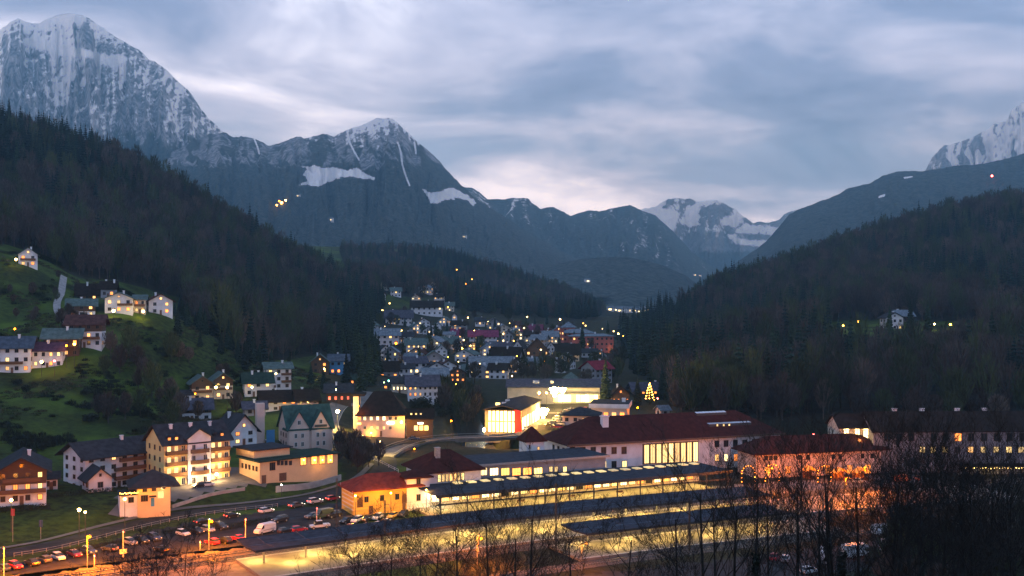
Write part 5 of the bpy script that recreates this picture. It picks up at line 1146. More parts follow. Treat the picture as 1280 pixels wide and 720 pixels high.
Rs = Hero('flat_restaurant', 'flat-roofed ochre restaurant with lit corner windows below the villa', 'restaurant', 325, 603, 3.4, 42, pxr=422)
h1 = 5.9; Rs.body(13, h1, 'ochre'); Rs.part('roof', ROOF['green'], (-.9, Rs.w + .9, -.9, 13.6, h1 + .003, h1 + .38)); Rs.part('upper_wall', WALL['ochre'], (1.0, 13, 5.5, 17, h1 + .39, h1 + 2.6)); Rs.part('upper_roof', ROOF['slate'], (.2, 13.8, 4.8, 17.8, h1 + 2.603, h1 + 3.0))
for px in (340.5,): Rs.win(px, 578, 588, 7, DARKG, div=2)
for px in (348, 352.5, 357.5, 363): Rs.win(px, 575.5, 581.5, 3.8, DARKG)
for px in (379, 392.5, 402.5, 412.5): Rs.win(px, 570 - (px - 379) * .07, 581.5 - (px - 379) * .07, 7.5, Lo, div=1)
Rs.part('garage_door', DOORM, (Rs.X(349), Rs.X(358), -.08, .02, -.4, 2.0)); Rs.part('door', DOORM, (Rs.X(327), Rs.X(332.5), -.08, .02, -.4, 2.0))
for d_ in (2, 4, 6.4, 8.6, 10.8): Rs.lwin(d_, 3.0, 1.2, 1.5, DARKG)
point(Rs.root, (-4, 3, 4.5), 'warm', 350); point(Rs.root, (Rs.X(398), -3, 3.6), 'orange', 260)
for px in (379, 392.5, 402.5, 412.5):
    o = obj('window_lamp', cmesh('wlamp', lambda: MB().ball((0, 0, 0), .26, 8, 6).mesh('window_lamp', bulb_mat('orange', 26))), Rs.root, (Rs.X(px), -.35, Rs.Z(px, 575)))

Vl = Hero('green_roofed_villa', 'pinkish villa with green copper roof and two front gables', 'villa', 360, 562, 5, 27, pxr=416)
hv = Vl.Z(360, 536); _, vr = Vl.body(13, hv, 'pink', 'p', 7.2, 'copper', .7)
for a, b_ in ((361, 386), (389, 412)):
    xa, xb = Vl.X(a), Vl.X(b_); obj('gable_wall', wall_mesh('g', xb - xa, 5.6, 0, hv, 5.6, WALL['pink']), Vl.root, ((xa + xb) / 2, -.5, 0)); obj('gable_roof', roof_mesh('g', xb - xa, 6.8, hv, 5.8, .6, ROOF['copper'], .25), Vl.root, ((xa + xb) / 2, -.5, 0))
    for k, px in enumerate(((a * 2 + b_) / 3, (a + 2 * b_) / 3)):
        for z in (.8, 3.8): window(Vl.root, Vl.X(px), z, 1.1, 1.7, DARKG, y=-.5, fr=WFRAME)
    window(Vl.root, (xa + xb) / 2, hv + 1.2, 1.2, 1.6, DARKG, y=-.5, fr=WFRAME)
Vl.part('sign_board', METAL, (Vl.X(393), Vl.X(408), -.72, -.56, hv + .1, hv + .95))
for d_ in (2.5, 6, 9.5):
    for z in (.9, 3.9): Vl.lwin(d_, z, 1.0, 1.6, DARKG)
Vl.part('chimney_tower', WALL['pink'], (-9.4, -6.6, 6.5, 9.0, -2, Vl.Z(325, 512) + 1.5)); Vl.part('blue_panel', WALL['blue'], (-6.3, -3.4, 5, 5.3, -2, 6.6))

In = Hero('old_inn', 'pinkish inn with huge dark hip roof and two rows of lit windows', 'inn', 447, 546, 4.6, 4, pxr=506)
_, ir = In.body(17, In.Z(447, 519), 'pink', 'h', 8.6, 'brown', .9, 6.5)
for k, px in enumerate((449.5, 456, 464, 472, 480, 488, 495)): In.win(px, 520.5, 525.5, 4, Lo if k == 0 else Lh if k < 5 else DARKG, fr=WFRAME)
for k, px in enumerate((456, 464.5, 472, 480, 488)): In.win(px, 532.5, 537, 3.6, [DARKG, Lw, Lw, Lw, DARKG][k], fr=WFRAME)
NEON = mat('white_neon', (.8, .8, .8), .5, .05, 1, emit=(1, .86, .66), estr=9); In.part('neon_sign', NEON, (In.X(484), In.X(492.5), -.3, -.12, In.Z(488, 529.5), In.Z(488, 527.6))); In.part('neon_sign', bulb_mat('orange', 6), (In.X(446), In.X(451), -.3, -.12, In.Z(448, 530.5), In.Z(448, 528.4)))
In.part('door', DOORM, (In.X(475), In.X(477.5), -.1, .03, 0, 2.2))
In.part('side_wing', WALL['pink'], (-2.2, -.02, 6, 16, -3, In.Z(447, 497))); In.part('side_roof', ROOF['brown'], (-2.9, 2.2, 5.4, 16.6, In.Z(447, 497) + .003, In.Z(447, 497) + .8))
o = MB().ball((0, 0, 0), .5, 12, 8).build('wall_lamp', bulb_mat('orange', 60), In.root); o.location = (In.X(502), -1.6, In.Z(502, 527)); point(In.root, (In.X(502), -2.9, In.Z(502, 528)), 'orange', 1500, .3)
o = MB().ball((0, 0, 0), .3, 8, 6).build('wall_lamp', bulb_mat('sodium', 40), In.root); o.location = (In.X(448), -1.0, In.Z(448, 507)); point(In.root, (In.X(450), -2.2, In.Z(448, 512)), 'sodium', 700, .3)
An = Hero('inn_annex', 'low shop beside the inn with bright arched windows', 'shop', 508, 545, 4.6, 4, pxr=541)
An.body(10, An.Z(508, 523), 'wood', 'p', 3.0, 'brown', .7)
for px in (520, 526.5, 533): An.win(px, 532, 538, 5, Lg, fr=WFRAME)
for px in (514, 520, 526): An.win(px, 516.5, 519.5, 3, Lp, y=1.5)
An.part('sign', NEON, (An.X(522), An.X(529), -.3, -.12, An.Z(525, 530), An.Z(525, 528))); point(An.root, (An.w / 2 + 1, -2.5, 3), 'orange', 700)

# ------------------------------------------------------------------ shopping hall
K1 = Hero('market_hall', 'shopping hall with fully lit glass front and red corner panel', 'shop hall', 606, 541, 2.6, -12, pxr=650)
hk = K1.Z(606, 512); K1.body(46, hk - .5, 'dim'); obj('roof', roof_mesh('g', K1.w, 46, hk, 1.6, .8, ROOF['slate'], .35), K1.root, (K1.w / 2, 0, 0)); K1.part('frieze', FRAME, (-.02, K1.w + .02, -.02, 46, hk - .498, hk - .02))
GLZ = mat('bright_shop_glass', (.8, .7, .5), .4, .1, .6, emit=(1, .72, .34), estr=3.2)
n = 7
for i in range(n):
    for j in range(2):
        w_ = (K1.w - 3.2) / n; z_ = .4 + j * 4.6; window(K1.root, 1.3 + w_ * (i + .5), z_, w_ - .25, 4.3, GLZ, fr=METAL, div=1, y=-.02)
K1.part('red_panel', mat('red_shop_panel', (.55, .03, .03), .6, .1, 1, emit=(1, .03, .02), estr=.25), (K1.w - 2.3, K1.w + .5, -.6, 2.2, .2, hk + .2))
for i in range(7): window(K1.root, 5 + i * 6, 1.0, 4.2, 5.2, GLZ if i % 3 else Lh, face='right', hw=K1.w, fr=METAL, div=1)
for (x, y) in ((3, -3.5), (9, -3.5), (K1.w + 5, 10), (K1.w + 6, 26)): point(K1.root, (x, y, 4.5), 'orange', 6000, .4)
for k, (x, y) in enumerate(((3.5, 9), (5.5, 12), (4.5, 24))): 
    MB().box(x - .9, x + .9, y - .5, y + .5, hk + 1.0, hk + 2.1).build('roof_light', LIT['pale'] if k == 0 else SKY, K1.root)
K2 = Hero('long_store', 'long store with lit facade behind the crowded car park', 'store', 634, 505, 4.8, -2, pxr=750)
hk2 = K2.Z(634, 484); _, k2r = K2.body(24, hk2, 'greywall', 'p', 3.2, 'violet', .9)
for i in range(10): window(K2.root, K2.X(692) + (K2.w - K2.X(692) - 1) * (i + .5) / 10, 1.0, 2.3, 4.0, GLZ if i % 4 else Lg, fr=METAL, div=1)
K2.part('canopy', METAL, (K2.X(690), K2.w, -1.8, -.02, 5.6, 5.9))
for i in range(3): point(K2.root, (K2.X(700) + i * 8.0, -4, 5.0), 'yellow', 2000, .4)
for px in (668, 672, 690): MB().box(K2.X(px) - .8, K2.X(px) + .8, 5, 7, hk2 + 1.6, hk2 + 2.9).build('roof_light', SKY, K2.root)
K3 = Hero('flat_store', 'flat-roofed white store with dark roof behind the station', 'store', 739, 523, 4.8, -10, pxr=784)
hk3 = K3.Z(739, 507); K3.body(19, hk3 - 1.0, 'pink'); K3.part('fascia', WALL['white'], (-1.0, K3.w + 1, -1.0, 20, hk3 - .998, hk3 + .9)); K3.part('roof', ROOF['slate'], (-.8, K3.w + .8, -.8, 19.8, hk3 + .903, hk3 + 1.1))
for i in range(4): window(K3.root, 3 + i * 3.6, .6, 2.2, 2.4, Lo if i % 2 else Lw, fr=METAL)
o = MB().box(-.8, .8, -.8, .8, 0, 1.5).box(-.9, .9, -.9, .9, 1.503, 1.7).build('chimney', WALL['white'], K3.root); o.location = (K3.X(778), 9, hk3 + 1.1)
point(K3.root, (K3.w + 2, 6, 3), 'sodium', 700)

# ------------------------------------------------------------------ vehicles
TYRE = mat('tyre_rubber', (.02, .02, .02), .9, .2, 4); RIM = mat('wheel_rim', (.35, .35, .36), .4, .1, 4, metal=.7); CGLASS = mat('car_glass', (.02, .025, .03), .08, .1, 1, spec=.7)
HL = mat('headlight_glass', (.7, .7, .7), .2, .05, 1); TL = mat('tail_light_glass', (.25, .02, .02), .3, .1, 1); TLON = mat('tail_light_on', (.5, .03, .03), .4, .1, 1, emit=(1, .05, .03), estr=9); HLON = mat('headlight_on', (.8, .8, .7), .3, .1, 1, emit=(1, .86, .6), estr=7)
PAINT = {}
def paint(n, c): PAINT[n] = mat('car_paint_' + n, c, .35, .06, .6, spec=.6)
for n, c in dict(white=(.62, .64, .66), silver=(.34, .36, .38), black=(.018, .018, .02), blue=(.03, .05, .12), red=(.42, .02, .035), darkred=(.16, .015, .02), grey=(.10, .105, .11), orange=(.75, .20, .02), yellow=(.62, .45, .10), green=(.03, .06, .04)).items(): paint(n, c)
def loft(prof_lo, prof_hi, w0, w1):
    """car shell: side outline points (x,z) with half width per point"""
    b = MB(); n = len(prof_lo); return b
def shell(outline, widths):
    n = len(outline); vs = [(x, -w, z) for (x, z), w in zip(outline, widths)] + [(x, w, z) for (x, z), w in zip(outline, widths)]
    fs = [tuple(range(n)), tuple(range(2 * n - 1, n - 1, -1))] + [(i, n + i, n + (i + 1) % n, (i + 1) % n) for i in range(n)]
    return MB().add(vs, fs)
CARK = dict(
    hatch=dict(body=([(-1.95,.32),(-2.02,.62),(-1.93,.95),(-1.0,1.0),(.55,.98),(1.55,.86),(1.98,.66),(2.0,.34)], [.80,.84,.84,.86,.86,.82,.78,.78]), cab=([(-1.86,.94),(-1.58,1.42),(-1.2,1.50),(-.1,1.48),(.35,1.36),(.95,.95)], [.78,.64,.62,.62,.64,.76]), wb=1.25),
    sedan=dict(body=([(-2.2,.34),(-2.26,.66),(-2.15,.92),(-1.3,.98),(.6,.96),(1.7,.84),(2.2,.64),(2.22,.34)], [.82,.86,.86,.88,.88,.84,.78,.78]), cab=([(-1.55,.94),(-1.0,1.36),(-.6,1.42),(.1,1.40),(.45,1.32),(1.05,.93)], [.78,.64,.62,.62,.64,.78]), wb=1.38),
    suv=dict(body=([(-2.15,.40),(-2.2,.75),(-2.1,1.08),(-1.0,1.12),(.7,1.1),(1.75,.98),(2.15,.75),(2.17,.40)], [.86,.9,.9,.92,.92,.88,.84,.84]), cab=([(-2.02,1.06),(-1.78,1.62),(-1.3,1.70),(.0,1.68),(.45,1.55),(1.0,1.08)], [.82,.7,.68,.68,.7,.82]), wb=1.35),
    van=dict(body=([(-2.7,.42),(-2.75,1.1),(-2.72,2.2),(-2.5,2.42),(1.0,2.42),(1.35,2.25),(1.95,1.35),(2.6,1.08),(2.72,.8),(2.72,.42)], [.95,.98,.96,.9,.9,.92,.96,.94,.92,.92]), cab=([(1.02,2.2),(1.30,2.22),(1.93,1.40),(1.70,1.36),(1.0,1.5)], [.96,.94,.975,.985,.985]), wb=1.75),
    pickup=dict(body=([(-2.6,.5),(-2.62,1.05),(-.7,1.08),(-.65,1.1),(1.1,1.08),(1.2,1.02),(2.3,.95),(2.35,.5)], [.92,.94,.94,.94,.94,.94,.88,.88]), cab=([(-.72,1.0),(-.66,1.9),(-.4,1.98),(.75,1.96),(1.05,1.7),(1.35,1.05)], [.9,.82,.8,.8,.82,.9]), wb=1.6),
    camper=dict(body=([(-3.3,.5),(-3.35,1.2),(-3.3,2.8),(-3.1,3.0),(2.1,3.0),(2.6,2.8),(2.7,2.1),(2.2,1.9),(3.1,1.2),(3.25,.9),(3.25,.5)], [1.1,1.15,1.12,1.08,1.08,1.08,1.1,1.05,1.0,.98,.98]), cab=([(2.12,1.95),(2.28,1.88),(3.0,1.28),(2.6,1.2),(1.9,1.3)], [1.06,1.06,1.02,1.06,1.1]), wb=2.0))
WHEEL = None
def wheel_mesh():
    b = MB(); n = 12; vs = []; fs = []
    for y in (-.1, .1):
        for k in range(n): a = 2 * math.pi * k / n; vs.append((.32 * math.cos(a), y, .32 * math.sin(a)))
    fs += [tuple(range(n))[::-1], tuple(range(n, 2 * n))] + [(k, (k + 1) % n, n + (k + 1) % n, n + k) for k in range(n)]
    return b.add(vs, fs).mesh('wheel', TYRE)
def rim_mesh():
    n = 10; return MB().add([(.2 * math.cos(2*math.pi*k/n), y, .2 * math.sin(2*math.pi*k/n)) for y in (-.115, .115) for k in range(n)], [tuple(range(n))[::-1], tuple(range(n, 2*n))] + [(k, (k+1) % n, n + (k+1) % n, n + k) for k in range(n)]).mesh('rim', RIM)
def car(x, y, head, colour, kind, label, lights=None, group=None, z=None, cat=None):
    k = CARK[kind]; z0 = tz(x, y) + .12 if z is None else z
    t = empty({'van': 'parked_van', 'pickup': 'pickup_truck', 'camper': 'camper_van'}.get(kind, 'parked_car'), (x, y, z0), R(head), label, cat or {'van': 'van', 'pickup': 'pickup', 'camper': 'camper van'}.get(kind, 'car'), group)
    obj('body', cmesh(('body', kind, colour), lambda: shell(*k['body']).mesh('body', PAINT[colour])), t)
    obj('windows', cmesh(('cab', kind), lambda: shell(*k['cab']).mesh('windows', CGLASS)), t)
    bo = k['body'][0]; xf = max(p[0] for p in bo); xb = min(p[0] for p in bo); cab = k['cab'][0]
    if kind not in ('van', 'camper'):
        top = sorted(cab, key=lambda p: -p[1])[:3]; xa, xb2 = min(p[0] for p in top), max(p[0] for p in top)
        obj('roof_panel', cmesh(('rp', kind, colour), lambda: MB().box(xa, xb2, -.6, .6, top[0][1] - .05, top[0][1] + .03).mesh('roof_panel', PAINT[colour])), t)
    else:
        obj('side_stripe', cmesh(('ss', kind), lambda: MB().box(xb + .5, 1.2, -1.17 if kind == 'camper' else -1.0, 1.17 if kind == 'camper' else 1.0, .95, 1.05).mesh('side_stripe', PAINT['grey'])), t)
    wm = cmesh('wheel', wheel_mesh); rm = cmesh('rim', rim_mesh); sc_ = 1.0 if kind in ('hatch', 'sedan') else 1.15
    for sx in (-1, 1):
        for sy in (-1, 1):
            o = obj('wheel', wm, t, (sx * k['wb'], sy * (k['body'][1][0] - .06), .32 * sc_)); o.scale = (sc_,) * 3; obj('rim', rm, o)
    w_ = k['body'][1][0]
    for sy in (-1, 1):
        obj('headlight', cmesh(('hl', kind, lights == 'on'), lambda: MB().box(-.08, .06, -.16, .16, -.08, .08).mesh('headlight', HLON if lights == 'on' else HL)), t, (xf - .06, sy * (w_ - .26), .68 if kind in ('hatch', 'sedan') else .85))
        obj('tail_light', cmesh(('tl', kind, bool(lights)), lambda: MB().box(-.06, .08, -.12, .12, -.1, .1).mesh('tail_light', TLON if lights else TL)), t, (xb + .05, sy * (w_ - .16), .78 if kind in ('hatch', 'sedan') else .95))
    return t
ROADH = 48
def carp(px, py, head, colour, kind, label, lights=None, z=0.0, group=None):
    x, y = G(px, py, z); head = head + 92 if (px < 300 and z == 0 and kind != 'van') else head; return car(x, y, head, colour, kind, label, lights, group, z=z + .10 if z == 0 else None)
# car park below the hotel road
carp(3, 714, 50, 'blue', 'hatch', 'blue car cut by the left edge of the photo')
carp(19, 711, 230, 'red', 'hatch', 'bright red car at the lower left of the car park')
carp(40, 707, 48, 'black', 'sedan', 'black car between the red car and the white car at lower left')
carp(55, 703, 50, 'grey', 'hatch', 'dark grey car left of the white hatchback at lower left')
carp(73, 700, 225, 'white', 'hatch', 'white hatchback at the lower left of the car park')
carp(93, 696, 228, 'darkred', 'sedan', 'dark red car right of the white hatchback')
carp(111, 693, 230, 'blue', 'suv', 'dark blue estate car with pale windscreen beside the dark red car')
carp(137, 689, 60, 'grey', 'hatch', 'dark car with two glowing tail lights at the signal post', 'tail')
carp(163, 681, 228, 'silver', 'hatch', 'silver car under the hotel road, left of two dark cars')
carp(178, 679, 228, 'black', 'hatch', 'black car right of the silver car')
carp(193, 676, 226, 'blue', 'suv', 'dark blue car left of the short white posts')
carp(229, 670, 228, 'white', 'hatch', 'white hatchback in the middle of the left car park')
carp(246, 667, 228, 'black', 'sedan', 'black car right of the white hatchback in mid car park')
carp(260, 665, 228, 'silver', 'hatch', 'pale grey car among dark ones in mid car park')
carp(276, 662, 228, 'black', 'suv', 'black car behind the tall lit post')
carp(202, 690, 50, 'black', 'sedan', 'black car parked close to the orange-lit tracks')
carp(265, 681, 50, 'red', 'hatch', 'bright red hatchback near the tracks, left of the tall post')
carp(281, 679, 50, 'black', 'hatch', 'black car between the two red cars by the tracks')
carp(297, 676, 50, 'red', 'sedan', 'bright red saloon near the tip of the long canopy')
carp(331, 667, 235, 'white', 'van', 'white delivery van in the middle of the car park')
carp(357, 667, 50, 'black', 'hatch', 'black car behind the canopy tip')
carp(374, 665, 40, 'red', 'hatch', 'small red car half hidden by the long canopy')
carp(399, 661, 205, 'white', 'pickup', 'white pickup truck behind the long canopy')
carp(350, 653, 230, 'black', 'suv', 'black off-road car right of the low hedge')
carp(391, 648, 228, 'grey', 'sedan', 'dark grey car left of the dark box van')
carp(404, 648, 228, 'green', 'van', 'dark green van before the yellow house')
carp(417, 647, 228, 'black', 'suv', 'black car close to the catenary mast by the yellow house')
# cars on the road
for (px, py, col, kind, lab) in ((254, 653.5, 'black', 'sedan', 'black car on the road with red tail lights, leftmost of the queue'), (290, 646, 'black', 'hatch', 'black car on the road with bright red lights, second of the queue'),
        (333, 640, 'white', 'hatch', 'white car driving on the road, third of the queue'), (371, 633, 'grey', 'sedan', 'dark car on the road between two white cars'), (394, 628.5, 'white', 'suv', 'white estate car on the road near the yellow house'), (416, 624.5, 'red', 'hatch', 'red car on the road, last before the yellow house')):
    x, y = G(px, py, .3); car(x, y, 47, col, kind, lab, 'on')
# by the yellow house
for (px, py, hd, col, kind, lab) in ((433, 654, 240, 'black', 'hatch', 'black car at the left corner of the yellow house'), (446, 653, 250, 'white', 'hatch', 'white car below the left lattice of the yellow house'), (459, 651.5, 250, 'black', 'sedan', 'dark car before the door of the yellow house'),
        (472, 649.5, 255, 'white', 'hatch', 'white car before the middle of the yellow house'), (491, 647.5, 250, 'yellow', 'sedan', 'pale yellow taxi before the right lattice'), (504, 645.5, 250, 'black', 'hatch', 'black car at the right end of the yellow house'),
        (480, 656, 205, 'white', 'sedan', 'white saloon parked across before the yellow house'), (441, 662, 60, 'darkred', 'hatch', 'dark red car nearest the canopy by the yellow house'), (459, 661, 60, 'black', 'sedan', 'black car between the dark red car and the white saloon')):
    carp(px, py, hd, col, kind, lab)
# hotels, inn
x, y = G(258, 609, 3.1); car(x, y, 205, 'white', 'sedan', 'white car before the floodlit balcony hotel'); x, y = G(249, 610, 3.1); car(x, y, 225, 'black', 'hatch', 'black car left of the white car at the hotel')
for (px, py, col, kind, lab) in ((451, 549.5, 'darkred', 'hatch', 'red car at the left corner of the old inn'), (490, 546, 'black', 'suv', 'dark car below the neon sign of the inn'), (517, 548, 'blue', 'sedan', 'dark blue car before the inn annex')):
    x, y = G(px, py, 4.3); car(x, y, 10 if px > 460 else 80, col, kind, lab)
x, y = G(349, 554.5, 6.5); car(x - 6, y, 20, 'silver', 'sedan', 'pale car between the hotel and the villa')
# crowded car park of the shopping hall
cc = ['white', 'silver', 'black', 'grey', 'red', 'blue', 'white', 'silver']; ck = ['hatch', 'sedan', 'suv', 'hatch']
n = 0
for row, (a, b_, m_, hd, nm) in enumerate((((653, 538), (668, 513), 9, 160, 'hall-side'), ((686, 536), (712, 512), 9, 150, 'middle'), ((697, 540), (730, 513), 9, 150, 'right'))):
    A = Vector(G(*a, 3)); B = Vector(G(*b_, 4))
    for i in range(m_):
        p = A.lerp(B, i / (m_ - 1)); col = cc[(i * 3 + row * 2) % 8]
        car(p.x, p.y, hd + random.uniform(-5, 5), col, ck[(i + row) % 4], '%s %s, %s from the near end in the %s row of the shop car park' % (col, {'hatch': 'hatchback', 'sedan': 'saloon', 'suv': 'jeep'}[ck[(i + row) % 4]], ['first', 'second', 'third', 'fourth', 'fifth', 'sixth', 'seventh', 'eighth', 'ninth'][i], nm)); n += 1
# yard on the right
carp(1128, 603, 20, 'orange', 'van', 'orange van at the edge of the lit yard'); carp(1146, 600, 80, 'orange', 'hatch', 'small orange car right of the orange van'); carp(1074, 604, 20, 'white', 'hatch', 'white car before the glowing stalls'); carp(1100, 606, 20, 'black', 'sedan', 'black car left of the orange van')
for (px, py, hd, col, kind, lab) in ((1030, 703, 75, 'white', 'camper', 'white camper van with high roof behind the bare trees'), (1070, 697, 25, 'white', 'camper', 'white camper van seen side-on, middle of the group'), (1118, 690, 25, 'silver', 'camper', 'grey camper van at the back of the lower yard'), (1128, 718, 30, 'white', 'van', 'white van cut by the bottom edge'),
        (1102, 668, 25, 'white', 'van', 'white van beyond the campers'), (969, 700, 60, 'red', 'hatch', 'red car left of the campers'), (982, 702, 70, 'silver', 'hatch', 'silver car between the red car and the camper'), (1012, 717, 30, 'white', 'hatch', 'white car before the high-roofed camper')):
    carp(px, py, hd, col, kind, lab)

# ------------------------------------------------------------------ masts, signals, posts
def mast(px, py0, py1, z, label, arm=3.0):
    x, y = G(px, py0, z); hgt = (py0 - py1) * y / F
    t = empty('catenary_mast', (x, y, z), R(28), label, 'mast')
    b = MB()
    for sx in (-.14, .14): b.box(sx - .04, sx + .04, -.14, .14, -.3, hgt)
    for i in range(int(hgt / .8)): b.box(-.1, .1, -.03, .03, i * .8 + .2, i * .8 + .28)
    b.build('lattice_post', METAL, t); MB().tube([(0, 0, hgt - .9), (0, -arm, hgt - .6)], .05, 5).build('arm', METAL, t); MB().tube([(0, 0, hgt - .1), (0, -arm, hgt - .6)], .03, 4).build('stay', METAL, t); MB().tube([(0, -arm, hgt - 1.2), (0, -arm, hgt - .5)], .05, 5).build('insulator', CONC, t)
mast(421, 662, 598, 0, 'dark catenary mast before the left corner of the yellow house'); mast(481, 694, 625, 0, 'dark catenary mast among the bare trees at the bottom'); mast(695, 690, 604, 0, 'dark catenary mast left of the short canopy'); mast(1002, 640, 570, 0, 'dark catenary mast before the glowing stalls'); mast(862, 690, 622, 0, 'dark catenary mast hidden in the right-hand trees')
wo = UV(-40, 237.6, 0); wire = empty('catenary_wire', wo, 0, 'thin overhead wires above the tracks', 'wire')
for v in (237.6, 242.3, 213.2):
    MB().tube([Vector(UV(u, v, 6.4)) - Vector(wo) for u in range(-40, 290, 15)], .02, 3).build('contact_wire', METAL, wire); MB().tube([Vector(UV(u, v, 7.4 - .35 * math.sin(math.pi * (u % 60) / 60))) - Vector(wo) for u in range(-40, 290, 10)], .02, 3).build('carrier_wire', METAL, wire)
POSTM = mat('red_lit_post', (.75, .45, .38), .6, .08, 2)  # white posts, with orange lamplight put into their colour
def rail_post(px, py0, py1, label, sign=False):
    x, y = G(px, py0, 0); hgt = (py0 - py1) * y / F; t = empty('signal_post', (x, y, 0), TRK, label, 'signal post')
    MB().tube([(0, 0, -.3), (0, 0, hgt)], .11, 8).build('post', POSTM, t); MB().tube([(0, 0, hgt), (0, 0, hgt + .12)], .15, 8).build('cap', METAL, t)
    MB().ball((0, -.22, hgt - .3), .13, 8, 6).build('signal_lamp', bulb_mat('red', 18), t)
    if sign: MB().box(-.75, .75, -.18, -.12, .9, 1.9).build('sign_board', mat('pale_signal_board', (.7, .5, .3), .6, .1, 1, emit=(1, .3, .06), estr=.5), t)
rail_post(5, 722, 684, 'red-lit post at the left edge by the tracks'); rail_post(118, 708, 693, 'short red-lit post beside the tracks'); rail_post(154, 697, 663, 'tall red-lit post with an orange sign board', True); rail_post(307, 684, 648, 'tall lit post between the red cars and the van'); rail_post(396, 657, 634, 'lit post next to the white pickup'); rail_post(250, 688, 676, 'short lit post by the orange tracks'); rail_post(598, 690, 668, 'white post on the edge of the middle platform')
rail_post(623 + 143, 640, 622, 'white post behind the short canopy')
# road signs and flags
def roadsign(px, py0, py1, col, label, z=.5):
    x, y = G(px, py0, z); hgt = (py0 - py1) * y / F; t = empty('road_sign', (x, y, z), R(-15), label, 'sign'); MB().tube([(0, 0, -.5), (0, 0, hgt)], .06, 6).build('pole', GALV, t); MB().box(-.5, .5, -.05, .03, hgt - 1.6, hgt).build('board', mat('sign_' + col, dict(red=(.35, .06, .06), blue=(.05, .08, .14))[col], .6, .2, 2), t)
roadsign(16, 676, 636, 'red', 'reddish banner sign beside the leftmost street lamp'); roadsign(51, 672, 650, 'blue', 'dark blue sign on the embankment')
# hedge island in the car park
def hedge(px, py, L_, label, head, hgt=1.2, dep=2.0, z=0):
    x, y = G(px, py, z); r = random.Random(px); vs = []; fs = []
    for k in range(int(L_ * 90)):
        c = Vector((r.uniform(-L_/2, L_/2), r.uniform(-dep/2, dep/2), r.random() ** .6 * hgt)); u = Vector((r.gauss(0, 1), r.gauss(0, 1), r.gauss(0, 1))).normalized(); w = u.orthogonal().normalized(); s = r.uniform(.1, .24); o = len(vs)
        vs += [c - u * s, c + w * s * .6, c + u * s, c - w * s * .6]; fs.append((o, o + 1, o + 2, o + 3))
    t = empty('hedge', (x, y, z), R(head), label, 'hedge'); MB().add(vs, fs).build('foliage', LEAF, t)
hedge(312, 657, 13, 'clipped hedge island in the middle of the car park', 48); hedge(240, 662, 16, 'low hedge along the road side of the car park', 48, 1.0, 1.2); hedge(120, 686, 24, 'long low hedge behind the cars at the lower left', 46, 1.1, 1.4)
hedge(20, 641, 16, 'dark hedge below the big wooden chalet', 24, 1.8, 2, 2.6); hedge(110, 622, 22, 'dark hedge before the white hotel', 30, 2.2, 3, 3)

# ------------------------------------------------------------------ street lamps
def lampx(px, py, Y, label, c='warm', r=.3, es=40, power=0, hgt=6, group=None):
    x, y, zl = W(px, py, Y); g = tz(x, y); hg = max(3.0, zl - g - r); return street_lamp(x, y, label, hg, c, es, r, power, z=zl - r * .9 - hg if zl - g < 3 else g, group=group)
def glare_heads(t, r):       # extra glowing heads added round a flood mast to widen its glare
    top = [o for o in t.children if o.name.startswith('globe')][0]
    for a, b_ in ((-1.5, 0), (1.5, 0), (-.8, -1.5), (.8, -1.5), (0, -2.9)):
        o = obj('lamp_head', top.data, t, (a * r * 1.1, -.1, top.location.z + b_ * r)); o.scale = (.62, .62, .62)
lampx(14, 625, 246, 'street lamp on a tall pole at the left edge', 'yellow', .36, 30, 500); lampx(99, 637, 246, 'bigger of the twin street lamps on the embankment', 'yellow', .42, 24, 500); lampx(106.5, 640, 246, 'smaller of the twin street lamps on the embankment', 'yellow', .28, 30, 150)
lampx(422, 514, 400, 'bright lamp at the road bend below the tavern', 'yellow', .7, 60, 20000); lampx(606, 537, 428, 'blazing lamp at the bridge end before the shopping hall', 'yellow', .9, 70, 16000)
lampx(564, 526, 408, 'red street lamp beside the river road', 'sodium', .26, 60, 300); lampx(518, 561, 372, 'small red lamp on the inner side of the bridge curve', 'sodium', .2, 40, 120); lampx(464, 541, 396, 'orange lamp in the inn forecourt', 'orange', .28, 30, 900); lampx(476, 552, 356, 'added lamp brightening the road junction below the inn', 'yellow', .3, 30, 7000)  # the junction lamp is added to brighten the road
lampx(352, 606, 297, 'small white lamp by the grey box below the restaurant', 'white', .18, 40, 60)
for (px, py, Y, r, c, pw, lab) in ((679, 512, 462, 1.1, 'yellow', 9000, 'largest blazing floodlight over the shop car park'), (693, 486, 500, 1.1, 'yellow', 8000, 'upper blazing floodlight before the long store'), (703, 486, 505, .8, 'yellow', 3000, 'floodlight right of the upper blazing floodlight'), (674, 491, 480, .5, 'orange', 2500, 'left orange floodlight of the shop car park'), (683, 491, 492, .4, 'orange', 1500, 'small orange floodlight between the bigger ones')):
    _l = lampx(px, py, Y, lab, c, r, 90, pw * 2.4); glare_heads(_l, r) if r > .7 else None
lampx(797, 509.5, 470, 'small red lamp right of the flat white store', 'sodium', .3, 40, 300); lampx(822, 498, 500, 'red lamp beside the lit christmas tree', 'red', .3, 50, 300); lampx(1017, 543, 400, 'tiny red lamp above the pavilion roof', 'red', .22, 40, 0)
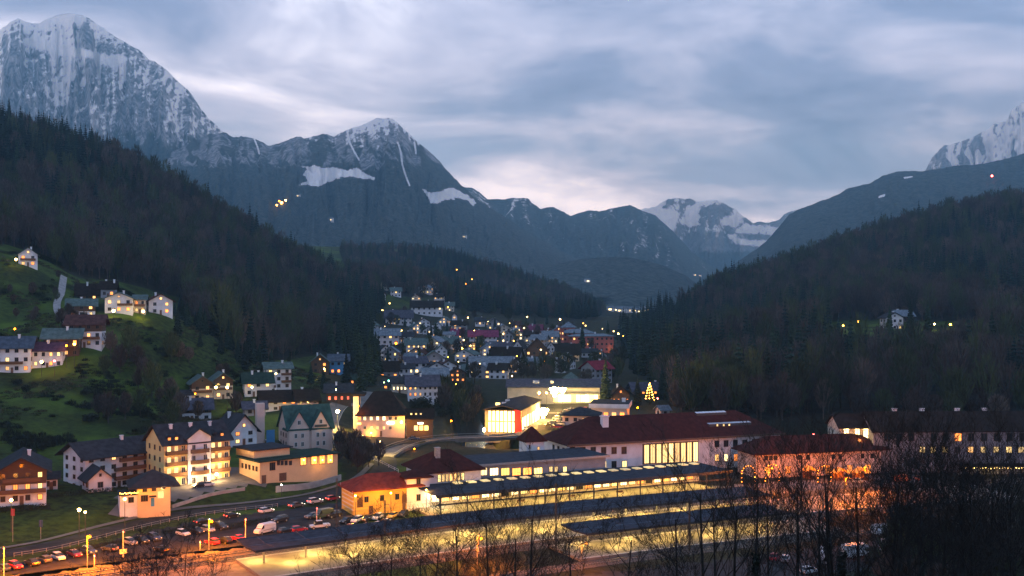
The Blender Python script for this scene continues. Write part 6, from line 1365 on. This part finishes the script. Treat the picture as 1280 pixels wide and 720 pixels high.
# hamlet lamps
for (px, py, Y, c, r, pw, lab) in ((20, 324, 512, 'yellow', .55, 500, 'lamp at the wall of the topmost meadow house'), (142, 389, 468, 'yellow', .62, 700, 'left one of two bright lamps at the hamlet'), (179, 389, 476, 'yellow', .62, 700, 'right one of two bright lamps at the hamlet'), (93, 430, 405, 'orange', .5, 900, 'bright orange lamp at the dark guest house'), (83, 432, 405, 'sodium', .3, 150, 'red lamp left of the bright orange guest house lamp'),
        (52, 452, 398, 'yellow', .5, 500, 'lamp at the purple-roofed house'), (68, 451, 398, 'red', .4, 200, 'red light at the purple-roofed house'), (18.5, 411, 425, 'sodium', .3, 100, 'small orange path lamp on the meadow'), (73, 411, 425, 'sodium', .25, 60, 'faint red lamp above the guest house roof'),
        (270, 484, 432, 'yellow', .5, 300, 'left lamp of the twin chalet'), (284, 484, 436, 'yellow', .5, 300, 'right lamp of the twin chalet'), (315, 484, 444, 'yellow', .4, 200, 'lamp at the dark green-roofed house'), (345, 467, 464, 'yellow', .4, 150, 'lamp on the tall white block'), (420, 487, 445, 'yellow', .25, 100, 'lamp on the tavern roof edge'),
        (405, 461, 540, 'yellow', .4, 120, 'lamp between grey-green house and blue house'), (244, 492, 432, 'sodium', .25, 60, 'small red lamp beside the tiny annex')):
    lampx(px, py, Y, lab, c, r, 34, pw)
# town lamps: alike dots of light
dots = [(512,358,1300),(530,356,1300),(552,361,1290),(571,337,1500),(500,372,1160),(520,376,1140),(540,379,1120),(478,388,1050),(560,384,1090),(470,398,980),(505,384,1080),(530,366,1220),(545,369,1200),(590,349,1450),(487,379,1060),(481,408,900),(502,413,820),(493,445,720),(475,447,700),(509,435,770),(545,426,800),(556,452,680),(542,459,650),(530,463,600),(577,443,760),(593,413,880),(659,396,1150),(700,399,1080),(729,404,1000),(732,407,990),(753,411,960),(767,414,950),(773,417,940),(779,420,935),(767,436,880),(755,442,860),(706,432,830),(684,426,850),(642,426,830),(629,417,900),(637,404,1000),(612,429,830),(622,427,830),(560,446,700),(600,455,680),(618,455,680),(520,476,530),(503,461,640),(646,445,720),(668,449,720),(681,452,700),(728,427,870),(716,447,800),(700,448,790),(585,397,1050),(610,402,1000),(655,410,985),(664,416,960),(648,419,900),(580,425,830),(573,452,690),(498,418,830),(525,440,740),(536,452,680),(588,432,800),(633,437,780),(676,437,760),(548,470,590),(570,480,560),(640,470,640),(661,462,680)]
for i, (px, py, Y) in enumerate(dots):
    lampx(px, py, Y, beside('small street lamp', *W(px, py, Y)), 'orange' if i % 5 == 3 else 'yellow' if i % 3 else 'warm', round(.44 * Y / 900 * (.8 + .9 * ((i * 7) % 5) / 4), 2), 8, 260 if Y < 900 else 0, group='town street lamps')
for (px, py, Y, lab) in ((582, 355, 1420, 'red lamp at the edge of the wood above the town'), (495, 429, 760, 'orange-red lamp on the terraced building'), (681, 452, 702, 'red lamp in the dark garden below the chalet'), (656, 398 + 52, 705, 'red lamp below the brown chalet'), (545, 442, 745, 'red lamp left of the pale gable')):
    lampx(px, py, Y, lab, 'sodium', .8, 22, 0)
lampx(486, 476, 520, 'teal traffic light glowing beside the shop', 'teal', .4, 18, 80); lampx(480, 478, 520, 'pale green lamp left of the teal traffic light', 'green', .3, 14, 0)
for (px, py, Y, lab) in ((603, 436, 795, 'golden fairy lights on the market building, left cluster'), (612, 434, 800, 'golden fairy lights on the market building, right cluster'), (596, 437, 795, 'brightest golden light of the market'), (578, 436, 800, 'golden light left of the market')): lampx(px, py, Y, lab, 'orange', 1.2, 26, 1200)
for (px, py, Y, lab) in ((1054, 407, 690, 'lamp on the small meadow, leftmost of the right slope'), (1073, 402, 710, 'upper lamp left of the white farmhouse'), (1168, 405, 690, 'first lamp right of the white farmhouse'), (1188, 406, 690, 'second lamp right of the white farmhouse'), (1198, 407, 680, 'brightest lamp right of the white farmhouse')): lampx(px, py, Y, lab, 'orange' if px != 1168 else 'yellow', .55, 24, 200)
# beacon and hut lights far off: stand on the mountain meshes
from mathutils.bvhtree import BVHTree
_dg = bpy.context.evaluated_depsgraph_get(); _bv = [BVHTree.FromObject(bpy.data.objects[n], _dg) for n in ('ground', 'rocky_mountain', 'wooded_peak', 'long_ridge', 'wooded_ridge', 'rounded_hill')]
def hit(px, py, Ymin=1500):
    d = Vector(((px - 640) / F, 1, -(py - HOR) / F)); o = Vector((0, 0, CZ)) + d * Ymin; best = None
    for b in _bv:
        h_ = b.ray_cast(o, d.normalized())
        if h_[0] is not None and (best is None or h_[3] < best[1]): best = (h_[0], h_[3])
    return best[0] if best else Vector(W(px, py, 3500))
def far_light(name, px, py, Y, r, c, es, hgt, label, cat):
    x, y, z = hit(px, py + hgt / 3400 * F); t = empty(name, (x, y, z), 0, label, cat); MB().tube([(0, 0, -4), (0, 0, hgt - r)], [1.0, .4], 5).build('mast', METAL, t); MB().ball((0, 0, hgt), r, 10, 8).build('lamp', bulb_mat(c, es), t)
far_light('beacon', 1240, 218, 4300, 4.0, 'red', 30, 25, 'red beacon glowing on the wooded ridge at the right', 'beacon')
for i, (px, py, c, r) in enumerate(((352, 253, 'orange', 5), (346, 256, 'orange', 3), (357, 250, 'yellow', 3), (349, 251, 'sodium', 3))): far_light('slope_floodlight', px, py, 3500, r, c, 18, 9, ['largest orange floodlight on the mountain flank', 'lower left floodlight on the mountain flank', 'upper right floodlight on the mountain flank', 'reddish floodlight on the mountain flank'][i], 'floodlight')
# far village and lone far houses
fw = mat('far_white_house', (.7, .7, .72), .9, .05, .1)
def far_house(px, py, Y, w, label, group=None, lit=True):
    x, y, z = hit(px, py); t = empty('far_house', (x, y, z), random.uniform(-.5, .5), label, 'house', group)
    obj('wall', wall_mesh('p', w, w * .7, 0, w * .5, w * .22, fw, -5), t); obj('roof', roof_mesh('p', w, w * .7, w * .5, w * .22, w * .07, ROOF['paleblue'], .8), t)
    if lit: MB().box(-w * .2, w * .2, -.2, 0, w * .15, w * .35).build('window', Lh, t)
for i in range(14): far_house(762 + i * 4.0 + random.uniform(-1, 1), 389.5 + random.uniform(-1.2, 1.6), 3300 + random.uniform(-120, 160), random.uniform(9, 15), 'small pale house in the far village on the valley floor', 'houses of the far village', i % 3 != 1)
for (px, py, Y, lab) in ((735, 353, 2700, 'lone pale house on the rounded wooded hill'), (869, 344.5, 3450, 'pale hut at the right end of the rounded hill'), (875, 345.5, 3450, 'second pale hut at the right end of the rounded hill'), (580, 297, 3350, 'pale chalet high on the middle slope'), (413, 276, 3300, 'lit hut on the flank below the rocky peak'), (372, 246, 3600, 'pale hut beside the floodlit slope')): far_house(px, py, Y, 15, lab)

# ------------------------------------------------------------------ single trees
CON = []
for i in range(4):
    hh_, rr_ = [(19, 3.6), (23, 3.9), (15, 3.2), (26, 4.2)][i]
    CON.append((MB().tube([(0, 0, -1), (0, 0, hh_ * .5), (0, 0, hh_ * .97)], [.34, .2, .03], 6).mesh('trunk', bark()), conifer_crown(hh_, rr_, 300 + i, 20, 11).mesh('crown', NEEDLE[i % 2]), hh_))
def spruce(x, y, k, s, label, group=None):
    t = empty('spruce_tree', (x, y, tz(x, y)), random.uniform(0, 6.28), label, 'tree', group); t.scale = (s, s, s)
    obj('trunk', CON[k][0], t); obj('crown', CON[k][1], t)
FUZ = [(MB().tube([(0, 0, -1), (0, 0, h_ * .35), (.2, .1, h_ * .8)], [.3, .22, .06], 6).mesh('trunk', bark()), fuzzy_crown(h_, r_, 400 + i, 420).mesh('crown', TWIG[i % 3])) for i, (h_, r_) in enumerate([(14, 4.4), (11, 3.8), (16, 5.0)])]
BSH = [leafy_crown(4.5, 2.6, 500 + i, 900, .32).mesh('crown', LEAF) for i in range(3)]
def broad(x, y, k, s, label, group=None):
    t = empty('bare_tree', (x, y, tz(x, y)), random.uniform(0, 6.28), label, 'tree', group); t.scale = (s, s, s); obj('trunk', FUZ[k][0], t); obj('crown', FUZ[k][1], t)
def bush(x, y, k, s, label, group=None):
    t = empty('bush', (x, y, tz(x, y)), random.uniform(0, 6.28), label, 'bush', group); t.scale = (s * random.uniform(.8, 1.7), s * random.uniform(.8, 1.7), s * random.uniform(.6, .95)); obj('stem', MB().tube([(0, 0, -.5), (0, 0, 2.4)], [.12, .05], 5).mesh('stem', bark()) if ('stem',) not in _mc else _mc[('stem',)], t); obj('crown', BSH[k], t)
_mc[('stem',)] = MB().tube([(0, 0, -.5), (0, 0, 2.4)], [.12, .05], 5).mesh('stem', bark())
def sp(px, py, Y, k, s, label, group=None): x, y, _ = W(px, py, Y); spruce(x, y, k, s, label, group)
sp(757, 505, 505, 3, 1.0, 'tall dark spruce between the long store and the flat store'); sp(797, 500, 520, 0, .8, 'dark spruce left of the lit christmas tree'); sp(1160, 470, 560, 3, 1.25, 'tall dark spruce standing out on the right-hand slope'); sp(1240, 480, 520, 3, 1.2, 'dark spruce near the right edge on the slope'); sp(1145, 360, 930, 3, 1.5, 'high spruce above the farmhouse meadow'); sp(1138, 425, 665, 3, .9, 'spruce covering the right side of the white farmhouse'); sp(1112, 440, 640, 1, .9, 'spruce below the white farmhouse'); sp(728, 440, 855, 1, 1.0, 'spruce before the red school')
def place(px, poly):
    a, b_ = min(p[0] for p in poly), max(p[0] for p in poly); f = (px - a) / (b_ - a); return ['at its left end', 'left of its middle', 'near its middle', 'right of its middle', 'at its right end'][min(4, int(f * 5))]
def fringe(n, poly, Yr, fn, kinds, sr, label, group, seed, near_house=True):
    r = random.Random(seed); c = 0; tries = 0
    while c < n and tries < n * 60:
        tries += 1; Y = r.uniform(*Yr); px = r.uniform(min(p[0] for p in poly), max(p[0] for p in poly)); x = (px - 640) / F * Y; z = tz(x, Y); py = prj(x, Y, z)[1]
        if not bool(inpoly(np.array([px]), np.array([py]), poly)[0]): continue
        if any(abs(x - hx) < 8 and abs(Y - hy) < 9 for hx, hy in HXY): continue
        k_ = r.choice(kinds); s_ = r.uniform(*sr); fn(x, Y, k_, s_, beside(label, x, Y) if near_house else ('%s %s' % (label, place(px, poly))), group); c += 1
HXY = [((d['x0'] + d['x1']) / 2 / F * d['Y'] - .5 * d['Y'], d['Y'] + 5) for d in H]
fringe(46, [(425,420),(470,420),(475,470),(455,500),(425,490),(405,450)], (430, 800), spruce, [0, 1, 3], (.7, 1.0), 'dark spruce at the wood edge', 'spruces left of the town', 1)
fringe(26, [(540,480),(600,475),(612,500),(590,540),(552,520)], (430, 640), broad, [0, 1, 2], (.7, 1.1), 'river bank bare tree', 'river bank trees', 2)
fringe(14, [(500,505),(556,500),(560,522),(540,525)], (420, 540), bush, [0, 1, 2], (.9, 1.7), 'dark evergreen shrub', 'shrubs below the apartment house', 3)
fringe(60, [(470,395),(770,395),(790,445),(770,480),(660,475),(560,470),(480,460)], (640, 1150), spruce, [0, 1, 2], (.35, .7), 'small dark conifer', 'conifers between the town houses', 4)
fringe(50, [(470,395),(770,395),(790,450),(770,485),(640,478),(560,470),(480,460)], (600, 1100), broad, [0, 1, 2], (.5, .95), 'bare garden tree', 'garden trees of the town', 5)
fringe(34, [(640,455),(760,452),(790,480),(740,490),(640,478)], (540, 720), broad, [0, 1, 2], (.7, 1.0), 'bare park tree', 'park trees', 6)
fringe(24, [(100,440),(290,440),(300,530),(120,545)], (330, 560), broad, [0, 1, 2], (.5, .9), 'bare slope tree', 'meadow slope trees', 7)
fringe(8, [(0,480),(120,480),(230,540),(80,565),(0,570)], (325, 420), bush, [0, 1, 2], (.5, 1.1), 'round dark bush', 'meadow slope bushes', 8)
fringe(18, [(20,345),(70,340),(120,430),(60,415),(0,400)], (400, 530), broad, [0, 1, 2], (.3, .6), 'small bare meadow tree', 'upper meadow trees', 9)
fringe(30, [(215,395),(300,440),(430,500),(400,480),(300,470),(230,470)], (420, 600), spruce, [0, 2], (.5, .9), 'slope spruce', 'spruces among the slope houses', 10)
fringe(22, [(420,560),(480,580),(440,600),(425,590)], (300, 375), broad, [0, 1], (.4, .7), 'small bank tree', 'bank trees', 11)
fringe(60, [(840,505),(1280,512),(1280,540),(840,525)], (400, 470), broad, [0, 1, 2], (.9, 1.3), 'bare tree at the foot of the right-hand wood,', 'trees behind the station', 12, False)
fringe(30, [(780,440),(850,430),(860,510),(800,490)], (450, 800), spruce, [0, 1, 3], (.6, 1.0), 'edge spruce', 'edge spruces of the right wood', 13)
# lit christmas tree
x, y, _ = W(812, 500, 520); zc = CZ - (502 - HOR) / F * 520
t = empty('christmas_tree', (x, y, zc), 0, 'christmas tree outlined with orange lights behind the station', 'christmas tree')
MB().tube([(0, 0, -2), (0, 0, 9)], [.25, .05], 6).build('trunk', bark(), t); conifer_crown(9.5, 2.4, 77, 12, 9).build('crown', NEEDLE[0], t)
cb_ = cmesh('xbulb', lambda: MB().ball((0, 0, 0), .2, 6, 5).mesh('bulb', bulb_mat('orange', 18)))
for i in range(44): a = i * .9; f = i / 44; obj('bulb', cb_, t, (math.cos(a) * 2.3 * (1 - f) ** .85, math.sin(a) * 2.3 * (1 - f) ** .85 - .1, .9 + f * 8.6))
point(t, (0, -3, 3), 'orange', 250)

# ------------------------------------------------------------------ bare trees on the near slope
BTW = [mat('dark_bark', (.022, .019, .015), .95, .4, 2, .4), mat('ivy_leaves', (.010, .016, .008), .8, .5, 2)]
BT = []
for i, (hh_, dp, spd, ki, fst) in enumerate([(24, 4, .50, (4, 5), .22), (27, 4, .42, (4, 5), .25), (20, 4, .60, (4, 6), .18), (25, 4, .46, (4, 5), .3), (14, 4, .62, (4, 6), .12)]):
    tr, br_ = bare_tree(hh_, 900 + i, dp, hh_ * .011, spd, .019, nseg=4, first=fst, kids=ki); BT.append((tr.mesh('trunk', BTW[0]), br_.mesh('branches', BTW[0]), hh_))
def near_tree(px, pyb, Y, k, s, label, group=None, ivy=0, lean=0):
    x = (px - 640) / F * Y; z = tz(x, Y); t = empty('bare_tree', (x, Y, z), random.uniform(0, 6.28), label, 'tree', group); t.scale = (s, s, s); t.rotation_euler.x = lean
    obj('trunk', BT[k][0], t); obj('branches', BT[k][1], t)
    if ivy:
        r = random.Random(px); vs = []; fs = []
        for q in range(ivy):
            a = r.uniform(0, 6.28); zz = r.random() ** .9 * BT[k][2] * .62; rr = (.25 + .55 * r.random()) * (1.15 - zz / BT[k][2]); c = Vector((math.cos(a) * rr, math.sin(a) * rr, zz)); u = Vector((r.gauss(0, 1), r.gauss(0, 1), r.gauss(0, 1))).normalized(); w = u.orthogonal().normalized(); s_ = r.uniform(.12, .26); o = len(vs)
            vs += [c - u * s_, c + w * s_ * .7, c + u * s_, c - w * s_ * .7]; fs.append((o, o + 1, o + 2, o + 3))
        MB().add(vs, fs).build('ivy', BTW[1], t)
def top_at(px, py, Y, k):     # scale so that the top of the tree reaches this row
    x = (px - 640) / F * Y; return max(.35, (CZ - (py - HOR) / F * Y - tz(x, Y)) / BT[k][2])
near = [(205,662,150,4,'thin bare tree at the bottom left, left of two'),(165,672,150,4,'thin bare shrub tree beside the signal board'),(232,668,148,4,'thin bare tree at the bottom left, right of two'),(452,660,140,4,'slender bare tree left of the catenary mast at the bottom'),
        (484,655,138,2,'spreading bare tree at the bottom around the catenary mast'),(575,628,120,2,'wide bare tree at the bottom left of centre'),(612,610,115,1,'tall bare tree at the bottom centre'),(660,606,118,0,'bare tree with upright branches at the bottom centre'),(783,640,130,4,'slim young bare tree before the short canopy'),(845,610,125,1,'bare tree right of the short canopy'),
        (880,570,110,1,'tall bare tree before the right end of the canopies'),(918,585,105,3,'bare tree just left of the ivy-clad trunk'),(990,560,108,0,'tall bare tree before the glowing stalls'),(1035,552,104,1,'bare tree before the right-hand stalls'),(1075,560,112,2,'spreading bare tree above the campers'),(1110,548,100,3,'tall bare tree left of the orange van'),
        (1165,545,110,0,'bare tree before the long right building'),(1200,560,104,2,'spreading bare tree before the lit window row'),(1240,545,100,1,'tall bare tree near the right edge'),(1275,555,96,3,'bare tree cut by the right edge'),
        (965,590,130,2,'bare tree between ivy trunk and stalls'),(1135,570,128,1,'bare tree before the orange van'),(1150,590,92,2,'near bare tree at the lower right'),(1185,575,120,3,'upright bare tree before the long building'),(1220,565,90,0,'near tall bare tree before the porch'),(1256,575,118,2,'spreading bare tree right of the porch lights'),(720,640,140,4,'young bare tree left of the short canopy'),(540,650,135,4,'young bare tree at the bottom left of centre')]
near += [(896,600,120,2,None), (1022,590,98,1,None), (1122,565,94,1,None), (1142,575,115,2,None), (1174,560,92,3,None), (1192,585,116,1,None), (1212,570,94,2,None), (1232,590,120,0,None), (1262,570,92,1,None), (640,640,128,2,None), (520,670,140,2,None)]
for (px, py, Y, k, lab) in near:
    if lab is None: lab = 'bare tree on the near slope %s' % ('at the bottom centre' if px < 860 else 'before the canopy ends' if px < 960 else 'before the glowing stalls' if px < 1080 else 'before the orange van' if px < 1150 else 'before the long right building'); grp = 'bare trees of the near slope'
    else: grp = None
    near_tree(px, 0, Y, k, top_at(px, py, Y, k), lab, grp)
near_tree(945, 0, 100, 1, top_at(945, 575, 100, 1), 'thick ivy-clad trunk at the bottom right', ivy=1500); near_tree(1052, 0, 98, 3, top_at(1052, 570, 98, 3), 'second ivy-clad trunk, right of the first', ivy=1100)
r = random.Random(5)
for i in range(34):
    px = r.uniform(1090, 1300); Y = r.uniform(150, 215); x = (px - 640) / F * Y; bush(x, Y, i % 3, r.uniform(1.0, 2.1), 'dark evergreen bush on the bank at the lower right', 'bushes on the lower right bank')
for i in range(26):
    px = r.uniform(350, 1000); Y = r.uniform(160, 190); x = (px - 640) / F * Y; bush(x, Y, i % 3, r.uniform(.35, .8), 'low dark bush along the lower road', 'bushes along the lower road')
for i in range(26):
    px = r.uniform(1105, 1300); Y = r.uniform(120, 230); x = (px - 640) / F * Y; broad(x, Y, i % 3, r.uniform(.7, 1.0), 'bushy bare tree in the dark lower right corner', 'lower right thicket')
# shed roof in the lower right corner
Sh = Hero('garden_shed', 'dark shed with white corner post in the lower right corner', 'shed', 0, 0, 0, -8, loc=(62, 128), w=9, z0=tz(66, 132) + 1)
Sh.body(6, 3.0, 'wood', 'p', 1.8, 'brown', .5, zb=-6); Sh.part('corner_post', WHITEP, (-.15, .15, -.15, .15, -2, 2.6))
HAZE = 9.6e-5

# ------------------------------------------------------------------ haze
hm = bpy.data.materials.new('haze'); hm.use_nodes = True; hm.node_tree.nodes.clear()
_o = hm.node_tree.nodes.new('ShaderNodeOutputMaterial'); _v = hm.node_tree.nodes.new('ShaderNodeVolumePrincipled')
_v.inputs['Color'].default_value = (.30, .68, 1.0, 1); _v.inputs['Density'].default_value = HAZE; _v.inputs['Anisotropy'].default_value = 0.1; _v.inputs['Absorption Color'].default_value = (1, 1, 1, 1)
hm.node_tree.links.new(_v.outputs[0], _o.inputs['Volume'])
hz = stuff(MB().box(-15000, 15000, -400, 13000, -40, 2050).build('haze', hm)); hz['label'] = 'thin bluish evening haze filling the valley'
